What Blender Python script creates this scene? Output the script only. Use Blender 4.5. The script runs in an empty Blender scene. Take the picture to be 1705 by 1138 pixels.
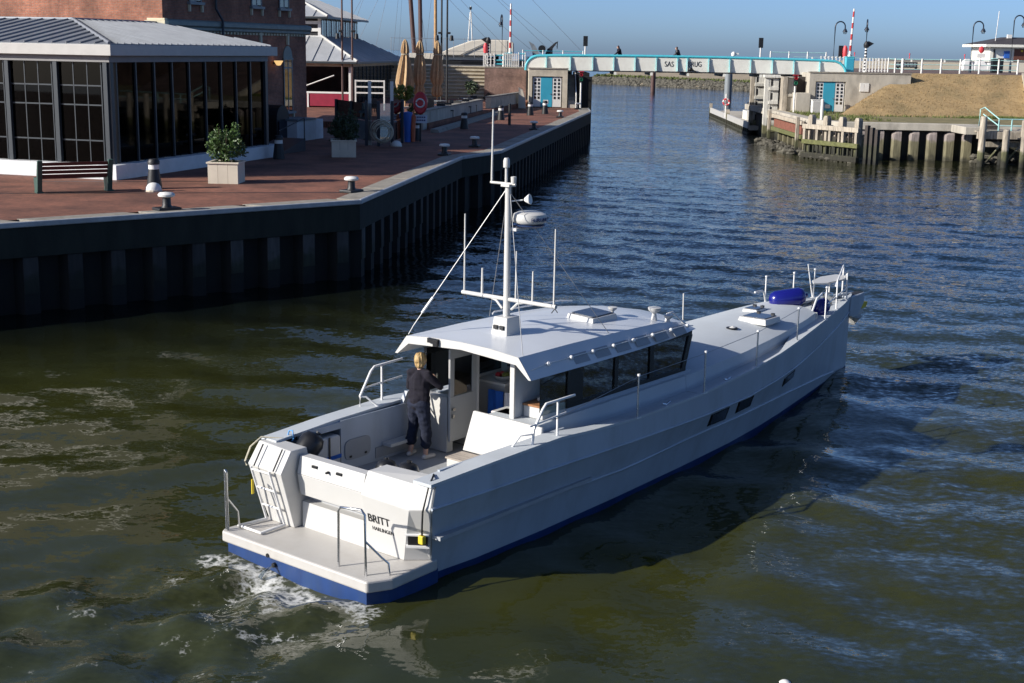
import bpy, bmesh, math, random
import numpy as np
from mathutils import Matrix, Vector, noise as mnoise
R = math.radians
random.seed(7)
scene = bpy.context.scene
COL = scene.collection

# ------------------------------------------------------------------ camera
cd = bpy.data.cameras.new("camera")
cam = bpy.data.objects.new("camera", cd)
COL.objects.link(cam)
cd.sensor_width = 36.0
cd.lens = 47.30
cd.clip_start = 0.1
cd.clip_end = 40000
PITCH, ROLL, CAMH = 12.27, 0.018, 7.0
_p = R(PITCH)
_up = Vector((0, math.sin(_p), math.cos(_p)))
_fw = Vector((0, math.cos(_p), -math.sin(_p)))
_rt = Vector((1, 0, 0))
_cr, _sr = math.cos(ROLL), math.sin(ROLL)
rt = _rt * _cr + _up * _sr
up = _up * _cr - _rt * _sr
m = Matrix((rt, up, -_fw)).transposed().to_4x4()
m.translation = Vector((0, 0, CAMH))
cam.matrix_world = m
scene.camera = cam

# ------------------------------------------------------------------ sky and sun
SUN_EL = R(25.0)
sun_h = Vector((-1.0, -0.40, 0)).normalized()
sun_dir = sun_h * math.cos(SUN_EL) + Vector((0, 0, math.sin(SUN_EL)))
world = bpy.data.worlds.new("World")
scene.world = world
world.use_nodes = True
wn = world.node_tree
bg = wn.nodes["Background"]
sky = wn.nodes.new("ShaderNodeTexSky")
sky.sky_type = 'NISHITA'
sky.sun_disc = False
sky.sun_elevation = SUN_EL
sky.sun_rotation = math.atan2(sun_h.x, sun_h.y) % (2 * math.pi)
sky.altitude = 0
sky.air_density = 0.45
sky.dust_density = 0.9
sky.ozone_density = 5.0
wn.links.new(sky.outputs[0], bg.inputs[0])
bg.inputs[1].default_value = 0.113
sl = bpy.data.lights.new("sun", 'SUN')
sl.energy = 5.0
sl.angle = R(0.5)
sl.color = (1.0, 0.95, 0.87)
so = bpy.data.objects.new("sun", sl)
so.rotation_euler = (-sun_dir).to_track_quat('-Z', 'Y').to_euler()
so.location = (-60, -20, 60)
COL.objects.link(so)
scene.view_settings.view_transform = 'Standard'
scene.view_settings.look = 'None'
scene.view_settings.exposure = 0.42
scene.view_settings.gamma = 1.0
scene.view_settings.use_curve_mapping = False
scene.render.engine = 'CYCLES'
scene.cycles.max_bounces = 8
scene.cycles.transparent_max_bounces = 12
scene.cycles.caustics_reflective = False
scene.cycles.caustics_refractive = False

# ------------------------------------------------------------------ materials
def _nt(name):
    mt = bpy.data.materials.new(name)
    mt.use_nodes = True
    nt = mt.node_tree
    return mt, nt, nt.nodes["Principled BSDF"]

def _rgb(c):
    return (c[0], c[1], c[2], 1.0)

def mat(name, col, rough=0.5, metal=0.0, var=0.12, scale=3.0, stretch=(1, 1, 1), bump=0.0, bscale=40.0,
        rand=0.0, dirt=None, dirt_scale=1.2, dirt_amt=0.5, coat=0.0, spec=0.5, emit=0.0):
    """one procedural material: base colour with soft variation, optional stains, fine relief"""
    mt, nt, b = _nt(name)
    N, L = nt.nodes, nt.links
    tc = N.new("ShaderNodeTexCoord")
    mp = N.new("ShaderNodeMapping")
    mp.inputs[3].default_value = stretch
    L.new(tc.outputs["Object"], mp.inputs[0])
    nz = N.new("ShaderNodeTexNoise")
    nz.inputs["Scale"].default_value = scale
    nz.inputs["Detail"].default_value = 5
    L.new(mp.outputs[0], nz.inputs["Vector"])
    mix = N.new("ShaderNodeMix"); mix.data_type = 'RGBA'
    mix.inputs[6].default_value = _rgb([c * (1 - var) for c in col])
    mix.inputs[7].default_value = _rgb([min(1, c * (1 + var)) for c in col])
    rr = N.new("ShaderNodeMapRange")
    rr.inputs[1].default_value = 0.3; rr.inputs[2].default_value = 0.7
    L.new(nz.outputs[0], rr.inputs[0])
    L.new(rr.outputs[0], mix.inputs[0])
    out = mix.outputs[2]
    if dirt is not None:
        n2 = N.new("ShaderNodeTexNoise")
        n2.inputs["Scale"].default_value = dirt_scale
        n2.inputs["Detail"].default_value = 7
        n2.inputs["Roughness"].default_value = 0.65
        L.new(mp.outputs[0], n2.inputs["Vector"])
        r2 = N.new("ShaderNodeMapRange")
        r2.inputs[1].default_value = 0.48; r2.inputs[2].default_value = 0.72
        r2.inputs[4].default_value = dirt_amt
        L.new(n2.outputs[0], r2.inputs[0])
        m2 = N.new("ShaderNodeMix"); m2.data_type = 'RGBA'
        L.new(r2.outputs[0], m2.inputs[0]); L.new(out, m2.inputs[6])
        m2.inputs[7].default_value = _rgb(dirt)
        out = m2.outputs[2]
    if rand > 0:
        oi = N.new("ShaderNodeObjectInfo")
        r3 = N.new("ShaderNodeMapRange")
        r3.inputs[3].default_value = 1 - rand; r3.inputs[4].default_value = 1 + rand
        L.new(oi.outputs["Random"], r3.inputs[0])
        hv = N.new("ShaderNodeHueSaturation")
        L.new(r3.outputs[0], hv.inputs["Value"]); L.new(out, hv.inputs["Color"])
        out = hv.outputs[0]
    L.new(out, b.inputs["Base Color"])
    b.inputs["Roughness"].default_value = rough
    b.inputs["Metallic"].default_value = metal
    b.inputs["Specular IOR Level"].default_value = spec
    b.inputs["Coat Weight"].default_value = coat
    if emit > 0:
        b.inputs["Emission Color"].default_value = _rgb(col)
        b.inputs["Emission Strength"].default_value = emit
    if bump > 0:
        n3 = N.new("ShaderNodeTexNoise")
        n3.inputs["Scale"].default_value = bscale; n3.inputs["Detail"].default_value = 4
        L.new(mp.outputs[0], n3.inputs["Vector"])
        bp = N.new("ShaderNodeBump")
        bp.inputs["Strength"].default_value = bump; bp.inputs["Distance"].default_value = 0.02
        L.new(n3.outputs[0], bp.inputs["Height"])
        L.new(bp.outputs[0], b.inputs["Normal"])
    return mt

def brick_mat(name, c1, c2, mortar, sx=0.22, sy=0.065, msize=0.012, horizontal=False, rough=0.85, rot=0.0):
    mt, nt, b = _nt(name)
    N, L = nt.nodes, nt.links
    tc = N.new("ShaderNodeTexCoord")
    sep = N.new("ShaderNodeSeparateXYZ"); cmb = N.new("ShaderNodeCombineXYZ")
    if horizontal:
        mp = N.new("ShaderNodeMapping"); mp.inputs[2].default_value = (0, 0, rot)
        L.new(tc.outputs["Object"], mp.inputs[0])
        vec = mp.outputs[0]
    else:
        L.new(tc.outputs["Object"], sep.inputs[0])
        ad = N.new("ShaderNodeMath"); ad.operation = 'ADD'
        L.new(sep.outputs[0], ad.inputs[0]); L.new(sep.outputs[1], ad.inputs[1])
        L.new(ad.outputs[0], cmb.inputs[0]); L.new(sep.outputs[2], cmb.inputs[1])
        vec = cmb.outputs[0]
    bt = N.new("ShaderNodeTexBrick")
    bt.inputs["Scale"].default_value = 1.0
    bt.inputs["Brick Width"].default_value = sx
    bt.inputs["Row Height"].default_value = sy
    bt.inputs["Mortar Size"].default_value = msize
    bt.inputs["Color1"].default_value = _rgb(c1); bt.inputs["Color2"].default_value = _rgb(c2)
    bt.inputs["Mortar"].default_value = _rgb(mortar)
    L.new(vec, bt.inputs["Vector"])
    nz = N.new("ShaderNodeTexNoise"); nz.inputs["Scale"].default_value = 0.7; nz.inputs["Detail"].default_value = 8
    L.new(tc.outputs["Object"], nz.inputs["Vector"])
    rr = N.new("ShaderNodeMapRange"); rr.inputs[1].default_value = 0.3; rr.inputs[2].default_value = 0.7
    rr.inputs[3].default_value = 0.52; rr.inputs[4].default_value = 1.28
    L.new(nz.outputs[0], rr.inputs[0])
    nz2 = N.new("ShaderNodeTexNoise"); nz2.inputs["Scale"].default_value = 5.0; nz2.inputs["Detail"].default_value = 6; nz2.inputs["Roughness"].default_value = 0.7
    L.new(tc.outputs["Object"], nz2.inputs["Vector"])
    r2_ = N.new("ShaderNodeMapRange"); r2_.inputs[1].default_value = 0.35; r2_.inputs[2].default_value = 0.65
    r2_.inputs[3].default_value = 0.72; r2_.inputs[4].default_value = 1.18
    L.new(nz2.outputs[0], r2_.inputs[0])
    ml_ = N.new("ShaderNodeMath"); ml_.operation = 'MULTIPLY'; L.new(rr.outputs[0], ml_.inputs[0]); L.new(r2_.outputs[0], ml_.inputs[1])
    hv = N.new("ShaderNodeHueSaturation")
    L.new(ml_.outputs[0], hv.inputs["Value"]); L.new(bt.outputs[0], hv.inputs["Color"])
    L.new(hv.outputs[0], b.inputs["Base Color"])
    b.inputs["Roughness"].default_value = rough
    bp = N.new("ShaderNodeBump"); bp.inputs["Strength"].default_value = 0.4; bp.inputs["Distance"].default_value = 0.01
    bp.invert = True
    L.new(bt.outputs["Fac"], bp.inputs["Height"]); L.new(bp.outputs[0], b.inputs["Normal"])
    return mt

def tide_mat(name, dry, wet, algae, z0, z1, z2, rough=0.8, var=0.2, rand=0.1):
    """pile / wall material: dry on top, weed below z1, dark slime below z0 (height above the water)"""
    mt, nt, b = _nt(name)
    N, L = nt.nodes, nt.links
    geo = N.new("ShaderNodeNewGeometry")
    sep = N.new("ShaderNodeSeparateXYZ"); L.new(geo.outputs["Position"], sep.inputs[0])
    nz = N.new("ShaderNodeTexNoise"); nz.inputs["Scale"].default_value = 2.5; nz.inputs["Detail"].default_value = 6
    L.new(geo.outputs["Position"], nz.inputs["Vector"])
    wob = N.new("ShaderNodeMath"); wob.operation = 'MULTIPLY_ADD'
    wob.inputs[1].default_value = 0.7; L.new(nz.outputs[0], wob.inputs[0])
    sub = N.new("ShaderNodeMath"); sub.operation = 'SUBTRACT'; sub.inputs[1].default_value = 0.35
    L.new(sep.outputs[2], wob.inputs[2]); L.new(wob.outputs[0], sub.inputs[0])
    cr = N.new("ShaderNodeValToRGB")
    mr = N.new("ShaderNodeMapRange"); mr.inputs[1].default_value = -0.2; mr.inputs[2].default_value = z2
    L.new(sub.outputs[0], mr.inputs[0]); L.new(mr.outputs[0], cr.inputs[0])
    el = cr.color_ramp.elements
    t = lambda z: min(1, max(0, (z + 0.2) / (z2 + 0.2)))
    el[0].position = t(z0); el[0].color = _rgb(wet)
    el[1].position = t(z0 + 0.25); el[1].color = _rgb(algae)
    e = el.new(t(z1)); e.color = _rgb([c * 1.2 for c in algae])
    e = el.new(min(1, t(z1 + 0.2))); e.color = _rgb(dry)
    n2 = N.new("ShaderNodeTexNoise"); n2.inputs["Scale"].default_value = 9; n2.inputs["Detail"].default_value = 6
    mp = N.new("ShaderNodeMapping"); mp.inputs[3].default_value = (1, 1, 0.15)
    L.new(geo.outputs["Position"], mp.inputs[0]); L.new(mp.outputs[0], n2.inputs["Vector"])
    rr = N.new("ShaderNodeMapRange"); rr.inputs[1].default_value = .3; rr.inputs[2].default_value = .7
    rr.inputs[3].default_value = 1 - var * 1.6; rr.inputs[4].default_value = 1 + var
    L.new(n2.outputs[0], rr.inputs[0])
    oi = N.new("ShaderNodeObjectInfo")
    r3 = N.new("ShaderNodeMapRange"); r3.inputs[3].default_value = 1 - rand; r3.inputs[4].default_value = 1 + rand
    L.new(oi.outputs["Random"], r3.inputs[0])
    mu = N.new("ShaderNodeMath"); mu.operation = 'MULTIPLY'
    L.new(rr.outputs[0], mu.inputs[0]); L.new(r3.outputs[0], mu.inputs[1])
    hv = N.new("ShaderNodeHueSaturation"); L.new(mu.outputs[0], hv.inputs["Value"]); L.new(cr.outputs[0], hv.inputs["Color"])
    L.new(hv.outputs[0], b.inputs["Base Color"])
    b.inputs["Roughness"].default_value = rough
    bp = N.new("ShaderNodeBump"); bp.inputs["Strength"].default_value = 0.5; bp.inputs["Distance"].default_value = 0.03
    L.new(n2.outputs[0], bp.inputs["Height"]); L.new(bp.outputs[0], b.inputs["Normal"])
    return mt

def glass_mat(name, tint=(0.5, 0.6, 0.6), refl=0.12, rough=0.02, ior=1.5):
    mt = bpy.data.materials.new(name); mt.use_nodes = True
    nt = mt.node_tree; N, L = nt.nodes, nt.links
    N.clear()
    out = N.new("ShaderNodeOutputMaterial")
    tr = N.new("ShaderNodeBsdfTransparent"); tr.inputs[0].default_value = _rgb(tint)
    gl = N.new("ShaderNodeBsdfGlossy"); gl.inputs[0].default_value = (1, 1, 1, 1); gl.inputs[1].default_value = rough
    fr = N.new("ShaderNodeFresnel"); fr.inputs[0].default_value = ior
    nz = N.new("ShaderNodeTexNoise"); nz.inputs["Scale"].default_value = 1.5
    bp = N.new("ShaderNodeBump"); bp.inputs["Strength"].default_value = 0.03
    L.new(nz.outputs[0], bp.inputs["Height"]); L.new(bp.outputs[0], gl.inputs["Normal"])
    ad = N.new("ShaderNodeMath"); ad.operation = 'ADD'; ad.inputs[1].default_value = refl
    ad.use_clamp = True
    mx = N.new("ShaderNodeMixShader")
    L.new(fr.outputs[0], ad.inputs[0]); L.new(ad.outputs[0], mx.inputs[0])
    L.new(tr.outputs[0], mx.inputs[1]); L.new(gl.outputs[0], mx.inputs[2]); L.new(mx.outputs[0], out.inputs[0])
    return mt

def bands_mat(name, c1, c2, period, z0=0.0, rough=0.5):
    """painted rings along local z"""
    mt, nt, b = _nt(name)
    N, L = nt.nodes, nt.links
    tc = N.new("ShaderNodeTexCoord"); sep = N.new("ShaderNodeSeparateXYZ")
    L.new(tc.outputs["Object"], sep.inputs[0])
    a = N.new("ShaderNodeMath"); a.operation = 'SUBTRACT'; a.inputs[1].default_value = z0
    d = N.new("ShaderNodeMath"); d.operation = 'DIVIDE'; d.inputs[1].default_value = period
    f = N.new("ShaderNodeMath"); f.operation = 'FRACT'
    g = N.new("ShaderNodeMath"); g.operation = 'GREATER_THAN'; g.inputs[1].default_value = 0.5
    L.new(sep.outputs[2], a.inputs[0]); L.new(a.outputs[0], d.inputs[0]); L.new(d.outputs[0], f.inputs[0]); L.new(f.outputs[0], g.inputs[0])
    mx = N.new("ShaderNodeMix"); mx.data_type = 'RGBA'
    mx.inputs[6].default_value = _rgb(c1); mx.inputs[7].default_value = _rgb(c2)
    L.new(g.outputs[0], mx.inputs[0]); L.new(mx.outputs[2], b.inputs["Base Color"])
    b.inputs["Roughness"].default_value = rough
    return mt

M = {}
def defmats():
    M['hull'] = mat("hull_paint", (0.41, 0.45, 0.50), 0.45, var=0.07, scale=1.4, stretch=(1, 1, 0.35), dirt=(0.24, 0.24, 0.23), dirt_scale=2.2, dirt_amt=0.34, bump=0.10, bscale=2.2)
    M['white'] = mat("white_paint", (0.54, 0.53, 0.505), 0.42, var=0.03, scale=1.5, dirt=(0.55, 0.52, 0.46), dirt_scale=2.5, dirt_amt=0.18)
    M['deck'] = mat("deck_paint", (0.50, 0.53, 0.55), 0.6, var=0.04, scale=2, dirt=(0.42, 0.42, 0.40), dirt_amt=0.25, bump=0.12, bscale=160)
    M['platform'] = mat("platform_paint", (0.47, 0.45, 0.42), 0.5, var=0.06, scale=2, dirt=(0.36, 0.33, 0.29), dirt_scale=1.8, dirt_amt=0.5, bump=0.1, bscale=150)
    M['roof'] = mat("roof_paint", (0.62, 0.64, 0.66), 0.3, var=0.03, scale=1, dirt=(0.5, 0.5, 0.5), dirt_amt=0.2)
    M['sole'] = mat("cockpit_sole", (0.36, 0.37, 0.38), 0.7, var=0.08, scale=3, dirt=(0.24, 0.24, 0.24), dirt_amt=0.3, bump=0.1, bscale=120)
    M['blue'] = mat("antifouling_blue", (0.006, 0.034, 0.135), 0.5, var=0.2, scale=4, stretch=(1, 1, 0.3), dirt=(0.02, 0.05, 0.12), dirt_scale=3, dirt_amt=0.6)
    M['black'] = mat("black_rubber", (0.012, 0.012, 0.013), 0.35, var=0.2, scale=8)
    M['blackpaint'] = mat("black_frame", (0.008, 0.008, 0.009), 0.25, var=0.1)
    M['steel'] = mat("stainless_steel", (0.62, 0.62, 0.62), 0.25, metal=1.0, var=0.05)
    M['rail'] = mat("painted_rail", (0.75, 0.74, 0.72), 0.35, var=0.04)
    M['grey'] = mat("grey_panel", (0.30, 0.31, 0.32), 0.5, var=0.05)
    M['doorgrey'] = mat("door_grey", (0.36, 0.36, 0.355), 0.45, var=0.05)
    M['mintgrey'] = mat("pale_curtain", (0.55, 0.62, 0.58), 0.8, var=0.08)
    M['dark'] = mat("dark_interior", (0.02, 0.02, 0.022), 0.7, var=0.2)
    M['teak'] = mat("teak_wood", (0.30, 0.14, 0.06), 0.5, var=0.25, scale=6, stretch=(1, 8, 8))
    M['teakgrey'] = mat("weathered_teak", (0.36, 0.31, 0.26), 0.7, var=0.2, scale=6, stretch=(8, 1, 8), bump=0.1)
    M['navy'] = mat("navy_vinyl", (0.008, 0.010, 0.16), 0.22, var=0.08, coat=0.3)
    M['bluefab'] = mat("blue_towel", (0.015, 0.10, 0.42), 0.9, var=0.1, bump=0.2)
    M['whitefab'] = mat("white_towel", (0.62, 0.60, 0.62), 0.9, var=0.06, bump=0.2)
    M['cyanline'] = mat("light_blue_rope", (0.10, 0.35, 0.70), 0.7, var=0.1)
    M['yellow'] = mat("yellow_plastic", (0.65, 0.50, 0.03), 0.5, var=0.1)
    M['red'] = mat("red_paint", (0.50, 0.02, 0.03), 0.45, var=0.1)
    M['green'] = mat("green_lens", (0.02, 0.20, 0.10), 0.35, var=0.1)
    M['rope'] = mat("rope", (0.48, 0.44, 0.34), 0.9, var=0.2, scale=30, bump=0.3, bscale=80)
    M['letter'] = mat("black_lettering", (0.012, 0.012, 0.014), 0.5, var=0.05)
    M['letterblue'] = mat("blue_lettering", (0.01, 0.02, 0.12), 0.5, var=0.05)
    M['cabglass'] = glass_mat("cabin_glass", (0.86, 0.95, 0.93), 0.07)
    M['darkglass'] = glass_mat("tinted_port_glass", (0.05, 0.06, 0.06), 0.06)
    M['clearglass'] = glass_mat("screen_glass", (0.72, 0.76, 0.76), 0.06)
    M['pavglass'] = glass_mat("pavilion_glass", (0.06, 0.065, 0.07), 0.0, ior=1.2)
    M['hatchglass'] = mat("hatch_glass", (0.05, 0.06, 0.08), 0.15, var=0.1)
    M['skin'] = mat("skin", (0.55, 0.33, 0.24), 0.55, var=0.08)
    M['sweater'] = mat("navy_sweater", (0.006, 0.0045, 0.011), 0.95, var=0.25, scale=14, bump=0.4, bscale=70)
    M['jeans'] = mat("dark_jeans", (0.007, 0.011, 0.028), 0.9, var=0.35, scale=8, bump=0.25, bscale=90)
    M['hair'] = mat("blonde_hair", (0.44, 0.29, 0.125), 0.55, var=0.45, scale=30, stretch=(1, 1, 0.2), bump=0.5, bscale=60)
    M['shoe'] = mat("pale_shoe", (0.58, 0.55, 0.52), 0.6, var=0.08)
    # quay
    M['pave'] = brick_mat("clinker_paving", (0.285, 0.108, 0.062), (0.215, 0.083, 0.050), (0.10, 0.047, 0.030), 0.21, 0.072, 0.006, True, rot=0.35)
    M['coping'] = mat("coping_concrete", (0.27, 0.245, 0.205), 0.85, var=0.18, scale=5, dirt=(0.12, 0.11, 0.09), dirt_scale=1.5, dirt_amt=0.6, bump=0.3, rand=0.05)
    M['nosing'] = mat("worn_nosing", (0.36, 0.37, 0.38), 0.45, var=0.15, scale=4)
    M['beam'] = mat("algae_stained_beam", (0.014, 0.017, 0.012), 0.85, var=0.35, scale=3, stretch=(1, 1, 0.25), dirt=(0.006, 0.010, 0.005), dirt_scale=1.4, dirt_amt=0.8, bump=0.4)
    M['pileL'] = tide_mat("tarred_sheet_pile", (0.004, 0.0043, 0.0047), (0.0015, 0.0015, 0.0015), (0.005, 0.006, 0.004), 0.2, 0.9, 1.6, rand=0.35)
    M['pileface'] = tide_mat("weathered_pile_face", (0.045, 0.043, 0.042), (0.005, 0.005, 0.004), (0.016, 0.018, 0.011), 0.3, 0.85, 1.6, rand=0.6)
    M['pileR'] = tide_mat("concrete_box_pile", (0.29, 0.245, 0.225), (0.06, 0.055, 0.035), (0.15, 0.135, 0.08), 0.1, 1.25, 2.4, var=0.25)
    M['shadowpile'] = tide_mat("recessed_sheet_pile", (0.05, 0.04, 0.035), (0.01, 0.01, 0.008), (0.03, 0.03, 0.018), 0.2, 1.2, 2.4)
    M['timber'] = tide_mat("weathered_timber", (0.42, 0.365, 0.29), (0.03, 0.028, 0.018), (0.095, 0.095, 0.045), 0.35, 0.95, 3.0, var=0.3, rand=0.18)
    M['timbergreen'] = mat("algae_timber", (0.12, 0.125, 0.045), 0.85, var=0.3, scale=6, bump=0.4, dirt=(0.2, 0.18, 0.13), dirt_amt=0.4)
    M['rust'] = mat("rusty_red_plate", (0.20, 0.075, 0.05), 0.85, var=0.3, scale=5)
    M['concrete'] = mat("concrete", (0.46, 0.42, 0.35), 0.88, var=0.12, scale=2, stretch=(1, 1, 0.4), dirt=(0.17, 0.155, 0.13), dirt_scale=0.9, dirt_amt=0.65, bump=0.2)
    M['concretewarm'] = mat("concrete_warm", (0.52, 0.46, 0.36), 0.88, var=0.1, scale=2, dirt=(0.2, 0.18, 0.14), dirt_scale=0.9, dirt_amt=0.6, bump=0.2)
    M['whitewood'] = tide_mat("white_painted_timber", (0.62, 0.60, 0.54), (0.04, 0.04, 0.025), (0.14, 0.135, 0.07), 0.5, 1.15, 3.5, var=0.12)
    M['brickred'] = brick_mat("red_brick", (0.43, 0.145, 0.075), (0.33, 0.10, 0.055), (0.27, 0.17, 0.125))
    M['brickwall'] = brick_mat("retaining_brick", (0.30, 0.15, 0.115), (0.24, 0.12, 0.095), (0.24, 0.19, 0.16))
    M['zinc'] = mat("zinc_roof", (0.25, 0.265, 0.29), 0.42, metal=0.35, var=0.1, scale=2, rand=0.05)
    M['zinc_cafe'] = mat("pale_zinc_roof", (0.50, 0.51, 0.52), 0.4, metal=0.3, var=0.08, scale=1.5, rand=0.05)
    M['fascia'] = mat("fascia_white", (0.46, 0.445, 0.415), 0.5, var=0.05)
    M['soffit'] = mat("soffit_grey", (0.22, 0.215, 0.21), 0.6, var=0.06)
    M['plinth'] = mat("white_plinth", (0.68, 0.68, 0.68), 0.6, var=0.05, dirt=(0.4, 0.4, 0.38), dirt_amt=0.3)
    M['mullion'] = mat("slate_frame", (0.032, 0.040, 0.047), 0.4, var=0.06)
    M['blind'] = mat("brown_blind", (0.13, 0.105, 0.08), 0.9, var=0.12, scale=1)
    M['stone'] = mat("cream_stone", (0.62, 0.56, 0.40), 0.75, var=0.1)
    M['greenstone'] = mat("green_grey_cornice", (0.24, 0.27, 0.245), 0.6, var=0.12, scale=3)
    M['winframe'] = mat("window_frame_paint", (0.20, 0.22, 0.23), 0.5, var=0.06)
    M['housewin'] = glass_mat("house_glass", (0.06, 0.07, 0.08), 0.08)
    M['turq'] = mat("turquoise_paint", (0.08, 0.46, 0.54), 0.4, var=0.06)
    M['turqdoor'] = mat("turquoise_door", (0.04, 0.32, 0.45), 0.45, var=0.08, scale=1)
    M['girder'] = mat("girder_white", (0.78, 0.76, 0.68), 0.5, var=0.03, dirt=(0.5, 0.46, 0.38), dirt_scale=1.0, dirt_amt=0.25)
    M['mint'] = mat("mint_rail", (0.34, 0.58, 0.56), 0.45, var=0.08)
    M['post'] = mat("white_post", (0.72, 0.70, 0.66), 0.5, var=0.05)
    M['postblue'] = mat("dark_blue_post", (0.012, 0.018, 0.032), 0.4, var=0.1)
    M['iron'] = mat("black_iron", (0.010, 0.0105, 0.012), 0.5, var=0.2, bump=0.2)
    M['ironbrown'] = mat("brown_mast", (0.075, 0.035, 0.028), 0.5, var=0.15)
    M['spar'] = mat("varnished_spar", (0.42, 0.24, 0.10), 0.4, var=0.15)
    M['canvas'] = mat("sand_canvas", (0.44, 0.30, 0.165), 0.9, var=0.12, scale=5, bump=0.2)
    M['cream'] = mat("cream_tarp", (0.66, 0.60, 0.50), 0.8, var=0.06, scale=1)
    M['step'] = mat("step_concrete", (0.42, 0.36, 0.26), 0.85, var=0.12, scale=2, dirt=(0.25, 0.2, 0.15), dirt_amt=0.4)
    M['slat'] = mat("red_brown_slat", (0.085, 0.018, 0.016), 0.5, var=0.2, scale=5)
    M['benchgreen'] = mat("bench_green", (0.035, 0.075, 0.06), 0.5, var=0.15)
    M['planter'] = mat("planter_cream", (0.60, 0.53, 0.42), 0.75, var=0.06, scale=3, rand=0.03)
    M['soil'] = mat("soil", (0.03, 0.02, 0.014), 0.95, var=0.3)
    M['leaf'] = mat("leaf_green", (0.050, 0.095, 0.020), 0.45, var=0.5, scale=9)
    M['leafyellow'] = mat("leaf_yellow", (0.22, 0.22, 0.035), 0.6, var=0.3, scale=8)
    M['leafdark'] = mat("leaf_dark", (0.03, 0.05, 0.02), 0.6, var=0.5, scale=8)
    M['bark'] = mat("bark", (0.07, 0.05, 0.035), 0.9, var=0.3)
    M['grass'] = mat("dry_grass", (0.335, 0.232, 0.112), 0.95, var=0.14, scale=0.7, dirt=(0.17, 0.135, 0.065), dirt_scale=0.55, dirt_amt=0.75, bump=0.45, bscale=9)
    M['grassgreen'] = mat("green_grass", (0.10, 0.125, 0.03), 0.9, var=0.35, scale=1.5)
    M['banktop'] = mat("bank_turf", (0.20, 0.165, 0.075), 0.95, var=0.3, scale=1.5, dirt=(0.10, 0.11, 0.035), dirt_scale=0.8, dirt_amt=0.6, bump=0.4, bscale=10)
    M['rock'] = mat("rock", (0.085, 0.078, 0.06), 0.9, var=0.5, scale=1.5, bump=0.4)
    M['dike'] = mat("dike_slope", (0.235, 0.195, 0.14), 0.95, var=0.15, scale=0.3, bump=0.3)
    M['road'] = mat("road_asphalt", (0.10, 0.095, 0.09), 0.9, var=0.1)
    M['path'] = brick_mat("path_brick", (0.22, 0.14, 0.11), (0.18, 0.11, 0.09), (0.10, 0.08, 0.06), 0.21, 0.1, 0.01, True)
    M['seawall'] = mat("cream_sea_wall", (0.56, 0.50, 0.38), 0.8, var=0.06, scale=0.6, dirt=(0.4, 0.35, 0.26), dirt_amt=0.35)
    M['pink'] = mat("faded_red", (0.62, 0.06, 0.07), 0.5, var=0.05)
    M['redwhite'] = bands_mat("red_white_bands", (0.75, 0.73, 0.70), (0.45, 0.03, 0.03), 0.92)
    M['blackwhite'] = bands_mat("black_white_bands", (0.75, 0.73, 0.70), (0.012, 0.012, 0.012), 0.26)
    M['darkroof'] = mat("dark_roof", (0.055, 0.048, 0.05), 0.7, var=0.1)
    M['brown'] = mat("brown_door", (0.12, 0.045, 0.03), 0.6, var=0.1)
    M['bluebox'] = mat("blue_box", (0.03, 0.12, 0.45), 0.5, var=0.1)
    M['redpanel'] = mat("crimson_panel", (0.26, 0.015, 0.04), 0.5, var=0.12)
    M['orange'] = mat("orange_paint", (0.50, 0.12, 0.05), 0.5, var=0.1)
    M['lampglow'] = mat("lamp_glow", (1.0, 0.62, 0.25), 0.4, emit=0.7)
    M['bluepanel'] = mat("signboard", (0.55, 0.60, 0.68), 0.5, var=0.04)
    M['wire'] = mat("wire_rope", (0.30, 0.30, 0.30), 0.45, metal=0.6, var=0.05)
    M['darkwire'] = mat("rigging_wire", (0.13, 0.12, 0.13), 0.6, var=0.05)
defmats()

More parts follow.
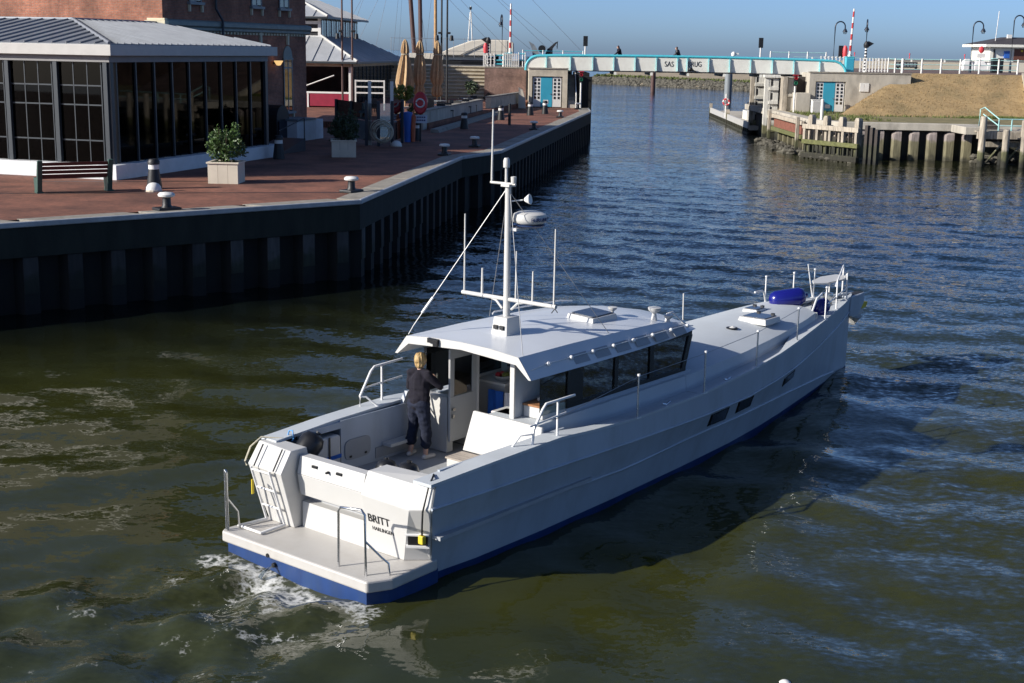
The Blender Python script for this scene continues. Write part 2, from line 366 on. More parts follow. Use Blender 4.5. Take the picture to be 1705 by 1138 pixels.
# ------------------------------------------------------------------ mesh helpers
class MB:
    def __init__(s, xf=None):
        s.v = []; s.f = []; s.xf = xf
    def add(s, vs, fs, xf=None):
        o = len(s.v)
        t = xf if xf is not None else s.xf
        for p in vs:
            p = Vector(p)
            s.v.append(t @ p if t is not None else p)
        s.f.extend([tuple(i + o for i in f) for f in fs])
        return s
    def hexa(s, p):  # 4 bottom, 4 top
        return s.add(p, [(3, 2, 1, 0), (4, 5, 6, 7), (0, 1, 5, 4), (1, 2, 6, 5), (2, 3, 7, 6), (3, 0, 4, 7)])
    def box(s, x0, x1, y0, y1, z0, z1):
        return s.hexa([(x0, y0, z0), (x1, y0, z0), (x1, y1, z0), (x0, y1, z0), (x0, y0, z1), (x1, y0, z1), (x1, y1, z1), (x0, y1, z1)])
    def cbox(s, c, d, rz=0.0):
        mm = Matrix.Translation(c) @ Matrix.Rotation(rz, 4, 'Z')
        if s.xf is not None: mm = s.xf @ mm
        a, b, h = d[0] / 2, d[1] / 2, d[2] / 2
        return s.add([(-a, -b, -h), (a, -b, -h), (a, b, -h), (-a, b, -h), (-a, -b, h), (a, -b, h), (a, b, h), (-a, b, h)],
                     [(3, 2, 1, 0), (4, 5, 6, 7), (0, 1, 5, 4), (1, 2, 6, 5), (2, 3, 7, 6), (3, 0, 4, 7)], mm)
    def prism(s, poly, z0, z1):
        n = len(poly)
        vs = [(p[0], p[1], z0) for p in poly] + [(p[0], p[1], z1) for p in poly]
        return s.add(vs, [tuple(range(n - 1, -1, -1)), tuple(range(n, 2 * n))] + [(i, (i + 1) % n, n + (i + 1) % n, n + i) for i in range(n)])
    def extrude(s, poly3, d):
        n = len(poly3); d = Vector(d)
        vs = [Vector(p) for p in poly3] + [Vector(p) + d for p in poly3]
        return s.add(vs, [tuple(range(n - 1, -1, -1)), tuple(range(n, 2 * n))] + [(i, (i + 1) % n, n + (i + 1) % n, n + i) for i in range(n)])
    def loft(s, rings, closed=True, caps=True):
        n = len(rings[0]); vs = [p for r in rings for p in r]; fs = []
        for k in range(len(rings) - 1):
            for i in range(n if closed else n - 1):
                j = (i + 1) % n
                fs.append((k * n + i, k * n + j, (k + 1) * n + j, (k + 1) * n + i))
        if caps and closed:
            fs.append(tuple(range(n - 1, -1, -1))); fs.append(tuple(range((len(rings) - 1) * n, len(rings) * n)))
        return s.add(vs, fs)
    def tube(s, pts, r, n=8, r2=None):
        pts = [Vector(p) for p in pts]; rings = []
        up0 = Vector((0, 0, 1))
        for i, p in enumerate(pts):
            d = (pts[min(i + 1, len(pts) - 1)] - pts[max(i - 1, 0)]).normalized()
            a = d.cross(up0)
            if a.length < 1e-3: a = d.cross(Vector((1, 0, 0)))
            a.normalize(); b = a.cross(d).normalized()
            rr = r if r2 is None else r + (r2 - r) * i / (len(pts) - 1)
            rings.append([p + (a * math.cos(2 * math.pi * k / n) + b * math.sin(2 * math.pi * k / n)) * rr for k in range(n)])
        return s.loft(rings)
    def lathe(s, prof, n=16, c=(0, 0, 0), axis=None):
        rings = []
        q = Vector((0, 0, 1)).rotation_difference(Vector(axis)).to_matrix() if axis is not None else None
        for r, z in prof:
            ring = []
            for k in range(n):
                p = Vector((max(r, 1e-4) * math.cos(2 * math.pi * k / n), max(r, 1e-4) * math.sin(2 * math.pi * k / n), z))
                if q is not None: p = q @ p
                ring.append(p + Vector(c))
            rings.append(ring)
        return s.loft(rings)
    def sph(s, c, r, n=12, m=8):
        if not hasattr(r, '__len__'): r = (r, r, r)
        rings = []
        for j in range(m + 1):
            a = -math.pi / 2 + math.pi * j / m
            cz, cr_ = math.sin(a), max(math.cos(a), 1e-3)
            rings.append([(c[0] + r[0] * cr_ * math.cos(2 * math.pi * k / n), c[1] + r[1] * cr_ * math.sin(2 * math.pi * k / n), c[2] + r[2] * cz) for k in range(n)])
        return s.loft(rings)
    def face(s, pts):
        return s.add(pts, [tuple(range(len(pts)))])
    def mesh(s, name, smooth=None, recalc=True):
        me = bpy.data.meshes.new(name)
        me.from_pydata([tuple(p) for p in s.v], [], s.f)
        if recalc:
            bm = bmesh.new(); bm.from_mesh(me)
            bmesh.ops.remove_doubles(bm, verts=bm.verts, dist=1e-5)
            bmesh.ops.recalc_face_normals(bm, faces=bm.faces)
            bm.to_mesh(me); bm.free()
        if smooth is not None:
            me.polygons.foreach_set('use_smooth', [True] * len(me.polygons))
            me.set_sharp_from_angle(angle=R(smooth))
        return me
    def build(s, name, m, parent=None, smooth=None, bevel=0.0, kind=None, label=None, recalc=True, loc=None, rz=0.0):
        return link(s.mesh(name, smooth, recalc), name, m, parent, bevel, kind, label, loc, rz)

def link(me, name, m, parent=None, bevel=0.0, kind=None, label=None, loc=None, rz=0.0):
    o = bpy.data.objects.new(name, me)
    COL.objects.link(o)
    if m is not None:
        mm = M[m] if isinstance(m, str) else m
        if not me.materials: me.materials.append(mm)
    if parent is not None: o.parent = parent
    if loc is not None: o.location = loc
    if rz: o.rotation_euler = (0, 0, rz)
    if bevel > 0:
        b = o.modifiers.new("bevel", 'BEVEL'); b.width = bevel; b.segments = 2; b.limit_method = 'ANGLE'; b.angle_limit = R(35)
    if kind: o['kind'] = kind
    if label: o['label'] = label
    return o

def thing(name, label, cat, loc=(0, 0, 0), rz=0.0, group=None):
    o = bpy.data.objects.new(name, None); COL.objects.link(o)
    o.empty_display_size = 0.3
    o.location = loc; o.rotation_euler = (0, 0, rz)
    o['label'] = label; o['category'] = cat
    if group: o['group'] = group
    return o
def tag(o, label, cat, group=None):
    o['label'] = label; o['category'] = cat
    if group: o['group'] = group
    return o
def dup(root, loc, label, rz=None, group=None):
    r = root.copy(); COL.objects.link(r); r.location = loc
    if rz is not None: r.rotation_euler = (0, 0, rz)
    r['label'] = label
    if group: r['group'] = group
    for ch in list(root.children):
        c = ch.copy(); COL.objects.link(c); c.parent = r
        for g in list(ch.children):
            d = g.copy(); COL.objects.link(d); d.parent = c
    return r
def text_mesh(body, size, depth=0.004, name="lettering"):
    cu = bpy.data.curves.new(name, 'FONT'); cu.body = body; cu.size = size; cu.extrude = depth
    o = bpy.data.objects.new(name, cu); COL.objects.link(o)
    dg = bpy.context.evaluated_depsgraph_get()
    me = bpy.data.meshes.new_from_object(o.evaluated_get(dg))
    bpy.data.objects.remove(o)
    return me
def text_obj(body, size, mtx, m, parent, name="lettering", sx=1.0):
    me = text_mesh(body, size, 0.004, name)
    me.transform(Matrix.Diagonal((sx, 1, 1, 1))); me.transform(mtx)
    me.materials.clear()
    return link(me, name, m, parent)
def frame3(o, x, y):
    x = Vector(x).normalized(); z = x.cross(Vector(y)).normalized(); y = z.cross(x)
    mm = Matrix((x, y, z)).transposed().to_4x4(); mm.translation = Vector(o); return mm
def clip_poly(poly, n, d):  # keep n.p <= d, 2d
    out = []
    for i in range(len(poly)):
        a, b = poly[i], poly[(i + 1) % len(poly)]
        da, db = n[0] * a[0] + n[1] * a[1] - d, n[0] * b[0] + n[1] * b[1] - d
        if da <= 0: out.append(a)
        if (da < 0 < db) or (db < 0 < da):
            t = da / (da - db); out.append((a[0] + (b[0] - a[0]) * t, a[1] + (b[1] - a[1]) * t))
    return out
def remeshed(mb, name, voxel, m, parent, smooth_it=6):
    me = mb.mesh(name, None, False)
    o = bpy.data.objects.new(name, me); COL.objects.link(o)
    r = o.modifiers.new("r", 'REMESH'); r.mode = 'VOXEL'; r.voxel_size = voxel
    sm = o.modifiers.new("s", 'SMOOTH'); sm.factor = 0.5; sm.iterations = smooth_it
    dg = bpy.context.evaluated_depsgraph_get()
    me2 = bpy.data.meshes.new_from_object(o.evaluated_get(dg))
    bpy.data.objects.remove(o)
    me2.name = name
    me2.polygons.foreach_set('use_smooth', [True] * len(me2.polygons))
    return link(me2, name, m, parent)
def capsule(mb, a, b, ra, rb, n=10):
    a, b = Vector(a), Vector(b); d = b - a; L_ = d.length; q = Vector((0, 0, 1)).rotation_difference(d).to_matrix()
    prof = []
    for k in range(5):
        t = -math.pi / 2 + math.pi / 2 * k / 4; prof.append((ra * math.cos(t), ra * math.sin(t)))
    for k in range(5):
        t = math.pi / 2 * k / 4; prof.append((rb * math.cos(t), L_ + rb * math.sin(t)))
    rings = [[a + q @ Vector((max(r, 1e-4) * math.cos(2 * math.pi * i / n), max(r, 1e-4) * math.sin(2 * math.pi * i / n), z)) for i in range(n)] for r, z in prof]
    mb.loft(rings)

# ------------------------------------------------------------------ water
BO = Vector((-2.779, 16.840, 0.0)); BRZ = math.atan2(0.7809, 0.6246)
SL1, SL2, SL3 = 0.15, 0.52, 0.52
def water_mat():
    mt, nt, b = _nt("harbour_water")
    N, L = nt.nodes, nt.links
    geo = N.new("ShaderNodeNewGeometry")
    def noise(scale, detail, stretch, rot=0.0, rough=0.55):
        mp = N.new("ShaderNodeMapping"); mp.inputs[3].default_value = stretch; mp.inputs[2].default_value = (0, 0, rot)
        L.new(geo.outputs["Position"], mp.inputs[0])
        n = N.new("ShaderNodeTexNoise"); n.inputs["Scale"].default_value = scale; n.inputs["Detail"].default_value = detail
        n.inputs["Roughness"].default_value = rough
        L.new(mp.outputs[0], n.inputs["Vector"]); return n
    rip = N.new("ShaderNodeAttribute"); rip.attribute_name = "rip"
    fo = N.new("ShaderNodeAttribute"); fo.attribute_name = "foam"
    # ripples: slopes taken straight from noise so that they keep working far away
    n1 = noise(0.75, 2.5, (1.0, 2.4, 1), 0.12)
    n2 = noise(2.3, 4, (1.0, 2.0, 1), -0.2, 0.6)
    n3 = noise(8.0, 3, (1.0, 1.5, 1), 0.3)
    pt = noise(0.06, 3, (1, 2.2, 1), 0.3)
    pr = N.new("ShaderNodeMapRange"); pr.inputs[1].default_value = .35; pr.inputs[2].default_value = .65
    pr.inputs[3].default_value = 0.55; pr.inputs[4].default_value = 1.15
    L.new(pt.outputs[0], pr.inputs[0])
    st = N.new("ShaderNodeMath"); st.operation = 'MULTIPLY'
    L.new(rip.outputs["Fac"], st.inputs[0]); L.new(pr.outputs[0], st.inputs[1])
    def slope(n, amp):
        sb = N.new("ShaderNodeVectorMath"); sb.operation = 'SUBTRACT'; sb.inputs[1].default_value = (.5, .5, .5)
        L.new(n.outputs["Color"], sb.inputs[0])
        mu = N.new("ShaderNodeVectorMath"); mu.operation = 'MULTIPLY'; mu.inputs[1].default_value = (amp * .8, amp, 0)
        L.new(sb.outputs[0], mu.inputs[0]); return mu.outputs[0]
    def vadd(a, b_):
        x = N.new("ShaderNodeVectorMath"); x.operation = 'ADD'; L.new(a, x.inputs[0]); L.new(b_, x.inputs[1]); return x.outputs[0]
    fine = vadd(slope(n2, SL2), slope(n3, SL3))
    fs_ = N.new("ShaderNodeVectorMath"); fs_.operation = 'SCALE'; L.new(fine, fs_.inputs[0]); L.new(st.outputs[0], fs_.inputs["Scale"])
    tot = vadd(vadd(slope(n1, SL1), fs_.outputs[0]), geo.outputs["Normal"])
    nm = N.new("ShaderNodeVectorMath"); nm.operation = 'NORMALIZE'; L.new(tot, nm.inputs[0])
    L.new(nm.outputs[0], b.inputs["Normal"])
    # murky body colour; quay wall's dark reflection painted in near the wall
    nb = noise(0.10, 4, (1, 1, 1))
    mx = N.new("ShaderNodeMix"); mx.data_type = 'RGBA'
    si = N.new("ShaderNodeAttribute"); si.attribute_name = "silt_reflect"
    wall_refl = N.new("ShaderNodeAttribute"); wall_refl.attribute_name = "clear"  # low beside the wall, where its black reflection is put into the colour
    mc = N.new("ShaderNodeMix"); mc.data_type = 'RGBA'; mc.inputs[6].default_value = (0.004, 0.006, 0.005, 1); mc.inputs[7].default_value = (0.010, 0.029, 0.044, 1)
    L.new(wall_refl.outputs["Fac"], mc.inputs[0]); L.new(mc.outputs[2], mx.inputs[6])
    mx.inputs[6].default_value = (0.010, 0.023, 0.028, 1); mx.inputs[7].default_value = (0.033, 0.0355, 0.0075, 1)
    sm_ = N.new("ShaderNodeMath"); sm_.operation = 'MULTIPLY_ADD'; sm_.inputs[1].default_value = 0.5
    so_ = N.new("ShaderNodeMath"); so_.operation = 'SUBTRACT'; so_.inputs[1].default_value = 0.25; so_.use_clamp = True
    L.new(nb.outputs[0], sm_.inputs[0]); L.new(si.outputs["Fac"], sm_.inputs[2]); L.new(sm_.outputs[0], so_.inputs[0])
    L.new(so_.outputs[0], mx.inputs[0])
    # foam
    nf = noise(6.5, 5, (1, 1, 1), 0.0, 0.6)
    ns = noise(1.5, 5, (1, 1, 1), 0.0, 0.65)
    rg = N.new("ShaderNodeMath"); rg.operation = 'MULTIPLY_ADD'; rg.inputs[1].default_value = 2.0; rg.inputs[2].default_value = -1.0
    L.new(nf.outputs[0], rg.inputs[0])
    ra = N.new("ShaderNodeMath"); ra.operation = 'ABSOLUTE'; L.new(rg.outputs[0], ra.inputs[0])
    ri = N.new("ShaderNodeMath"); ri.operation = 'SUBTRACT'; ri.inputs[0].default_value = 1.0; L.new(ra.outputs[0], ri.inputs[1])
    am = N.new("ShaderNodeMath"); am.operation = 'MULTIPLY'; L.new(ri.outputs[0], am.inputs[0]); L.new(ns.outputs[0], am.inputs[1])
    th = N.new("ShaderNodeMath"); th.operation = 'MULTIPLY_ADD'; th.inputs[1].default_value = 0.42
    L.new(fo.outputs["Fac"], th.inputs[0]); L.new(am.outputs[0], th.inputs[2])
    fr = N.new("ShaderNodeMapRange"); fr.inputs[1].default_value = 0.73; fr.inputs[2].default_value = 0.90
    L.new(th.outputs[0], fr.inputs[0])
    # milky, aerated water around the foam
    ml = N.new("ShaderNodeMapRange"); ml.inputs[1].default_value = 0.45; ml.inputs[2].default_value = 0.95; ml.inputs[4].default_value = 0.30
    L.new(th.outputs[0], ml.inputs[0])
    m1 = N.new("ShaderNodeMix"); m1.data_type = 'RGBA'; m1.inputs[7].default_value = (0.15, 0.165, 0.10, 1)
    fz = N.new("ShaderNodeMath"); fz.operation = 'MULTIPLY'; L.new(ml.outputs[0], fz.inputs[0]); L.new(fo.outputs["Fac"], fz.inputs[1])
    L.new(fz.outputs[0], m1.inputs[0]); L.new(mx.outputs[2], m1.inputs[6])
    m2 = N.new("ShaderNodeMix"); m2.data_type = 'RGBA'; m2.inputs[7].default_value = (0.72, 0.72, 0.68, 1)
    L.new(fr.outputs[0], m2.inputs[0]); L.new(m1.outputs[2], m2.inputs[6])
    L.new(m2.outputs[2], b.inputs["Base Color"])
    rm = N.new("ShaderNodeMapRange"); rm.inputs[3].default_value = 0.045; rm.inputs[4].default_value = 0.7
    L.new(fr.outputs[0], rm.inputs[0]); L.new(rm.outputs[0], b.inputs["Roughness"])
    b.inputs["IOR"].default_value = 1.33
    return mt

def make_water():
    dx = np.arange(-34, 44.01, 0.2); dy = np.arange(9, 100.01, 0.2)
    ex = np.array([3, 8, 20, 50, 120, 300, 900, 3000, 12000.])
    xs = np.concatenate([dx[0] - ex[::-1], dx, dx[-1] + ex])
    ys = np.concatenate([[-60, -20, 4], dy, dy[-1] + np.concatenate([[.3, .7, 1.2, 2, 3, 5, 8, 12, 18, 26, 36], ex[3:] , [25000]])])
    X, Y = np.meshgrid(xs, ys)
    c, s = math.cos(BRZ), math.sin(BRZ)
    lx = (X - BO.x) * c + (Y - BO.y) * s; ly = -(X - BO.x) * s + (Y - BO.y) * c
    near = np.clip((92 - Y) / 60, 0, 1) * np.clip((45 - np.abs(X)) / 4, 0, 1) * np.clip((Y - 8) / 2, 0, 1)
    rng = np.random.default_rng(3)
    Z = np.zeros_like(X)
    for k in range(26):                       # irregular harbour chop
        lam = 0.8 + 2.6 * rng.random(); th = 1.35 + rng.normal(0, 0.5); a = 0.0042 * lam ** 0.8
        Z += a * np.sin(2 * np.pi / lam * (X * math.cos(th) + Y * math.sin(th)) + rng.random() * 6.28)
    calm = 1 / (1 + np.exp(-(X + 0.14 * (Y - 20) - 1.0) / 2.5))       # quay lee is smoother
    Z *= 0.45 + 0.65 * calm
    # bow wave and its train
    sb = 16.7 - lx; al = np.abs(ly)
    beh = np.clip(sb / 1.5, 0, 1)
    d = al - 0.36 * sb
    Z += beh * 0.19 * np.exp(-sb / 11) * np.exp(-(d / 0.8) ** 2)
    Z -= beh * 0.13 * np.exp(-sb / 9) * np.exp(-((d + 0.95) / 0.6) ** 2)
    for k in (1, 2, 3, 4):
        Z += beh * 0.055 * 0.8 ** k * np.exp(-sb / 22) * np.exp(-((d - 1.25 * k) / 0.5) ** 2)
    dd = np.hypot(lx - 16.4, ly); Z += 0.08 * np.exp(-(dd / 0.8) ** 2)
    # stern wash
    ast = np.clip(-lx / 0.6 + 0.4, 0, 1) * np.exp(-np.clip(-lx, 0, 99) / 9)
    wid = 1.7 + 0.28 * np.clip(-lx, 0, 99)
    band = np.exp(-(ly / wid) ** 4)
    tz = np.zeros_like(X)
    for k in range(18):
        lam = 0.5 + 1.3 * rng.random(); th = rng.random() * 6.28
        tz += np.sin(2 * np.pi / lam * (X * math.cos(th) + Y * math.sin(th)) + rng.random() * 6.28)
    Z += 0.022 * tz * ast * band
    for k in range(6):                        # diverging stern waves
        dk = al - (1.4 + 0.33 * np.clip(-lx, 0, 99)) - k * 0.9
        Z += 0.03 * 0.85 ** k * np.exp(-(dk / 0.38) ** 2) * np.clip((2 - lx) / 4, 0, 1) * np.exp(-np.clip(-lx, 0, 99) / 18)
    Z *= near
    foam = band * ast ** 0.55 * np.where(lx < 0.2, 1, 0) * (0.41 + 0.34 * np.exp(-np.clip(-lx, 0, 99) / 0.9))
    foam = foam + 0.5 * np.exp(-((lx + 0.15) / 0.25) ** 2) * (al < 1.6)
    edge = np.exp(-((al - 1.5 - 0.12 * np.clip(-lx, 0, 99)) / 0.45) ** 2) * np.clip(-lx / 0.3, 0, 1) * np.exp(-np.clip(-lx, 0, 99) / 7)
    foam = np.clip(np.maximum(foam, 0.45 * edge), 0, 1) * near
    rip = 0.20 + 0.95 * calm
    rip = rip + 1.1 * band * np.clip(-lx / .3 + .5, 0, 1) * np.exp(-np.clip(-lx, 0, 99) / 5)
    lee = np.exp(-((ly + 2.6) / 1.7) ** 2) * np.clip((16 - lx) / 3, 0, 1) * np.clip((lx + 3) / 3, 0, 1)
    rip = rip * (1 - 0.6 * lee)
    rip = np.clip(rip, 0.05, 1.2)
    far = np.clip((Y - 110) / 60, 0, 1); rip = rip * (1 - far) + 1.3 * far
    dw = (X + 4.7) * 0.63 - (Y - 40.8) * 0.77  # distance from the quay wall, drives the painted wall reflection
    silt_reflect = np.clip((dw - 1.5) / 6.0, 0, 1) * np.clip(1.55 - (Y - 14) / 20, 0, 1) * (0.75 + 0.25 * np.clip((Y - 14) / 3, 0, 1))  # olive silt, thinned by the wall to paint its dark reflection
    silt_reflect = np.maximum(silt_reflect, 0.75 * np.exp(-((X - 21) / 9) ** 2) * np.exp(-((Y - 92) / 9) ** 2))
    ny, nx = X.shape
    me = bpy.data.meshes.new("water")
    co = np.stack([X, Y, Z], -1).reshape(-1, 3).astype(np.float32)
    idx = np.arange(nx * ny).reshape(ny, nx)
    q = np.stack([idx[:-1, :-1], idx[:-1, 1:], idx[1:, 1:], idx[1:, :-1]], -1).reshape(-1, 4)
    me.vertices.add(len(co)); me.vertices.foreach_set("co", co.ravel())
    me.loops.add(q.size); me.loops.foreach_set("vertex_index", q.ravel().astype(np.int32))
    me.polygons.add(len(q)); me.polygons.foreach_set("loop_start", (np.arange(len(q)) * 4).astype(np.int32))
    me.update(calc_edges=True)
    for nm, arr in (("rip", rip), ("foam", foam), ("silt_reflect", silt_reflect), ("clear", np.clip((dw - 4.0) / 14.0, 0, 1))):  # clear darkens the water colour by the wall as its reflection
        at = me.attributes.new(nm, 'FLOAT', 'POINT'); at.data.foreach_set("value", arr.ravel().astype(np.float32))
    me.polygons.foreach_set('use_smooth', [True] * len(me.polygons))
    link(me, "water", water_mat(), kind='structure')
make_water()

# ------------------------------------------------------------------ left quay
G = 2.4
QL = [(-56.0, -1.4), (-4.68, 40.83), (-2.28, 58.32), (-0.64, 62.2), (5.75, 104.7), (5.85, 110.4)]
def line_frame(a, b):
    d = Vector((b[0] - a[0], b[1] - a[1])); 
    return Matrix.Translation((a[0], a[1], 0)) @ Matrix.Rotation(math.atan2(d.y, d.x), 4, 'Z'), d.length
def offset_line(pts, off):
    """offset a polyline to its left by off (mitred)"""
    out = []
    for i, p in enumerate(pts):
        ds = []
        if i > 0: ds.append((Vector(p) - Vector(pts[i - 1])).normalized())
        if i < len(pts) - 1: ds.append((Vector(pts[i + 1]) - Vector(p)).normalized())
        ns = [Vector((-d.y, d.x)) for d in ds]
        n = sum(ns, Vector((0, 0))) / len(ns)
        n = n / n.dot(ns[0]) / n.length * n.length if len(ns) == 1 else n / max(0.3, n.dot(ns[0]))
        q = Vector(p) + n * off
        out.append((q.x, q.y))
    return out
inner = offset_line(QL, 0.85)
ground = MB()
gp = inner + [(5.0, 114), (-140, 160), (-140, -1.4)]
ground.face([(x, y, G) for x, y in gp])
ground.build("quay_paving", 'pave', kind='structure')
qw = thing("quay_wall", "dark left quay wall of sheet piles under a stained concrete beam", "quay wall", (-4.68, 40.83, 0))
def local(th_loc):
    return Matrix.Translation(-Vector(th_loc))
QX = local((-4.68, 40.83, 0))
def strip(mb, pts, o0, o1, z0, z1, i):
    a, b = offset_line(pts, o0), offset_line(pts, o1)
    return mb.hexa([(a[i][0], a[i][1], z0), (a[i + 1][0], a[i + 1][1], z0), (b[i + 1][0], b[i + 1][1], z0), (b[i][0], b[i][1], z0),
                    (a[i][0], a[i][1], z1), (a[i + 1][0], a[i + 1][1], z1), (b[i + 1][0], b[i + 1][1], z1), (b[i][0], b[i][1], z1)])
for i in range(len(QL) - 1):
    a, b = Vector(QL[i]), Vector(QL[i + 1])
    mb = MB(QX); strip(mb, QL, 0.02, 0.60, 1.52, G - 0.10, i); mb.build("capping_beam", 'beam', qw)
    mb = MB(QX); strip(mb, QL, -0.03, 0.10, G - 0.10, G + 0.045, i); mb.build("nosing", 'nosing', qw, bevel=0.03)
    # coping slabs
    L_ = (b - a).length; n = max(1, int(L_ / 3.2))
    oa, ob = offset_line(QL, 0.104), offset_line(QL, 0.86)
    for k in range(n):
        t0, t1 = k / n + 0.003, (k + 1) / n - 0.003
        if a.lerp(b, t1).y < 24: continue
        lp_ = lambda A, t: (A[i][0] + (A[i + 1][0] - A[i][0]) * t, A[i][1] + (A[i + 1][1] - A[i][1]) * t)
        jag = random.uniform(0, 0.22) if i == 0 else random.uniform(0, .05)
        p0, p1, p2, p3 = lp_(oa, t0), lp_(oa, t1), lp_(ob, t1), lp_(ob, t0)
        mb = MB(QX)
        dvec = (Vector(p2) - Vector(p1)).normalized() * jag
        mb.hexa([(p0[0], p0[1], G - .2), (p1[0], p1[1], G - .2), (p2[0] + dvec.x, p2[1] + dvec.y, G - .2), (p3[0] + dvec.x, p3[1] + dvec.y, G - .2),
                 (p0[0], p0[1], G + .03), (p1[0], p1[1], G + .03), (p2[0] + dvec.x, p2[1] + dvec.y, G + .012), (p3[0] + dvec.x, p3[1] + dvec.y, G + .012)])
        mb.build("coping_slab", 'coping', qw, bevel=0.012)
    # sheet piles: back sheet and proud faces
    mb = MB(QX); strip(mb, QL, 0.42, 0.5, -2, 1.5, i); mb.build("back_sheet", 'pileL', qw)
    ang = math.atan2((b - a).y, (b - a).x)
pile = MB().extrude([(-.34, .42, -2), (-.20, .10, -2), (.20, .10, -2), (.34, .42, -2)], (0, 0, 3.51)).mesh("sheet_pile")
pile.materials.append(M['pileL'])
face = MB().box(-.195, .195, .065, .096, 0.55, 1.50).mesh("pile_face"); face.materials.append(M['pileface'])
for i in range(len(QL) - 1):
    a, b = Vector(QL[i]), Vector(QL[i + 1]); L_ = (b - a).length; ang = math.atan2((b - a).y, (b - a).x)
    n = int(L_ / 1.18)
    for k in range(n):
        p = a.lerp(b, (k + 0.5) / n)
        if p.y < 24: continue
        o = link(pile, "sheet_pile", None, qw, loc=(p.x + 4.68, p.y - 40.83, 0), rz=ang)
        if i == 0 and k >= n - 14 or (i == 1 and k < 8):
            f = link(face, "pile_face", None, o)
# end return of the quay and dark bridge pier
bp = thing("bridge_pier", "dark shaded concrete pier under the left end of the bridge", "bridge pier", (5.3, 113, 0))
MB(local((5.3, 113, 0))).box(4.86, 5.95, 112.2, 118.9, -2, 5.18).build("pier_wall", 'pileL', bp)
MB(local((5.3, 113, 0))).box(5.0, 6.12, 111.2, 112.1, -2, 4.9).build("fender_post", 'pileL', bp)
MB(local((5.3, 113, 0))).box(4.86, 6.05, 110.42, 111.1, -2, 2.38).build("footing", 'beam', bp)

# ------------------------------------------------------------------ glass pavilion
PX = Matrix.Translation((-13.78, 46.25, G)) ; PRZ = math.atan2(0.9531, 0.3026)
pv = thing("glass_pavilion", "glazed corner pavilion with a seamed zinc hip roof beside the brick building", "pavilion", (-13.78, 46.25, G), PRZ)
SL, TL = 11.2, 14.0            # length along the right face (x) and the left face (y)
def hip_panels(root, poly, width, along, to3, name, m, th=0.03, seam=0.05, off=0.0):
    """cut a roof plane into seamed sheets; along=0 cuts by x, 1 by y"""
    lo = min(p[along] for p in poly); hi = max(p[along] for p in poly)
    n = int((hi - lo) / width) + 1
    for k in range(n):
        a, b = lo + k * width + 0.001 + off, lo + (k + 1) * width - 0.001 + off
        q = clip_poly(poly, (1, 0) if along == 0 else (0, 1), min(b, hi))
        q = clip_poly(q, (-1, 0) if along == 0 else (0, -1), -a) if len(q) > 2 else q
        if len(q) < 3: continue
        mb = MB()
        P3 = [to3(p) for p in q]
        nrm = (Vector(P3[1]) - Vector(P3[0])).cross(Vector(P3[2]) - Vector(P3[0])).normalized()
        if nrm.z < 0: nrm = -nrm
        mb.extrude(P3, nrm * th)
        # standing seam along the low side
        edge = [p for p in q if abs(p[along] - a) < 1e-4]
        if len(edge) == 2:
            e0, e1 = Vector(to3(edge[0])), Vector(to3(edge[1]))
            w = Vector((0.035, 0, 0)) if along == 0 else Vector((0, 0.035, 0))
            mb.extrude([e0, e0 + w, e1 + w, e1], nrm * (th + seam))
        mb.build(name, m, root)
HZ0, HZ1, HT = 4.50, 5.36, 4.6
ov = 0.28
slope = (HZ1 - HZ0) / (HT + ov)
to_r = lambda p: (p[0], p[1], HZ0 + (p[1] + ov) * slope)      # right slope rises with y (=t)
to_l = lambda p: (p[0], p[1], HZ0 + (p[0] + ov) * slope)      # left slope rises with x (=s)
hip_panels(pv, [(-ov, -ov), (SL, -ov), (SL - .4, HT), (HT, HT)], 0.42, 0, to_r, "roof_panel", 'zinc')
hip_panels(pv, [(-ov, -ov), (HT, HT), (HT, TL), (-ov, TL)], 0.56, 1, to_l, "roof_panel", 'zinc')
MB().tube([(-ov, -ov, HZ0 + .05), (HT, HT, HZ1 + .06)], 0.07, 6).build("hip_cap", 'zinc', pv)
MB().tube([(HT, HT, HZ1 + .05), (HT, TL, HZ1 + .05)], 0.06, 6).build("ridge_cap", 'zinc', pv)
MB().tube([(HT, HT, HZ1 + .05), (SL - .4, HT, HZ1 + .05)], 0.06, 6).build("ridge_cap", 'zinc', pv)
MB().prism([(HT, HT), (SL - .4, HT), (SL - .4, HT + .9), (HT + .9, HT + .9), (HT + .9, TL), (HT, TL)], HZ1 - .02, HZ1 + .02).build("flat_roof", 'zinc', pv)
MB().extrude([(SL - .02, -ov, HZ0), (SL - .02, HT, HZ0), (SL - .02, HT, HZ1)], (.02, 0, 0)).build("verge_board", 'mullion', pv)
MB().box(-.34, -.24, -.34, TL, 4.14, 4.50).build("fascia", 'fascia', pv, bevel=.01)
MB().box(-.24, SL + .35, -.34, -.24, 4.14, 4.50).build("fascia", 'fascia', pv, bevel=.01)
MB().box(-.12, SL - .1, -.12, .0, 3.92, 4.138).build("lower_fascia", 'soffit', pv)
MB().box(-.12, .0, .002, TL, 3.92, 4.138).build("lower_fascia", 'soffit', pv)
MB().box(-.24, SL + .2, -.24, TL, 4.142, 4.19).build("soffit", 'soffit', pv)
MB().box(-.42, SL + .5, -.42, .25, 0.0, 0.50).build("plinth", 'plinth', pv, bevel=.015)
MB().box(-.42, .25, .252, TL, 0.0, 0.50).build("plinth", 'plinth', pv, bevel=.015)
MB().box(.5, 9.5, .5, TL, 0.0, 0.3).build("floor", 'dark', pv)
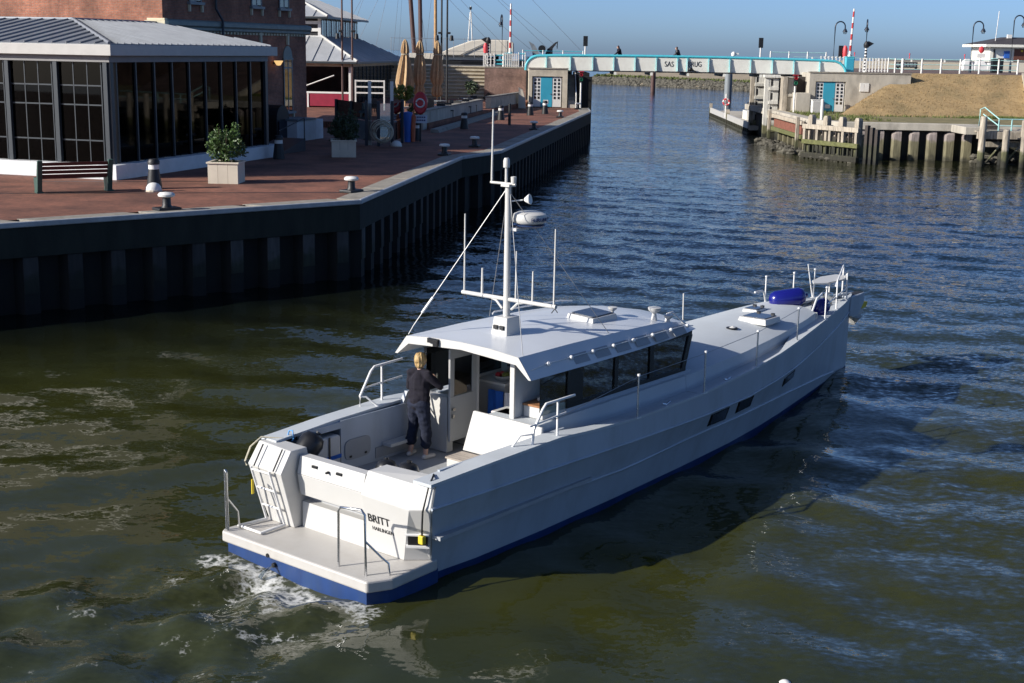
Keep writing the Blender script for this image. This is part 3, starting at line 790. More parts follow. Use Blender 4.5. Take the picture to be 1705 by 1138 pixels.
# left face (x = 0): columns, mullions, transoms, panes
for y in (0.0, 1.98, 3.95, 5.9, 7.9, 9.9, 11.9):
    MB().box(-.10, .10, y - .09 + .09, y + .17, 0.50, 3.92).build("column", 'mullion', pv, bevel=.01)
y = 0.3; k = 0
while y < TL - 1:
    for j, w in enumerate((0.55, 0.55, 0.62)):
        MB().box(.02, .06, y, y + .035, 0.5, 3.92).build("mullion", 'mullion', pv)
        MB().box(.035, .045, y + .036, y + w - .002, 0.52, 1.25).build("pane", 'pavglass', pv)
        MB().box(.035, .045, y + .036, y + w - .002, 1.30, 2.45).build("pane", 'pavglass', pv)
        MB().box(.035, .045, y + .036, y + w - .002, 2.50, 3.10).build("pane", 'pavglass', pv)
        MB().box(.035, .045, y + .036, y + w - .002, 3.15, 3.90).build("pane", 'pavglass', pv)
        for z in (1.25, 2.45, 3.10):
            MB().box(.015, .065, y + .036, y + w - .002, z + .001, z + .048).build("transom", 'mullion', pv)
        y += w
    y += .25; k += 1
# right face (y = 0): tall mullions with blinds behind
MB().box(-.02, .16, -.09, .08, 0.5, 3.92).build("column", 'mullion', pv, bevel=.01)
for k in range(9):
    x = 0.35 + k * 1.17
    MB().box(x, x + .07, -.06, .10, 0.5, 3.92).build("mullion", 'mullion', pv)
    MB().box(x + .071, x + 1.169, .01, .022, 0.52, 3.90).build("pane", 'pavglass', pv)
    for b_ in (0.28, 0.70):
        z0 = 1.45 + random.uniform(-.1, .1)
        MB().box(x + b_, x + b_ + .26, .16, .17, z0, 3.86).build("blind", 'blind', pv)
    MB().box(x + .55, x + .59, .03, .06, 0.5, 3.9).build("frame_bar", 'mullion', pv)
MB().box(SL - .3, SL - .1, -.1, HT, 0, 3.92).build("end_wall", 'mullion', pv)
MB().box(9.4, 9.5, .5, TL, 0, 4.1).build("back_wall", 'dark', pv)

# ------------------------------------------------------------------ brick building
bN = Vector((-14.83, 57.69, G))
bb = thing("brick_building", "tall red brick building with green-grey cornice behind the pavilion", "building", tuple(bN), PRZ)
BL, BH, BD = 13.3, 7.6, 26.0  # unseen depth and low eaves shaped to keep the water's reflection dark
MB().box(0.0, BL, 0.0, BD, 0, BH).build("wall", 'brickred', bb)
MB().loft([[(-.5, -.5, BH + .01), (BL + .5, -.5, BH + .01), (BL + .5, BD + .5, BH + .01), (-.5, BD + .5, BH + .01)], [(-.5, -.5, BH + .3), (BL + .5, -.5, BH + .3), (BL + .5, BD + .5, BH + .3), (-.5, BD + .5, BH + .3)], [(4.0, 4.0, 15.5), (BL - 4, 4.0, 15.5), (BL - 4, BD - 4, 15.5), (4.0, BD - 4, 15.5)]]).build("roof", 'darkroof', bb)  # unseen dark roof added so the left water reflects dark
MB().box(-.02, 4.6, -.10, -.002, 0, 5.05).build("plinth_course", 'brickred', bb)
def cornice(z, x0, x1):
    mb = MB()
    mb.extrude([(x0, 0, z), (x0, -.14, z + .04), (x0, -.14, z + .14), (x0, -.24, z + .22), (x0, -.24, z + .36), (x0, -.18, z + .42), (x0, 0, z + .46)], (x1 - x0, 0, 0))
    return mb
cornice(5.12, 0.0, BL + .22).build("cornice", 'greenstone', bb)
mb = MB().box(-.22, -.0, -.24, .62, 5.16, 5.30); mb.box(-.30, 0, -.30, .70, 5.301, 5.50); mb.box(-.22, 0, -.24, .62, 5.501, 5.60)
mb.build("cornice_return", 'stone', bb, bevel=.02)
dent = MB()
for k in range(int(BL / .3)): dent.box(.1 + k * .3, .22 + k * .3, -.10, -.001, 5.02, 5.12)
dent.build("dentils", 'stone', bb, kind='stuff')
def bwin(x, z0, z1, w, arch):
    f = MB()
    f.box(x - w / 2, x + w / 2, -.03, .0, z0, z1).build("window", 'dark', bb)
    wf = MB()
    wf.box(x - w / 2, x - w / 2 + .07, -.06, -.031, z0, z1).box(x + w / 2 - .07, x + w / 2, -.06, -.031, z0, z1)
    wf.box(x - .03, x + .03, -.06, -.031, z0, z1).box(x - w / 2 + .071, x - .031, -.06, -.031, z0, z0 + .06)
    wf.box(x - w / 2 + .071, x - .031, -.06, -.031, z1 - .5, z1 - .43).box(x + .031, x + w / 2 - .071, -.06, -.031, z1 - .5, z1 - .43)
    o = wf.build("window_frame", 'winframe', bb)
    MB().box(x - w / 2 + .07, x + w / 2 - .07, -.045, -.04, z0 + .06, z1).build("pane", 'housewin', o)
    MB().box(x - w / 2 - .12, x + w / 2 + .12, -.16, -.001, z0 - .12, z0 - .002).build("sill", 'winframe', o)
    for sx in (-1, 1):
        MB().box(x + sx * (w / 2 + .02) - .05, x + sx * (w / 2 + .02) + .05, -.10, -.002, z0 - .42, z0 - .125).build("sill_bracket", 'stone', o)
    if arch:
        pts = [(x - w / 2, 0, z1)] + [(x - w / 2 * math.cos(math.pi * k / 10), 0, z1 + w / 2 * 1.25 * math.sin(math.pi * k / 10)) for k in range(1, 10)] + [(x + w / 2, 0, z1)]
        MB().extrude(pts, (0, -.05, 0)).build("arch_head", 'greenstone', o)
        MB().box(x - .09, x + .09, -.1, -.002, z1 + w * .62 + .05, z1 + w * .62 + .6).build("keystone", 'stone', o)
        MB().box(x - w / 2 - .03, x + w / 2 + .03, -.09, -.052, z1 - .08, z1 + .02).build("impost", 'greenstone', o)
bwin(8.4, 0.95, 4.0, .95, True); bwin(11.2, 1.35, 3.95, .95, True)
for x in (2.6, 8.1, 10.9): bwin(x, 6.35, 7.42, 1.0, False)
MB().tube([(4.2, -.12, 7.55), (4.2, -.12, 6.1), (4.45, -.30, 5.6), (4.45, -.30, 4.9)], .06, 8).build("downpipe", 'postblue', bb)
wl = thing("wall_lamp", "small lit wall lamp on the brick building by the end of the pavilion roof", "lamp", tuple(Matrix.Translation(bN) @ Matrix.Rotation(PRZ, 4, 'Z') @ Vector((9.7, -.3, 3.72))), PRZ)
MB().box(-.04, .04, -.02, .28, -.04, .04).build("bracket", 'iron', wl)
MB().lathe([(0, -.12), (.1, -.1), (.22, .1), (.2, .12), (0, .1)], 12).build("shade", 'lampglow', wl, smooth=40)
hd = thing("entrance_canopy", "dark rounded doorway hood at the foot of the brick wall", "canopy", tuple(Matrix.Translation(bN) @ Matrix.Rotation(PRZ, 4, 'Z') @ Vector((8.9, -.9, 0))), PRZ)
MB().extrude([(-.65, 0, 0), (-.65, 0, 1.1)] + [(-.65 * math.cos(math.pi * k / 10), 0, 1.1 + .65 * math.sin(math.pi * k / 10)) for k in range(1, 10)] + [(.65, 0, 1.1), (.65, 0, 0)], (0, .85, 0)).build("hood", 'iron', hd)
MB().box(-.5, .5, -.06, -.001, 0, 1.0).build("door", 'postblue', hd)
pb = thing("stone_plinth_block", "pale low plinth block in the shade at the corner of the brick building", "plinth", tuple(Matrix.Translation(bN) @ Matrix.Rotation(PRZ, 4, 'Z') @ Vector((9.2, -1.5, 0))), PRZ)
MB().box(0, 2.0, 0, 1.4, 0, .98).build("block", 'plinth', pb, bevel=.02)
MB().box(2.1, 3.0, .05, 1.4, 0, .98).build("block", 'plinth', pb, bevel=.02)
MB().box(-.05, 2.03, -.05, 1.4, .982, 1.08).build("cap", 'winframe', pb)
for a, b in (((-19.0, 40.55), (-5.3, 43.2)), ((-16.0, 44.9), (-8.9, 46.3))):  # two thin dark strips laid on the paving
    a, b = Vector(a), Vector(b); nn = Vector((-(b - a).y, (b - a).x)).normalized() * .07
    MB().face([(p.x, p.y, G + .004) for p in (a - nn, b - nn, b + nn, a + nn)]).build("dark_strip", 'iron', kind='structure')
rp = thing("entrance_ramp", "small dark ramp with side rail at the end of the pavilion", "ramp", tuple(Matrix.Translation((-13.78, 46.25, G)) @ Matrix.Rotation(PRZ, 4, 'Z') @ Vector((12.1, .0, 0))), PRZ)
MB().extrude([(0, 0, 0), (2.6, 0, 0), (2.6, 0, .55)], (0, 1.4, 0)).build("deck", 'postblue', rp)
MB().tube([(0.1, 0, .1), (0.1, 0, 1.0), (2.5, 0, 1.45), (2.5, 0, .5)], .025, 6).build("handrail", 'iron', rp)

# ------------------------------------------------------------------ cafe with two roofs
CW = Matrix.Translation((-12.6, 103.5, G)) @ Matrix.Rotation(R(84), 4, 'Z')
cf = thing("cafe_pavilion", "two-tier cafe with pale seamed roofs and white clerestory behind the brick building", "cafe", (-12.6, 103.5, G), R(84))
CL, CT, CO = 18.5, 14.0, 0.75
for z0, z1, u, o_, L0, L1, T1, nm in ((3.42, 5.25, 2.9, CO, 0, CL, CT, 0), (6.75, 8.3, 6.0, .7, 2.9, 16.2, 11.5, 1)):
    x0 = L0 - o_; x1 = L1 + o_; y0 = L0 - o_ if nm else -CO; y1 = T1 + o_
    run = (u + o_) if nm == 0 else 3.6
    sl_ = (z1 - z0) / run
    tr = lambda p, y0=y0, z0=z0, sl_=sl_: (p[0], p[1], z0 + (p[1] - y0) * sl_)
    tl = lambda p, x0=x0, z0=z0, sl_=sl_: (p[0], p[1], z0 + (p[0] - x0) * sl_)
    te = lambda p, x1=x1, z0=z0, sl_=sl_: (p[0], p[1], z0 + (x1 - p[0]) * sl_)
    hip_panels(cf, [(x0, y0), (x1, y0), (x1 - run, y0 + run), (x0 + run, y0 + run)], 0.62, 0, tr, "roof_panel", 'zinc_cafe', seam=.05)
    hip_panels(cf, [(x0, y0), (x0 + run, y0 + run), (x0 + run, y1), (x0, y1)], 1.15, 1, tl, "roof_panel", 'zinc_cafe', seam=.06)
    hip_panels(cf, [(x1, y0), (x1 - run, y0 + run), (x1 - run, y1), (x1, y1)], 1.15, 1, te, "roof_panel", 'zinc_cafe', seam=.06)
    MB().tube([(x0, y0, z0 + .06), (x0 + run, y0 + run, z1 + .08)], .10, 6).build("hip_cap", 'fascia', cf)
    MB().box(x0 + run, x1 - run, y0 + run, y1, z1 - .05, z1 + .02).build("roof_deck", 'zinc_cafe', cf)
    MB().box(x0, x1, y0 - .02, y0 + .06, z0 - .14, z0 - .005).build("gutter", 'mullion', cf)
    MB().box(x0 - .02, x0 + .06, y0 + .061, y1, z0 - .14, z0 - .005).build("gutter", 'mullion', cf)
    MB().box(x0 + .07, x1, y0 + .07, y1, z0 - .10, z0 - .06).build("soffit", 'soffit', cf)
# lower storey
MB().box(0, CL, -.06, .06, 3.05, 3.30).build("head_beam", 'concretewarm', cf)
MB().box(-.06, .06, .062, CT, 3.05, 3.30).build("head_beam", 'concretewarm', cf)
MB().box(1.2, CL - .3, 1.0, CT, 0, 3.2).build("core", 'dark', cf)
for x, y in ((0, 0), (0, 6.6), (0, 7.2), (0, 13)):
    MB().box(-.08, .08, y - .08, y + .08, 0, 3.05).build("post", 'post', cf)
MB().box(-.05, .05, .1, 6.5, 1.05, 1.18).build("rail", 'post', cf)
MB().box(-.05, .05, 3.2, 3.32, 0, 1.045).build("post", 'post', cf)
for y in (.12, 3.34): MB().box(-.02, .02, y, y + 3.0, .1, 1.04).build("panel", 'redpanel', cf)
MB().box(-.03, .03, 7.3, 12.8, 0, 3.0).build("panel", 'redpanel', cf)
MB().tube([(-.1, 1.2, 2.4), (-.1, 4.6, 1.15)], .05, 6).build("brace", 'post', cf)
MB().box(.0, .012, .1, 6.5, 1.2, 3.04).build("pane", 'housewin', cf)
for k in range(13):
    x = .3 + k * 1.38
    MB().box(x, x + .10, -.06, .06, 0, 3.05).build("mullion", 'mullion', cf)
    MB().box(x + .101, x + 1.379, -.01, .0, .3, 3.04).build("pane", 'clearglass', cf)
    for j in range(2): MB().box(x + .25 + j * .6, x + .55 + j * .6, .25, .27, .3, 2.95).build("curtain", 'winframe', cf)
# upper clerestory
MB().box(3.0, 16.0, 3.0, 11.0, 5.0, 6.75).build("clerestory_wall", 'dark', cf)
for k in range(8):
    x = 2.9 + k * 1.64
    MB().box(x, x + .16, 2.88, 2.99, 5.1, 6.72).build("mullion", 'winframe', cf)
    for j in range(2):
        MB().box(x + .22 + j * .70, x + .86 + j * .70, 2.93, 2.99, 5.2, 6.6).build("window_frame", 'winframe', cf)
        MB().box(x + .28 + j * .70, x + .80 + j * .70, 2.91, 2.925, 5.28, 6.5).build("pane", 'clearglass', cf)
for k in range(3):
    y = 2.9 + k * 2.6
    MB().box(2.86, 2.99, y + .02, y + .25, 5.1, 6.72).build("mullion", 'post', cf)
    for z in (5.1, 5.65, 6.2): MB().box(2.88, 2.985, y + .251, y + 2.6, z, z + .24).build("louvre", 'post', cf)

# ------------------------------------------------------------------ terrace, low wall, steps, retaining wall, road
ter = MB(); ter.prism([(-5.0, 78), (0.5, 110.9), (.95, 113.5), (.95, 117), (-12, 117), (-12, 78)], G - .3, 2.75)
ter.build("terrace_paving", 'pave', kind='structure')
def seg_wall(name, label, a, b, z0, z1, w, m, cap=None):
    t = thing(name, label, "wall", (a[0], a[1], z0), math.atan2(b[1] - a[1], b[0] - a[0]))
    L_ = math.hypot(b[0] - a[0], b[1] - a[1]); n = max(1, int(L_ / 3.5))
    for k in range(n): MB().box(k * L_ / n + .006, (k + 1) * L_ / n - .006, 0, w, 0, z1 - z0).build("wall_block", m, t, bevel=.02)
    if cap: MB().box(-.03, L_ + .03, -.05, w + .05, z1 - z0 + .002, z1 - z0 + .09).build("coping", cap, t, bevel=.01)
    return t
seg_wall("terrace_wall", "longer low concrete terrace wall beside the parasols", (-5.25, 77), (-2.35, 96.2), G, 3.42, .4, 'concrete', 'coping')
seg_wall("terrace_wall", "shorter low concrete terrace wall leading to the left turquoise door", (-1.85, 99), (.45, 110.4), G, 3.52, .4, 'concretewarm', 'coping')
MB().extrude([(-4.7, 75, G), (-4.2, 75, G), (-4.3, 75, G + .16), (-4.7, 75, G + .2)], (3.3, 24.5, 0)).build("kerb", 'coping', kind='structure')
st = thing("stone_steps", "flight of long pale steps rising behind the closed parasols", "steps", (-2.75, 117, 2.75))
for k in range(9):
    so_ = MB().box(-9.5, -.02, k * .42 - .02, 4.4, k * .3, k * .3 + .21).build("step", 'step', st)
    for j in range(4): MB().box(-9.5 + j * 2.37 + .01, -9.5 + (j + 1) * 2.37 - .01, k * .42 - .14, 4.4, k * .3 + .212, k * .3 + .298).build("tread", 'concretewarm', so_, bevel=.015)
rw = thing("retaining_wall", "plain red brick retaining wall left of the turquoise door house", "wall", (-2.75, 117, 2.4))
MB().box(0, 3.68, 0, .5, 0, 2.98).build("wall", 'brickwall', rw)
MB().box(-.02, 3.70, -.04, .5, 2.982, 3.10).build("coping", 'coping', rw, bevel=.015)
MB().box(3.55, 3.72, -.06, -.002, 0, 2.97).build("joint_post", 'iron', rw)
rd = MB(); rd.prism([(-60, 121.2), (-12.2, 121.2), (-2.7, 121.2), (-2.7, 117.55), (.98, 117.55), (.98, 119.4), (4.8, 119.4), (4.8, 132), (-60, 132)], 2, 5.42)
rd.build("quay_road", 'road', kind='structure')
stn = thing("cream_stone_marker", "cream stone block standing at the end of the low terrace wall", "stone", (.45, 108.2, G))
MB().loft([[(-.3, -.25, 0), (.3, -.25, 0), (.3, .25, 0), (-.3, .25, 0)], [(-.28, -.2, .9), (.25, -.2, .8), (.25, .2, .8), (-.28, .2, .9)], [(-.3, -.2, 1.65), (.05, -.2, 1.45), (.05, .2, 1.45), (-.3, .2, 1.65)]]).build("block", 'planter', stn, bevel=.04)
wd = thing("dark_wedge_block", "dark triangular block at the foot of the red brick wall", "block", (-2.6, 115.8, 2.75))
MB().extrude([(-.4, 0, 0), (1.1, 0, 0), (.2, 0, .62)], (0, .7, 0)).build("block", 'iron', wd)

# ------------------------------------------------------------------ door houses under the bridge ramps
def door_house(name, label, x0, x1, Y, zb, zt, depth, d0, d1, wl, wr, m):
    t = thing(name, label, "bridge house", (x0, Y, zb))
    q = Matrix.Translation((-x0, -Y, -zb))
    dz0, dz1 = zb + .06, 4.82
    a, b = wl[0] - .08, wr[1] + .08
    for p, nm in (((x0, a, Y, Y + .5, zb, zt), "wall"), ((b, x1, Y, Y + .5, zb, zt), "wall"), ((a + .001, b - .001, Y, Y + .5, dz1 + .06, zt), "lintel"), ((x0, x1, Y + .502, Y + depth, zb, zt), "wall")):
        MB(q).box(*p).build(nm, m, t)
    MB(q).box(x0 - .05, x1 + .05, Y - .06, Y + .5, zt + .002, zt + .10).build("coping", 'coping', t)
    dr_ = MB(q).box(d0, d1, Y + .10, Y + .16, dz0, dz1).build("door", 'turqdoor', t, bevel=.01)
    MB(q).box(d1 - .16, d1 - .06, Y + .05, Y + .099, dz0 + 1.0, dz0 + 1.05).build("handle", 'steel', dr_)
    MB(q).box(d0 + .2, d0 + .62, Y + .085, Y + .099, dz0 + .25, dz0 + .55).build("vent", 'post', dr_)
    for (u, v) in (wl, wr):
        f = MB(q).box(u, v - .002, Y + .12, Y + .18, dz0, dz1).build("side_panel", 'post', t)
        w = (v - u)
        n = 2; pw = w / (n + .35)
        for i in range(n):
            for j in range(6):
                cx = u + w * (.28 + .45 * i); z1 = dz1 - .12 - j * .285
                MB(q).box(cx - .085, cx + .085, Y + .105, Y + .119, z1 - .19, z1).build("pane", 'housewin', f)
    MB(q).box(a, b, Y + .19, Y + .3, zb, dz1).build("backing", 'dark', t)
    return t
door_house("bridge_house", "small concrete house with turquoise door at the left end of the bridge", .98, 4.1, 110.5, G, 5.46, 8.6, 1.96, 2.88, (1.33, 1.955), (2.885, 3.61), 'concretewarm')
dh = door_house("bridge_house", "long concrete wall house with turquoise door at the right end of the bridge", 23.5, 31.6, 110.0, 2.45, 5.55, 4.0, 24.66, 25.6, (24.08, 24.655), (25.605, 26.34), 'concrete')
q = Matrix.Translation((-23.5, -110.0, -2.45))
for x in (27.55, 27.92): MB(q).box(x, x + .35, 109.93, 109.998, 4.13, 4.80).build("shutter", 'post', dh, bevel=.01)
MB(q).box(22.35, 23.498, 109.3, 111.5, 2.45, 3.95).build("low_wall", 'concrete', dh, bevel=.02)
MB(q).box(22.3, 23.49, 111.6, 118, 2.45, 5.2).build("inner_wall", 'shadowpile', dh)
mb = MB(q)
for k in range(7): MB(q).box(22.5, 23.3, 112.0 + k * .5, 113.2 + k * .5, 2.6 + k * .35, 2.95 + k * .35).build("stair_step", 'concrete', dh)
sl_ = thing("quay_stairs", "shaded concrete stairs between the left door house and the dark pier", "stairs", (4.15, 110.6, G))
for k in range(9): MB().box(.02, .62, k * .42, k * .42 + .9, k * .29, k * .29 + .28).build("stair_step", 'concrete', sl_)
MB().tube([(.68, -.1, 0), (.68, -.1, 1.0), (.68, 3.4, 3.4)], .05, 6).build("handrail", 'post', sl_)

def signal(name, label, x, y, z0, z1):
    t = thing(name, label, "signal light", (x, y, z0))
    MB().tube([(0, 0, 0), (0, 0, z1 - z0)], .07, 8).build("pole", 'post', t)
    h = z1 - z0
    MB().box(-.14, .14, -.16, .12, h - .05, h + .75).build("housing", 'iron', t, bevel=.02)
    MB().lathe([(0, 0), (.12, 0), (.13, .16), (.11, .16), (.1, .03)], 12, (0, -.16, h + .55), (0, -1, 0)).build("red_lens", 'red', t)
    MB().lathe([(0, 0), (.12, 0), (.13, .16), (.11, .16), (.1, .03)], 12, (0, -.16, h + .17), (0, -1, 0)).build("green_lens", 'green', t)
    MB().box(-.2, .2, -.33, .15, h + .752, h + .80).build("red_cap", 'red', t)
signal("signal_light", "red and green navigation light by the left quay stairs", 5.12, 109.0, G, 4.55)
signal("signal_light", "red and green navigation light on a white pole beside the right gate pillar", 21.95, 108.0, 2.5, 4.6)

# ------------------------------------------------------------------ bridge
br = thing("bridge", "white plate girder bridge with turquoise top pipe and ribs spelling SAS BRUG", "bridge", (14, 113, 5.3))
bq = Matrix.Translation((-14, -113, -5.3))
camz = lambda x: 0.13 * (1 - ((x - 14) / 13.2) ** 2)
ribs = [2.43, 4.41, 6.24, 7.97, 9.72, 11.47, 13.2, 14.0, 15.77, 17.49, 19.22, 21.0, 22.77, 24.9]
ends = [.75] + ribs + [27.0]
for k in range(len(ends) - 1):
    a, b = ends[k] + .03, ends[k + 1] - .03
    zb = 5.28
    if k == 0:
        poly = [(a, 113, zb)] + [(a + 1.1 * (1 - math.cos(t)), 113, 5.45 + .92 * math.sin(t)) for t in [math.pi / 2 * i / 8 for i in range(9)]] + [(b, 113, 6.40), (b, 113, zb)]
    elif k == len(ends) - 2:
        poly = [(a, 113, zb), (a, 113, 6.40)] + [(b - 1.1 * (1 - math.sin(t)), 113, 5.45 + .92 * math.cos(t)) for t in [math.pi / 2 * i / 8 for i in range(9)]] + [(b, 113, zb)]
    else:
        poly = [(a, 113, zb + camz(a)), (a, 113, 6.38 + camz(a)), (b, 113, 6.38 + camz(b)), (b, 113, zb + camz(b))]
    MB(bq).extrude(poly, (0, .06, 0)).build("girder_panel", 'girder', br)
for x in ribs:
    MB(bq).extrude([(x - .05, 112.99, 5.30 + camz(x)), (x + .05, 112.99, 5.30 + camz(x)), (x + .05, 112.99, 6.38 + camz(x)), (x - .05, 112.99, 6.38 + camz(x))], (0, -.10, 0)).build("rib", 'turq', br)
    MB(bq).extrude([(x - .012, 112.89, 5.30 + camz(x)), (x - .012, 112.76, 5.30 + camz(x)), (x - .012, 112.89, 6.30 + camz(x))], (.024, 0, 0)).build("gusset", 'girder', br)
pipe = [(.72, 113.03, 5.30), (.74, 113.03, 5.55)] + [(.74 + 1.15 * (1 - math.cos(t)), 113.03, 5.55 + .93 * math.sin(t)) for t in [math.pi / 2 * i / 8 for i in range(1, 9)]]
pipe += [(x, 113.03, 6.48 + camz(x)) for x in range(3, 26)]
pipe += [(27.05 - 1.15 * (1 - math.sin(t)), 113.03, 5.55 + .93 * math.cos(t)) for t in [math.pi / 2 * i / 8 for i in range(0, 9)]] + [(27.06, 113.03, 5.3)]
MB(bq).tube(pipe, .105, 10).build("top_pipe", 'turq', br, smooth=50)
MB(bq).tube([(p[0], p[1] + 5.2, p[2]) for p in pipe], .105, 10).build("top_pipe", 'turq', br, smooth=50)
MB(bq).box(.8, 27.0, 118.2, 118.26, 5.3, 6.38).build("far_girder", 'girder', br)
MB(bq).box(1.0, 26.9, 113.065, 118.19, 5.30, 5.48).build("deck", 'road', br)
for x in range(5, 24, 3): MB(bq).box(x, x + .2, 113.065, 118.19, 5.06, 5.298).build("cross_beam", 'girder', br)
text_obj("SAS", .60, frame3((12.12 - 14, 112.985 - 113, 5.80 - 5.3), (1, 0, 0), (0, 0, 1)), 'letter', br, "lettering", .82)
text_obj("BRUG", .60, frame3((14.06 - 14, 112.985 - 113, 5.83 - 5.3), (1, 0, 0), (0, 0, 1)), 'letter', br, "lettering", .72)
fl = thing("bridge_floodlight", "small dark lamp fixed under the word BRUG on the girder", "lamp", (14.25, 112.7, 5.62))
MB().sph((0, 0, 0), (.2, .18, .17), 10, 7).build("housing", 'iron', fl, smooth=60)
MB().extrude([(.1, -.05, -.15), (.55, -.05, -.22), (.1, -.05, .05)], (0, .1, 0)).build("bracket", 'iron', fl)
for x, y, r_, z1, lab, m in ((24.2, 243, .42, 3.4, "brown mooring pile with a red cap standing in the channel beyond the bridge", 'ironbrown'), (30.9, 200, .55, 5.0, "thick grey steel mooring pile beside the lifebuoy pontoon", 'winframe')):
    t = thing("mooring_pile", lab, "mooring pile", (x, y, 0))
    MB().lathe([(0, -2), (r_, -2), (r_, z1), (0, z1)], 14).build("pile", m, t, smooth=40)
    MB().lathe([(0, z1 + .002), (r_ * 1.05, z1 + .002), (r_ * .9, z1 + .7), (0, z1 + .8)], 14).build("cap", 'red' if m == 'ironbrown' else 'winframe', t, smooth=40)

# people riding over the bridge
def cyclist(name_label, x, lean, facing, jacket, hair):
    t = thing("person", name_label, "person", (x, 115.3, 5.48), 0 if facing > 0 else math.pi)
    b = MB()
    hip = Vector((-.15, 0, 1.05)); sh = hip + Vector((math.sin(lean) * .52, 0, math.cos(lean) * .52)); nk = sh + Vector((.04, 0, .10)); hd_ = nk + Vector((.05, 0, .16))
    capsule(b, hip, sh, .15, .17); capsule(b, sh, nk, .07, .06)
    b.sph(hd_, (.095, .08, .12)); b.sph(hd_ + Vector((.10, 0, -.02)), (.02, .015, .02))
    for sy in (-1, 1):
        el_ = sh + Vector((.22, sy * .24, -.26)); ha = Vector((.42, sy * .24, 1.12))
        capsule(b, sh + Vector((0, sy * .17, -.02)), el_, .055, .045); capsule(b, el_, ha, .042, .032)
        for f_ in range(4): capsule(b, ha + Vector((.02, sy * (.03 - .02 * f_), 0)), ha + Vector((.07 - .006 * f_, sy * (.03 - .02 * f_), -.03)), .010, .008)
        capsule(b, ha + Vector((.0, -sy * .03, 0)), ha + Vector((.04, -sy * .05, -.03)), .011, .009)
        kn = hip + Vector((.42, sy * .1, -.15 if sy > 0 else -.32)); ft = kn + Vector((-.10, 0, -.45))
        capsule(b, hip + Vector((0, sy * .1, 0)), kn, .09, .065); capsule(b, kn, ft, .06, .042); capsule(b, ft, ft + Vector((.16, 0, -.04)), .045, .035)
    remeshed(b, "body", .022, 'skin', t, 3)
    j = MB(); capsule(j, hip + Vector((0, 0, .0)), sh, .165, .19)
    for sy in (-1, 1):
        el_ = sh + Vector((.22, sy * .24, -.26)); ha = Vector((.42, sy * .24, 1.12))
        capsule(j, sh + Vector((0, sy * .17, -.02)), el_, .07, .058); capsule(j, el_, el_.lerp(ha, .85), .056, .045)
    remeshed(j, "jacket", .025, jacket, t, 4)
    p = MB()
    for sy in (-1, 1):
        kn = hip + Vector((.42, sy * .1, -.15 if sy > 0 else -.32)); ft = kn + Vector((-.10, 0, -.45))
        capsule(p, hip + Vector((0, sy * .1, 0)), kn, .105, .08); capsule(p, kn, kn.lerp(ft, .9), .075, .055)
    capsule(p, hip + Vector((0, -.08, 0)), hip + Vector((0, .08, 0)), .14, .14)
    remeshed(p, "trousers", .025, 'jeans', t, 4)
    h = MB(); h.sph(hd_ + Vector((-.02, 0, .03)), (.105, .095, .115))
    if hair == 'long': capsule(h, hd_ + Vector((-.06, 0, 0)), hd_ + Vector((-.12, 0, -.28)), .08, .06)
    remeshed(h, "hair", .02, 'ironbrown', t, 3)
    bk = thing("bicycle", "dark bicycle under the %s" % ("cyclist in the light sleeved jacket" if hair == 'long' else "cyclist leaning forward in black"), "bicycle", (x, 115.3, 5.48), 0 if facing > 0 else math.pi)
    for wx in (-.5, .55):
        pts = [(wx + .34 * math.cos(a), 0, .35 + .34 * math.sin(a)) for a in [2 * math.pi * i / 20 for i in range(21)]]
        w = MB().tube(pts, .02, 6).build("wheel", 'black', bk)
        sp = MB()
        for i in range(6): sp.tube([(wx, 0, .35), (wx + .32 * math.cos(i * 1.047), 0, .35 + .32 * math.sin(i * 1.047))], .004, 4)
        sp.build("spokes", 'steel', w)
    fr = MB()
    for a_, b_ in (((-.5, 0, .35), (0, 0, .32)), ((0, 0, .32), (-.17, 0, .85)), ((-.17, 0, .80), (-.5, 0, .35)), ((0, 0, .32), (.42, 0, .8)), ((-.15, 0, .75), (.42, 0, .82)), ((.40, 0, .95), (.55, 0, .35))): fr.tube([a_, b_], .018, 6)
    fr.build("frame", 'iron', bk)
    MB().sph((-.2, 0, .9), (.13, .09, .045)).build("saddle", 'black', bk)
    MB().tube([(.36, -.27, 1.06), (.42, -.2, 1.05), (.42, .2, 1.05), (.36, .27, 1.06)], .014, 6).build("handlebar", 'iron', bk)
cyclist("cyclist with long dark hair and pale sleeves riding left on the bridge", 8.5, .25, -1, 'sweater', 'long')
cyclist("cyclist in a black jacket leaning forward on the bridge near the word SAS", 13.45, .35, -1, 'iron', 'short')

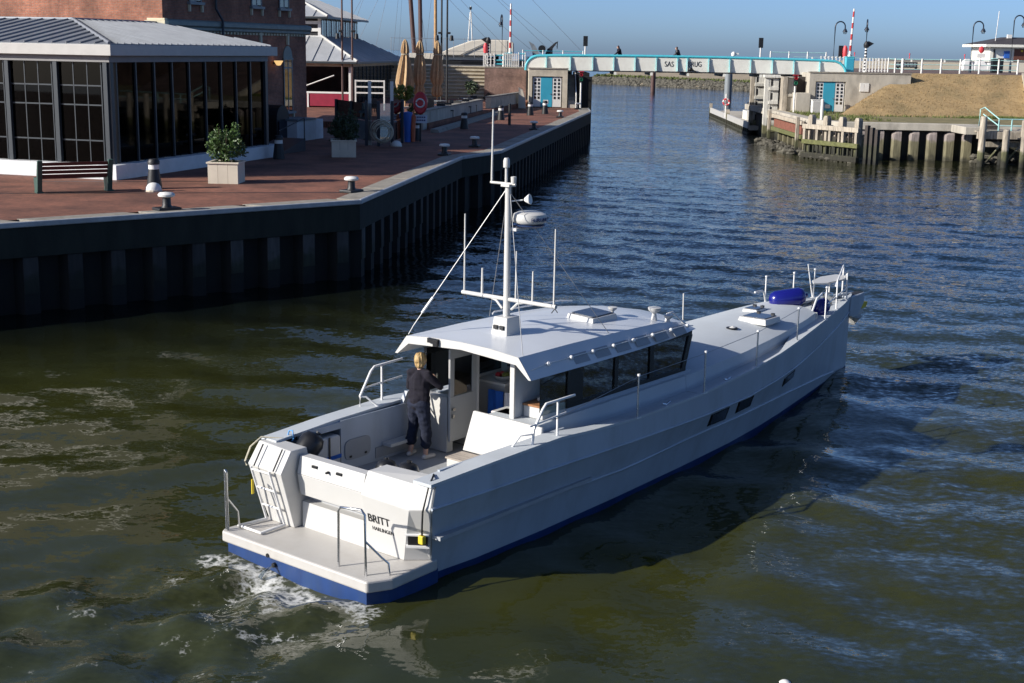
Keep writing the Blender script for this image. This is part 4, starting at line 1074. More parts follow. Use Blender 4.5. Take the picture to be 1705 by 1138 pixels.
# posts, rails and boards along the bridge road
def plate(name, label, cat, x, y, z0, z1, zb):
    t = thing(name, label, cat, (x, y, z0))
    MB().tube([(0, 0, 0), (0, 0, zb - z0)], .07, 8).build("pole", 'post', t)
    MB().box(-.19, .19, -.06, .06, zb - z0, z1 - z0).build("board", 'iron', t, bevel=.02)
    MB().box(-.12, .12, .061, .11, zb - z0 + .1, z1 - z0 - .1).build("lamp_box", 'iron', t)
plate("traffic_signal", "dark traffic signal board on a pale post near the left end of the bridge", "traffic signal", 5.75, 116.4, 5.48, 8.17, 7.33)
plate("traffic_signal", "dark traffic signal board on a pale post near the right end of the bridge", "traffic signal", 20.56, 116.4, 5.48, 8.28, 7.45)
plate("traffic_signal", "squat dark signal box between the right lamp post and the raised barrier", "traffic signal", 27.15, 115.6, 5.6, 7.75, 6.75)
def railing(name, label, pts, h, m, mp, step=1.6, rails=(1.0, .55), r_=.035, rp=.06):
    t = thing(name, label, "railing", tuple(pts[0]))
    o = Vector(pts[0])
    for a, b in zip(pts[:-1], pts[1:]):
        a, b = Vector(a) - o, Vector(b) - o; n = max(1, round((b - a).length / step))
        for k in range(n + 1 if b == Vector(pts[-1]) - o else n):
            p = a.lerp(b, k / n)
            MB().tube([p, p + Vector((0, 0, h * 1.05))], rp, 8).build("post", mp, t)
        for f in rails:
            MB().tube([a + Vector((0, 0, h * f)), b + Vector((0, 0, h * f))], r_, 6).build("rail", m, t)
    return t
railing("bridge_railing", "turquoise footway railing at the left side of the bridge road", [(.5, 119, 5.42), (5.7, 119, 5.42)], 1.45, 'turq', 'post', 1.7, (1.0, .6))
railing("bridge_railing", "thin railing on the far side of the bridge near the right signal", [(21.9, 119, 5.42), (26.7, 119, 5.42)], 1.7, 'mint', 'post', 1.65, (1.0, .68))
def pickets(name, label, x0, x1, y, z0, h, n, base=True):
    t = thing(name, label, "fence", (x0, y, z0))
    me = MB().box(-.045, .045, -.03, .03, 0, h).mesh("picket"); me.materials.append(M['post'])
    for k in range(n): link(me, "picket", None, t, loc=((x1 - x0) * k / (n - 1), 0, 0))
    for f in (.12, .55, .93): MB().box(-.05, x1 - x0 + .05, .031, .07, h * f - .03, h * f + .03).build("rail", 'post', t)
    return t
pickets("picket_fence", "white picket barrier fence above the brick retaining wall", -2.85, -1.95, 117.2, 5.5, 1.1, 4)
pickets("picket_fence", "white picket gate between the brick wall and the start of the girder", -1.15, .10, 117.2, 5.5, 1.12, 8)
railing("bridge_railing", "low turquoise and white rail above the brick retaining wall", [(-1.9, 117.3, 5.5), (-1.2, 117.3, 5.5)], 1.05, 'turq', 'post', .7, (.9, .5, .2), .07)
railing("bridge_railing", "turquoise rail panel by the rounded left girder end", [(.15, 117.4, 5.5), (.70, 117.4, 5.5)], 1.15, 'turq', 'post', .5, (.95, .5), .06)
pickets("picket_fence", "white picket fence behind the rounded right end of the girder", 25.4, 27.3, 115.0, 5.62, 1.25, 7)
pickets("picket_fence", "white picket fence right of the turquoise barrier cabinet", 28.1, 30.4, 112.6, 5.66, 1.12, 10)
def cabinet(label, x, y, z0, w, h):
    t = thing("barrier_cabinet", label, "cabinet", (x, y, z0))
    MB().box(-w / 2, w / 2, -.3, .3, 0, h).build("case", 'turq', t, bevel=.03)
    MB().box(-w / 2 + .06, w / 2 - .06, -.315, -.301, .12, h - .1).build("door", 'turqdoor', t)
    MB().box(-w / 2 - .03, w / 2 + .03, -.33, .33, h + .002, h + .06).build("lid", 'turq', t, bevel=.01)
cabinet("turquoise barrier cabinet at the foot of the right raised barrier", 27.55, 114.0, 5.62, .68, 1.2)
cabinet("turquoise barrier cabinet at the foot of the left raised barrier", -.75, 117.6, 5.5, .62, 1.1)
def barrier(label, x, y, z0, z1, tilt):
    t = thing("raised_barrier", label, "barrier", (x, y, z0))
    o = MB().tube([(0, 0, 0), (0, 0, z1 - z0)], .11, 8, .07).build("boom", 'redwhite', t); o.rotation_euler = (0, R(tilt), 0)
    MB().box(-.2, .2, .05, .4, -.9, .15).build("pivot", 'post', t)
barrier("raised red and white barrier boom at the left end of the bridge", -.60, 117.6, 6.6, 10.75, 0)
barrier("raised red and white barrier boom at the right end of the bridge", 27.78, 115, 6.85, 10.75, 1.5)
def redlamp(label, x, y, z0, z1):
    t = thing("warning_lamp", label, "warning lamp", (x, y, z0))
    MB().lathe([(0, 0), (.16, .02), (.2, .3), (.2, z1 - z0 - .25), (.1, z1 - z0), (0, z1 - z0)], 12).build("shade", 'pink', t, smooth=40)
    MB().tube([(0, 0, -1.1), (0, 0, 0)], .06, 6).build("post", 'post', t)
redlamp("red warning lamp housing beside the left picket fence", -2.70, 117.4, 6.6, 7.45)
redlamp("red warning lamp housing beside the right raised barrier", 27.42, 115.2, 6.75, 7.75)
def zebra(label, x, y, z0, z1, side):
    t = thing("crossing_beacon", label, "beacon", (x, y, z0))
    MB().tube([(0, 0, 0), (0, 0, z1 - z0 - .55)], .10, 8).build("pole", 'blackwhite', t)
    h = z1 - z0
    MB().lathe([(0, 0), (.2, 0), (.24, .25), (.12, .5), (0, .55)], 10, (0, 0, h - .55)).build("bell", 'iron', t)
    MB().extrude([(side * .1, -.05, h - .55), (side * .62, -.05, h - .2), (side * .15, -.05, h)], (0, .1, 0)).build("vane", 'iron', t)
zebra("black and white banded beacon pole by the left warning lamp", -2.48, 117.5, 5.5, 7.95, -1)
zebra("black and white banded beacon pole right of the raised barrier", 28.85, 114, 5.62, 8.15, 1)
def lamp_post(label, x, y, z0, h, rz):
    t = thing("street_lamp", label, "street lamp", (x, y, z0), rz)
    pts = [(0, 0, 0), (0, 0, h - .45)] + [(.42 - .42 * math.cos(a), 0, h - .45 + .45 * math.sin(a)) for a in [math.pi * i / 10 for i in range(1, 10)]] + [(.84, 0, h - .6)]
    MB().tube(pts, .055, 8).build("post", 'postblue', t, smooth=50)
    MB().lathe([(0, 0), (.11, .0), (.09, .9), (.06, 1.0), (0, 1.0)], 10).build("base", 'postblue', t)
    la = MB().lathe([(0, .02), (.09, 0), (.2, -.22), (.22, -.28), (0, -.28)], 12, (.84, 0, h - .58)).build("lantern", 'postblue', t, smooth=40)
    MB().lathe([(0, -.281), (.15, -.281), (.12, -.42), (0, -.45)], 12, (.84, 0, h - .58)).build("bulb_glass", 'clearglass', la, smooth=40)
lamp_post("hooked street lamp left of the right raised barrier", 26.65, 116, 5.62, 4.1, 0)
lamp_post("hooked street lamp seen edge-on behind the banded beacon", 29.33, 116, 5.62, 4.3, R(78))
lamp_post("hooked street lamp in the middle of the grassy mound railing", 38.4, 116.5, 5.7, 4.25, 0)
lamp_post("tall hooked street lamp in front of the white kiosk", 42.5, 118.5, 5.7, 4.85, 0)
lamp_post("hooked street lamp between the white mast and the left raised barrier", -1.33, 120, 5.42, 4.45, R(100))

gl = thing("bridge_lamp", "small white lamp on a short post on the bridge right of the word BRUG", "lamp", (17.85, 113.6, 5.48))
MB().tube([(0, 0, 0), (0, 0, 1.25)], .05, 8).build("post", 'iron', gl)
MB().lathe([(0, 1.25), (.16, 1.26), (.2, 1.45), (.1, 1.6), (0, 1.62)], 12).build("head", 'post', gl, smooth=50)
MB().box(.05, .42, -.05, .05, 1.38, 1.52).build("camera_arm", 'post', gl)

# ------------------------------------------------------------------ right bank
QR = [(20.75, 124.0), (20.75, 96.8), (22.3, 93.4), (30.5, 92.9), (72.0, 89.0)]
bank = MB()
bi = offset_line(QR, .9)
bank.face([(x, y, 2.47) for x, y in bi + [(72, 112), (23.4, 112), (22.3, 124)]])
bank.build("right_bank", 'banktop', kind='structure')
def smooth_noise(x, y, s): return mnoise.noise(Vector((x * s, y * s, 1.7)))
mv, mf = MB(), None
gx = [25.0 + .45 * i for i in range(38)]; gy = [103.6 + .42 * i for i in range(21)]
vs = []; 
def mound_z(x, y):
    z = min(2.47 + (y - 104.2) * .405, 2.47 + (x - 26.4 + (110 - y) * .28) * .66, 5.66)
    z = max(z, 2.40)
    return z + .05 * smooth_noise(x, y, .9) * (z < 5.6) + .03 * smooth_noise(x, y, 2.5)
for y in gy:
    for x in gx: vs.append((x, y, mound_z(x, y)))
nx_ = len(gx)
fs = [(j * nx_ + i, j * nx_ + i + 1, (j + 1) * nx_ + i + 1, (j + 1) * nx_ + i) for j in range(len(gy) - 1) for i in range(nx_ - 1) if not (gy[j] > 109.5 and gx[i] < 31.3) and gx[i] < 41.1 - (112 - gy[j]) * .26]
MB().add(vs, fs).build("grass_mound", 'grass', smooth=60, kind='structure', recalc=False)
# tufts and weeds on the mound and along the quay top
def blades(name, m, pts, h0, h1, w):
    mb = MB()
    for (x, y, z) in pts:
        for k in range(3):
            a = random.uniform(0, 6.28); h = random.uniform(h0, h1); l = random.uniform(.0, .6) * h
            b = random.uniform(0, 6.28); dx_, dy_ = math.cos(a) * w, math.sin(a) * w
            px, py = x + random.uniform(-.1, .1), y + random.uniform(-.1, .1)
            mb.add([(px - dx_, py - dy_, z - .02), (px + dx_, py + dy_, z - .02), (px + math.cos(b) * l, py + math.sin(b) * l, z + h)], [(0, 1, 2)])
    return mb.build(name, m, kind='stuff', recalc=False)
pts = []
for k in range(5200):
    x, y = random.uniform(26, 41.6), random.uniform(103.7, 111.9)
    if (y > 109.6 and x < 31.4) or x > 41.1 - (112 - y) * .26: continue
    if x < 26.6 + (y - 104) * .0 and random.random() < .5: continue
    pts.append((x, y, mound_z(x, y)))
blades("dry_grass_tufts", 'grass', pts, .03, .09, .02)
pts = [(random.uniform(21.8, 26.5), random.uniform(96, 109.6), 2.47) for k in range(500)] + [(random.gauss(36.5, 1.2), random.gauss(103.4, .35), 2.47) for k in range(900)] + [(random.uniform(26, 41), random.uniform(103.2, 104.2), 2.47) for k in range(250)]
blades("green_grass_tufts", 'grassgreen', pts, .06, .24, .03)
up_ = MB(); up_.prism([(31.3, 112.05), (41.7, 112.05), (120, 112.05), (120, 150), (31.5, 150), (23.9, 119.5), (23.9, 114.02), (31.3, 114.02)], 2, 5.60)
up_.build("upper_promenade", 'path', kind='structure')
rp = MB(); rp.extrude([(41.5, 112, 5.60), (41.5, 112, 2.3), (38.9, 101.5, 2.3), (38.9, 101.5, 2.5)], (14, 0, 0))
rp.build("brick_ramp", 'path', kind='structure')
MB().extrude([(41.2, 112.1, 5.80), (41.2, 112.1, 5.0), (38.5, 101.5, 2.0), (38.5, 101.5, 2.70)], (.36, 0, 0)).build("ramp_kerb", 'concretewarm', kind='structure')
# quay wall with box piles
rq = thing("right_quay_wall", "right quay with pale box piles under a long concrete beam", "quay wall", (22.3, 93.4, 0))
rqx = local((22.3, 93.4, 0))
for i in range(len(QR) - 1):
    mb = MB(rqx); strip(mb, QR, 0, .9, 2.02, 2.5, i); mb.build("concrete_beam", 'concrete', rq, bevel=.03)
    mb = MB(rqx); strip(mb, QR, .62, .75, -2, 2.02, i); mb.build("back_sheet", 'shadowpile', rq)
bxp = MB().extrude([(-.33, .60, -2), (-.33, .16, -2), (-.20, .03, -2), (.30, .03, -2), (.30, .60, -2)], (0, 0, 3.75))
bxp.loft([[(-.33, .60, 1.752), (-.33, .16, 1.752), (-.20, .03, 1.752), (.30, .03, 1.752), (.30, .60, 1.752)], [(-.05, .60, 2.02), (-.05, .3, 2.02), (.0, .20, 2.02), (.30, .12, 2.02), (.30, .60, 2.02)]])
bme = bxp.mesh("box_pile"); bme.materials.append(M['pileR'])
for k in range(7):
    x = 23.78 + k * 1.185; link(bme, "box_pile", None, rq, loc=(x - 22.3, .03 - (x - 22.3) * .06, 0), rz=-.06)
for k in range(6): 
    link(bme, "box_pile", None, rq, loc=(20.75 - 22.3, 98.2 + k * 1.9 - 93.4, 0), rz=-math.pi / 2)
mb = MB(rqx); mb.box(20.55, 20.72, 97.2, 108.5, 1.25, 1.98); mb.build("rusty_plate", 'rust', rq)
for z, m in ((2.05, 'timber'), (1.05, 'timbergreen')):
    MB(rqx).box(20.30, 20.54, 97.0, 109.0, z, z + .3).build("fender_beam", m, rq, bevel=.03)
for y in (97.4, 108.4): MB(rqx).box(20.05, 20.29, y, y + .3, -2, 2.6).build("fender_post", 'timber', rq, bevel=.03)
# rubble at the foot
def rocks(name, pts, s0, s1, m='rock'):
    mb = MB()
    for (x, y, z) in pts:
        s = random.uniform(s0, s1); n = 6
        rings = []
        for (f, zz) in ((.75, -.4), (1, 0), (.6, .42)):
            rings.append([(x + s * f * random.uniform(.7, 1.15) * math.cos(6.283 * k / n), y + s * f * random.uniform(.7, 1.15) * math.sin(6.283 * k / n), z + s * zz * random.uniform(.8, 1.2)) for k in range(n)])
        mb.loft(rings)
    return mb.build(name, m, kind='stuff', recalc=False)
rocks("rubble", [(20.0 + random.gauss(0, .4), random.uniform(96.5, 110), random.uniform(-.15, .25)) for k in range(160)] + [(19.9 + 2.7 * t + random.gauss(.4, .35), 94.2 - 4.6 * t + random.gauss(.3, .3), random.uniform(-.15, .3)) for t in [random.random() for k in range(110)]], .2, .42)
rocks("jetty_rubble", [(random.uniform(31, 45), random.uniform(90.5, 92.6), random.uniform(-.1, .45)) for k in range(220)], .2, .5)

# timber fender frame in front of the corner
fa, fb = Vector((19.9, 93.9)), Vector((22.62, 89.35))
fr_ = thing("timber_fender_frame", "weathered timber fender frame with four stout posts at the quay corner", "fender frame", (fa.x, fa.y, 0), math.atan2((fb - fa).y, (fb - fa).x))
FL = (fb - fa).length
for k in range(4):
    x = .45 + k * (FL - .9) / 3
    MB().loft([[(x - .2, .06, -1.5), (x + .2, .06, -1.5), (x + .2, .46, -1.5), (x - .2, .46, -1.5)], [(x - .2, .06, 2.78), (x + .2, .06, 2.78), (x + .2, .46, 2.78), (x - .2, .46, 2.78)], [(x - .13, .1, 2.95), (x + .13, .1, 2.95), (x + .13, .4, 2.95), (x - .13, .4, 2.95)]]).build("post", 'timber', fr_, bevel=.02)
MB().box(0, FL, -.22, .05, 2.0, 2.32).build("top_beam", 'timber', fr_, bevel=.03)
MB().box(0, FL, -.22, .05, .98, 1.28).build("middle_beam", 'timbergreen', fr_, bevel=.03)
MB().box(0, FL, -.25, .05, .05, .42).build("bottom_beam", 'timber', fr_, bevel=.03)
for k in range(13):
    x = .2 + k * (FL - .4) / 12
    if k % 3 == 0: MB().box(x - .11, x + .11, -.20, .04, 1.282, 1.998).build("strut", 'timber', fr_, bevel=.015)
    else: MB().box(x - .05, x + .05, -.02, .04, 1.282, 1.998).build("slat", 'shadowpile', fr_)
    MB().box(x - .06, x + .06, -.05, .04, .422, .978).build("slat", 'shadowpile', fr_)
    MB().box(x - .12, x + .12, -.2, .04, -1.5, .048).build("pile", 'timber', fr_)
for y in (.5, 1.0): MB().box(0.1, FL - .1, y, y + .2, 1.6, 1.85).build("inner_beam", 'timber', fr_)
for k in range(3): MB().box(FL + .1 + k * .45, FL + .35 + k * .45, .3, .55, -1.5, 2.5 - k * .12).build("back_pile", 'shadowpile', fr_)

# white guide frames of the storm gate
def gate(label, x0, x1, Y, zt, n):
    t = thing("gate_guide_frame", label, "guide frame", (x0, Y, 0))
    w = x1 - x0
    MB().box(0, .36, -.06, .25, -2, zt).build("pillar", 'timber' if n == 0 else 'whitewood', t, bevel=.02)
    for k in range(4):
        z = zt - 1.0 - k * 1.12
        MB().box(.362, w, -.16, .36, z, z + .26).build("ledge", 'whitewood', t, bevel=.02)
        MB().box(.50, w, .0, .08, z + .262, z + 1.10).build("back_panel", 'whitewood', t)
        MB().box(.362, .498, -.04, .3, z + .262, z + 1.10).build("stile", 'whitewood', t)
        MB().box(.51, .68, -.01, -.001, z + .36, z + .90).build("recess", 'dark', t)
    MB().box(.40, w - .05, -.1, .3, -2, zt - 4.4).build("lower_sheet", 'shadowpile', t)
    return t
gate("left of the two white storm gate guide frames beside the channel under the bridge", 20.75, 22.0, 121.5, 5.15, 0)
g2 = gate("right of the two white storm gate guide frames, next to the concrete gate pillar", 20.35, 21.5, 112.4, 5.05, 1)
MB().box(-.1, 1.25, -.2, .4, 5.052, 5.30).build("cap", 'whitewood', g2, bevel=.03)
gp_ = thing("gate_pillar", "stained concrete gate pillar between white guide frame and signal pole", "pillar", (21.45, 111.0, 0))
MB().box(.06, .45, -.35, .7, -2, 5.2).build("timber_post", 'timber', gp_, bevel=.02)
MB().box(.46, 1.25, -.2, .7, -2, 3.6).build("lower_block", 'concrete', gp_, bevel=.05)
MB().box(.5, 1.2, -.1, .7, 3.85, 5.1).build("upper_block", 'concretewarm', gp_, bevel=.03)
MB().box(.40, 1.3, -.3, .72, 3.602, 3.848).build("ledge", 'concrete', gp_, bevel=.03)
MB().box(.0, 1.3, -.28, .72, 5.102, 5.2).build("cap", 'concrete', gp_)
dg_ = thing("gate_recess", "dark recess between the two white guide frames", "wall", (22.1, 118, 0))
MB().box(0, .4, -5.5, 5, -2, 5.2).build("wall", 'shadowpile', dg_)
wb = thing("switch_cabinet", "white electric cabinet in front of the right turquoise door", "cabinet", (23.55, 107.0, 2.47))
MB().box(-.42, .42, -.3, .3, 0.04, 1.02).build("case", 'post', wb, bevel=.02)
MB().box(-.45, .45, -.33, .33, 1.022, 1.07).build("lid", 'post', wb); MB().box(-.36, .36, -.315, -.301, .1, .95).build("door", 'fascia', wb)
wp = thing("white_mooring_post", "slim white post on the quay edge behind the timber frame", "post", (21.55, 96.2, 2.4))
MB().tube([(0, 0, 0), (0, 0, 1.5)], .11, 10).build("post", 'post', wp); MB().sph((0, 0, 1.5), (.11, .11, .04), 10, 6).build("cap", 'post', wp)

# right jetty
jt = thing("timber_jetty", "timber jetty with round piles and mint handrail at the right edge", "jetty", (30.4, 89.2, 0))
jx = local((30.4, 89.2, 0))
for k in range(9):
    MB(jx).box(30.2 + k * 1.6, 30.2 + k * 1.6 + 1.58, 89.2, 91.8, 2.18, 2.30).build("deck_plank", 'timber', jt)
MB(jx).box(30.2, 46, 88.92, 89.18, 1.78, 2.26).build("edge_beam", 'timber', jt, bevel=.02)
MB(jx).box(31.0, 46, 89.9, 90.1, 1.2, 1.55).build("lower_beam", 'timber', jt, bevel=.02)
MB(jx).box(29.6, 30.9, 89.6, 92.6, 2.0, 2.5).build("concrete_head", 'concrete', jt, bevel=.03)
for x, y, zt in ((30.45, 88.75, 3.25), (31.85, 88.3, 2.45), (33.1, 88.55, 3.05), (35.4, 88.5, 3.0), (37.5, 88.5, 3.0)):
    MB(jx).lathe([(0, -2), (.24, -2), (.22, zt - .05), (.17, zt), (0, zt)], 12, (x, y, 0)).build("pile", 'timber', jt, smooth=40)
for x in (31.3, 32.6, 34.0, 35.4):
    MB(jx).lathe([(0, -2), (.2, -2), (.2, 1.75), (0, 1.75)], 10, (x - .3, 90.3, 0)).build("inner_pile", 'shadowpile', jt, smooth=40)
    MB(jx).tube([(x - .2, 89.6, .2), (x + .8, 89.6, 1.5)], .07, 6).build("brace", 'timber', jt)
for z in (2.55, 2.82): MB(jx).box(30.9, 32.1, 90.4, 90.7, z - .2, z + .04).build("stacked_timber", 'shadowpile', jt)
h = MB(jx)
for f in (3.05, 2.62): h.tube([(31.75, 89.6, f), (40, 89.6, f)], .04, 6)
h.tube([(31.75, 89.6, 3.05), (31.15, 90.8, 3.75), (31.0, 91.2, 3.6), (31.0, 91.2, 2.5)], .04, 6); h.tube([(31.75, 89.6, 2.62), (31.12, 90.9, 3.3)], .04, 6)
h.build("handrail", 'mint', jt, smooth=50)
for x in (31.75, 32.6, 33.5, 34.4, 35.3): MB(jx).tube([(x, 89.6, 2.3), (x, 89.6, 3.05)], .045, 6).build("handrail_post", 'mint', jt)

# fence along the top of the mound
railing("promenade_railing", "white post and mint rail fence along the top of the grassy mound", [(31.5, 112.3, 5.62), (40.9, 112.3, 5.68)], 1.12, 'mint', 'post', 1.56, (.98, .62, .28), .03, .075)
railing("promenade_railing", "short fence run between the picket fence and the mound", [(30.4, 112.6, 5.66), (31.45, 112.35, 5.62)], 1.1, 'mint', 'post', .6, (.98, .6, .3), .03, .06)
sw = thing("sea_wall", "long cream parapet wall with pale posts in front of the sea", "wall", (38, 149, 5.6))
for k in range(7): MB().box(-8 + k * 4.0 - .0, -8 + k * 4.0 + 3.985, 0, .5, -.3, .80).build("wall_block", 'seawall', sw)
for k in range(7): MB().box(-6 + k * 3.6, -5.85 + k * 3.6, .5, .62, 0, 1.12).build("post", 'post', sw)
MB().tube([(-8, .56, 1.08), (20, .56, 1.08)], .03, 6).build("rail", 'mint', sw)
sb_ = thing("shelter_bench", "dark bench with pale back panels in front of the cream sea wall", "bench", (41.35, 146, 5.6))
MB().box(-1.15, 1.15, -.05, .05, .22, .78).build("back_frame", 'iron', sb_)
for k in range(6): MB().box(-1.08 + k * .365, -.80 + k * .365, -.08, -.051, .30, .70).build("back_panel", 'winframe', sb_)
MB().box(-1.15, 1.15, -.5, -.06, .18, .24).build("seat", 'iron', sb_)
for x in (-.95, .95): MB().box(x - .06, x + .06, -.45, 0, -.02, .178).build("leg", 'iron', sb_)
tp = thing("tarpaulin_heap", "white tarpaulin covered heap beside the kiosk", "tarpaulin", (46.8, 140, 5.6))
for k, (x, w, h_) in enumerate(((-1.0, 1.2, 1.25), (.3, 1.5, 1.1), (1.3, .9, .9))):
    vs = []
    mb = MB(); mb.loft([[(x - w * .5, -.6, 0), (x + w * .5, -.6, 0), (x + w * .5, .6, 0), (x - w * .5, .6, 0)], [(x - w * .48, -.55, h_ * .55), (x + w * .5, -.5, h_ * .5), (x + w * .45, .5, h_ * .6), (x - w * .45, .5, h_ * .6)], [(x - w * .3, -.25, h_), (x + w * .2, -.3, h_ * .95), (x + w * .25, .3, h_), (x - w * .3, .3, h_ * .9)]])
    mb.build("sheet", 'post', tp, bevel=.1)
for k, x in enumerate((48.25, 48.85)):
    bi_ = thing("litter_bin", ("left" if k == 0 else "right") + " one of two tall dark bins at the end of the mound fence", "bin", (x * .92, 128, 5.6))
    MB().box(-.24, .24, -.25, .25, 0, 1.25).build("body", 'iron', bi_, bevel=.02); MB().box(-.26, .26, -.27, .27, 1.252, 1.34).build("lid", 'mint' if k == 0 else 'iron', bi_, bevel=.02)
ls = thing("lifebuoy_stand", "red lifebuoy case on a white notice stand beside the kiosk", "lifebuoy stand", (47.15, 140, 6.2))
MB().sph((0, 0, 1.55), (.28, .12, .35), 12, 8).build("case", 'pink', ls, smooth=60); MB().box(-.4, .4, -.03, .03, .75, 1.18).build("sign", 'post', ls); MB().tube([(0, 0.05, -.6), (0, .05, 1.5)], .05, 6).build("pole", 'post', ls)
# kiosk on the raised quay
tq = MB(); tq.prism([(52.2, 150.5), (130, 150.5), (130, 216), (56, 216), (54.0, 170)], 3, 6.45); tq.build("raised_quay", 'road', kind='structure')
MB().extrude([(47.5, 138, 5.62), (53.2, 150.4, 6.5), (53.2, 150.4, 5.4), (47.5, 138, 5.4)], (20, -3, 0)).build("concrete_ramp", 'seawall', kind='structure')
ki = thing("white_kiosk", "low white kiosk with dark hipped roof and brown door at the right edge", "kiosk", (65.2, 190, 6.45))
MB().box(0, 12, 0, 8, 0, 1.95).build("wall", 'girder', ki)
MB().box(-1.0, 13, -1.0, 9, 1.952, 2.32).build("eave", 'girder', ki, bevel=.02)
MB().loft([[(-1, -1, 2.33), (13, -1, 2.33), (13, 9, 2.33), (-1, 9, 2.33)], [(3.0, 3, 3.35), (9, 3, 3.35), (9, 5, 3.35), (3, 5, 3.35)]]).build("roof", 'darkroof', ki)
MB().box(3.0, 3.6, 2.2, 2.6, 3.2, 3.7).build("roof_vent", 'post', ki)
d = MB().box(3.3, 5.0, -.06, -.001, 0, 1.75).build("door", 'brown', ki)
MB().box(4.2, 4.5, -.09, -.061, 1.4, 1.6).build("door_sign", 'yellow', d)
MB().box(1.9, 2.6, -.3, -.001, .5, 1.45).build("post_box", 'bluebox', ki); MB().box(.45, .65, -.1, -.001, .2, 1.7).build("drain_pipe", 'darkroof', ki)
MB().tube([(.9, 1, 2.3), (1.1, 1, 6.8)], .05, 6).build("aerial", 'post', ki)

# ------------------------------------------------------------------ far breakwater and pontoon
dk = MB()
A, B = Vector((14.0, 301)), Vector((60.0, 233)); dn = Vector((-(B - A).y, (B - A).x)).normalized(); dn = dn if dn.y > 0 else -dn
prof = [(0, -.5), (2.2, .75), (4.5, 1.35), (11, 2.85), (16, 2.95), (22, -1)]
r0 = [(A.x + dn.x * o, A.y + dn.y * o, z) for o, z in prof]; r1 = [(B.x + dn.x * o, B.y + dn.y * o, z) for o, z in prof]
dk.loft([r0, r1]); dk.build("breakwater", 'dike', kind='structure')
pts = []
for k in range(2600):
    t = random.random(); o = random.uniform(-.3, 4.6)
    z = np.interp(o, [p[0] for p in prof], [p[1] for p in prof])
    p = A.lerp(B, t) + dn * o; pts.append((p.x, p.y, z + .05))
rocks("breakwater_rocks", pts, .25, .7)
blades("breakwater_weeds", 'grassgreen', [(*(A.lerp(B, random.random() ** 1.3) + dn * random.uniform(3.6, 6.5)), random.uniform(1.2, 1.7)) for k in range(1800)], .15, .5, .12)
po = thing("pontoon", "weathered white pontoon fender with round holes beyond the bridge", "pontoon", (21.6, 151, 0), math.atan2(-30.5, -1.0))
PL = 31
MB().box(0, PL, 0, 4.2, .35, .72).build("deck", 'concrete', po)
for k in range(8):
    MB().box(k * PL / 8 + .02, (k + 1) * PL / 8 - .02, -.16, -.002, .5, 1.05).build("side_board", 'fascia', po)
    MB().box(k * PL / 8 + .02, (k + 1) * PL / 8 - .02, -.16, -.002, -.3, .12).build("lower_board", 'whitewood', po)
    for j in range(3): MB().box(k * PL / 8 + .5 + j * 1.2, k * PL / 8 + .8 + j * 1.2, -.14, -.004, .122, .498).build("spacer", 'whitewood', po)
    MB().box(k * PL / 8 - .12, k * PL / 8 + .12, -.22, .1, -1, 1.5).build("post", 'timber', po) if k % 4 == 0 else None
for x in (17, 22): MB().box(x, x + 3.0, 1.2, 2.2, .722, 1.55).build("shelter_box", 'girder', po)
pr_ = MB().tube([(0.3, 3.9, 1.7), (PL, 3.9, 1.7)], .05, 6); pr_.build("rail", 'iron', po)
for k in range(9): MB().tube([(.4 + k * 3.6, 3.9, .7), (.4 + k * 3.6, 3.9, 1.75)], .05, 6).build("rail_post", 'iron', po)
lb = thing("lifebuoy", "red and white lifebuoy hanging above the pontoon beyond the bridge", "lifebuoy", (20.9, 136, 2.2))
def torus(mb, R_, r_, n=20, m=8, c=(0, 0, 0), plane='xz', a0=0.0, a1=2 * math.pi):
    pts = []
    for i in range(n + 1):
        a = a0 + (a1 - a0) * i / n
        pts.append((c[0] + R_ * math.cos(a), c[1], c[2] + R_ * math.sin(a)) if plane == 'xz' else (c[0] + R_ * math.cos(a), c[1] + R_ * math.sin(a), c[2]))
    return mb.tube(pts, r_, m)
for k in range(4):
    torus(MB(), .30, .09, 8, 8, a0=k * math.pi / 2, a1=k * math.pi / 2 + .95).build("ring", 'pink', lb, smooth=60)
    torus(MB(), .30, .086, 6, 8, a0=k * math.pi / 2 + .95, a1=(k + 1) * math.pi / 2).build("band", 'post', lb, smooth=60)
MB().tube([(0, .2, -1.5), (0, .2, .8)], .08, 6).build("post", 'post', lb)

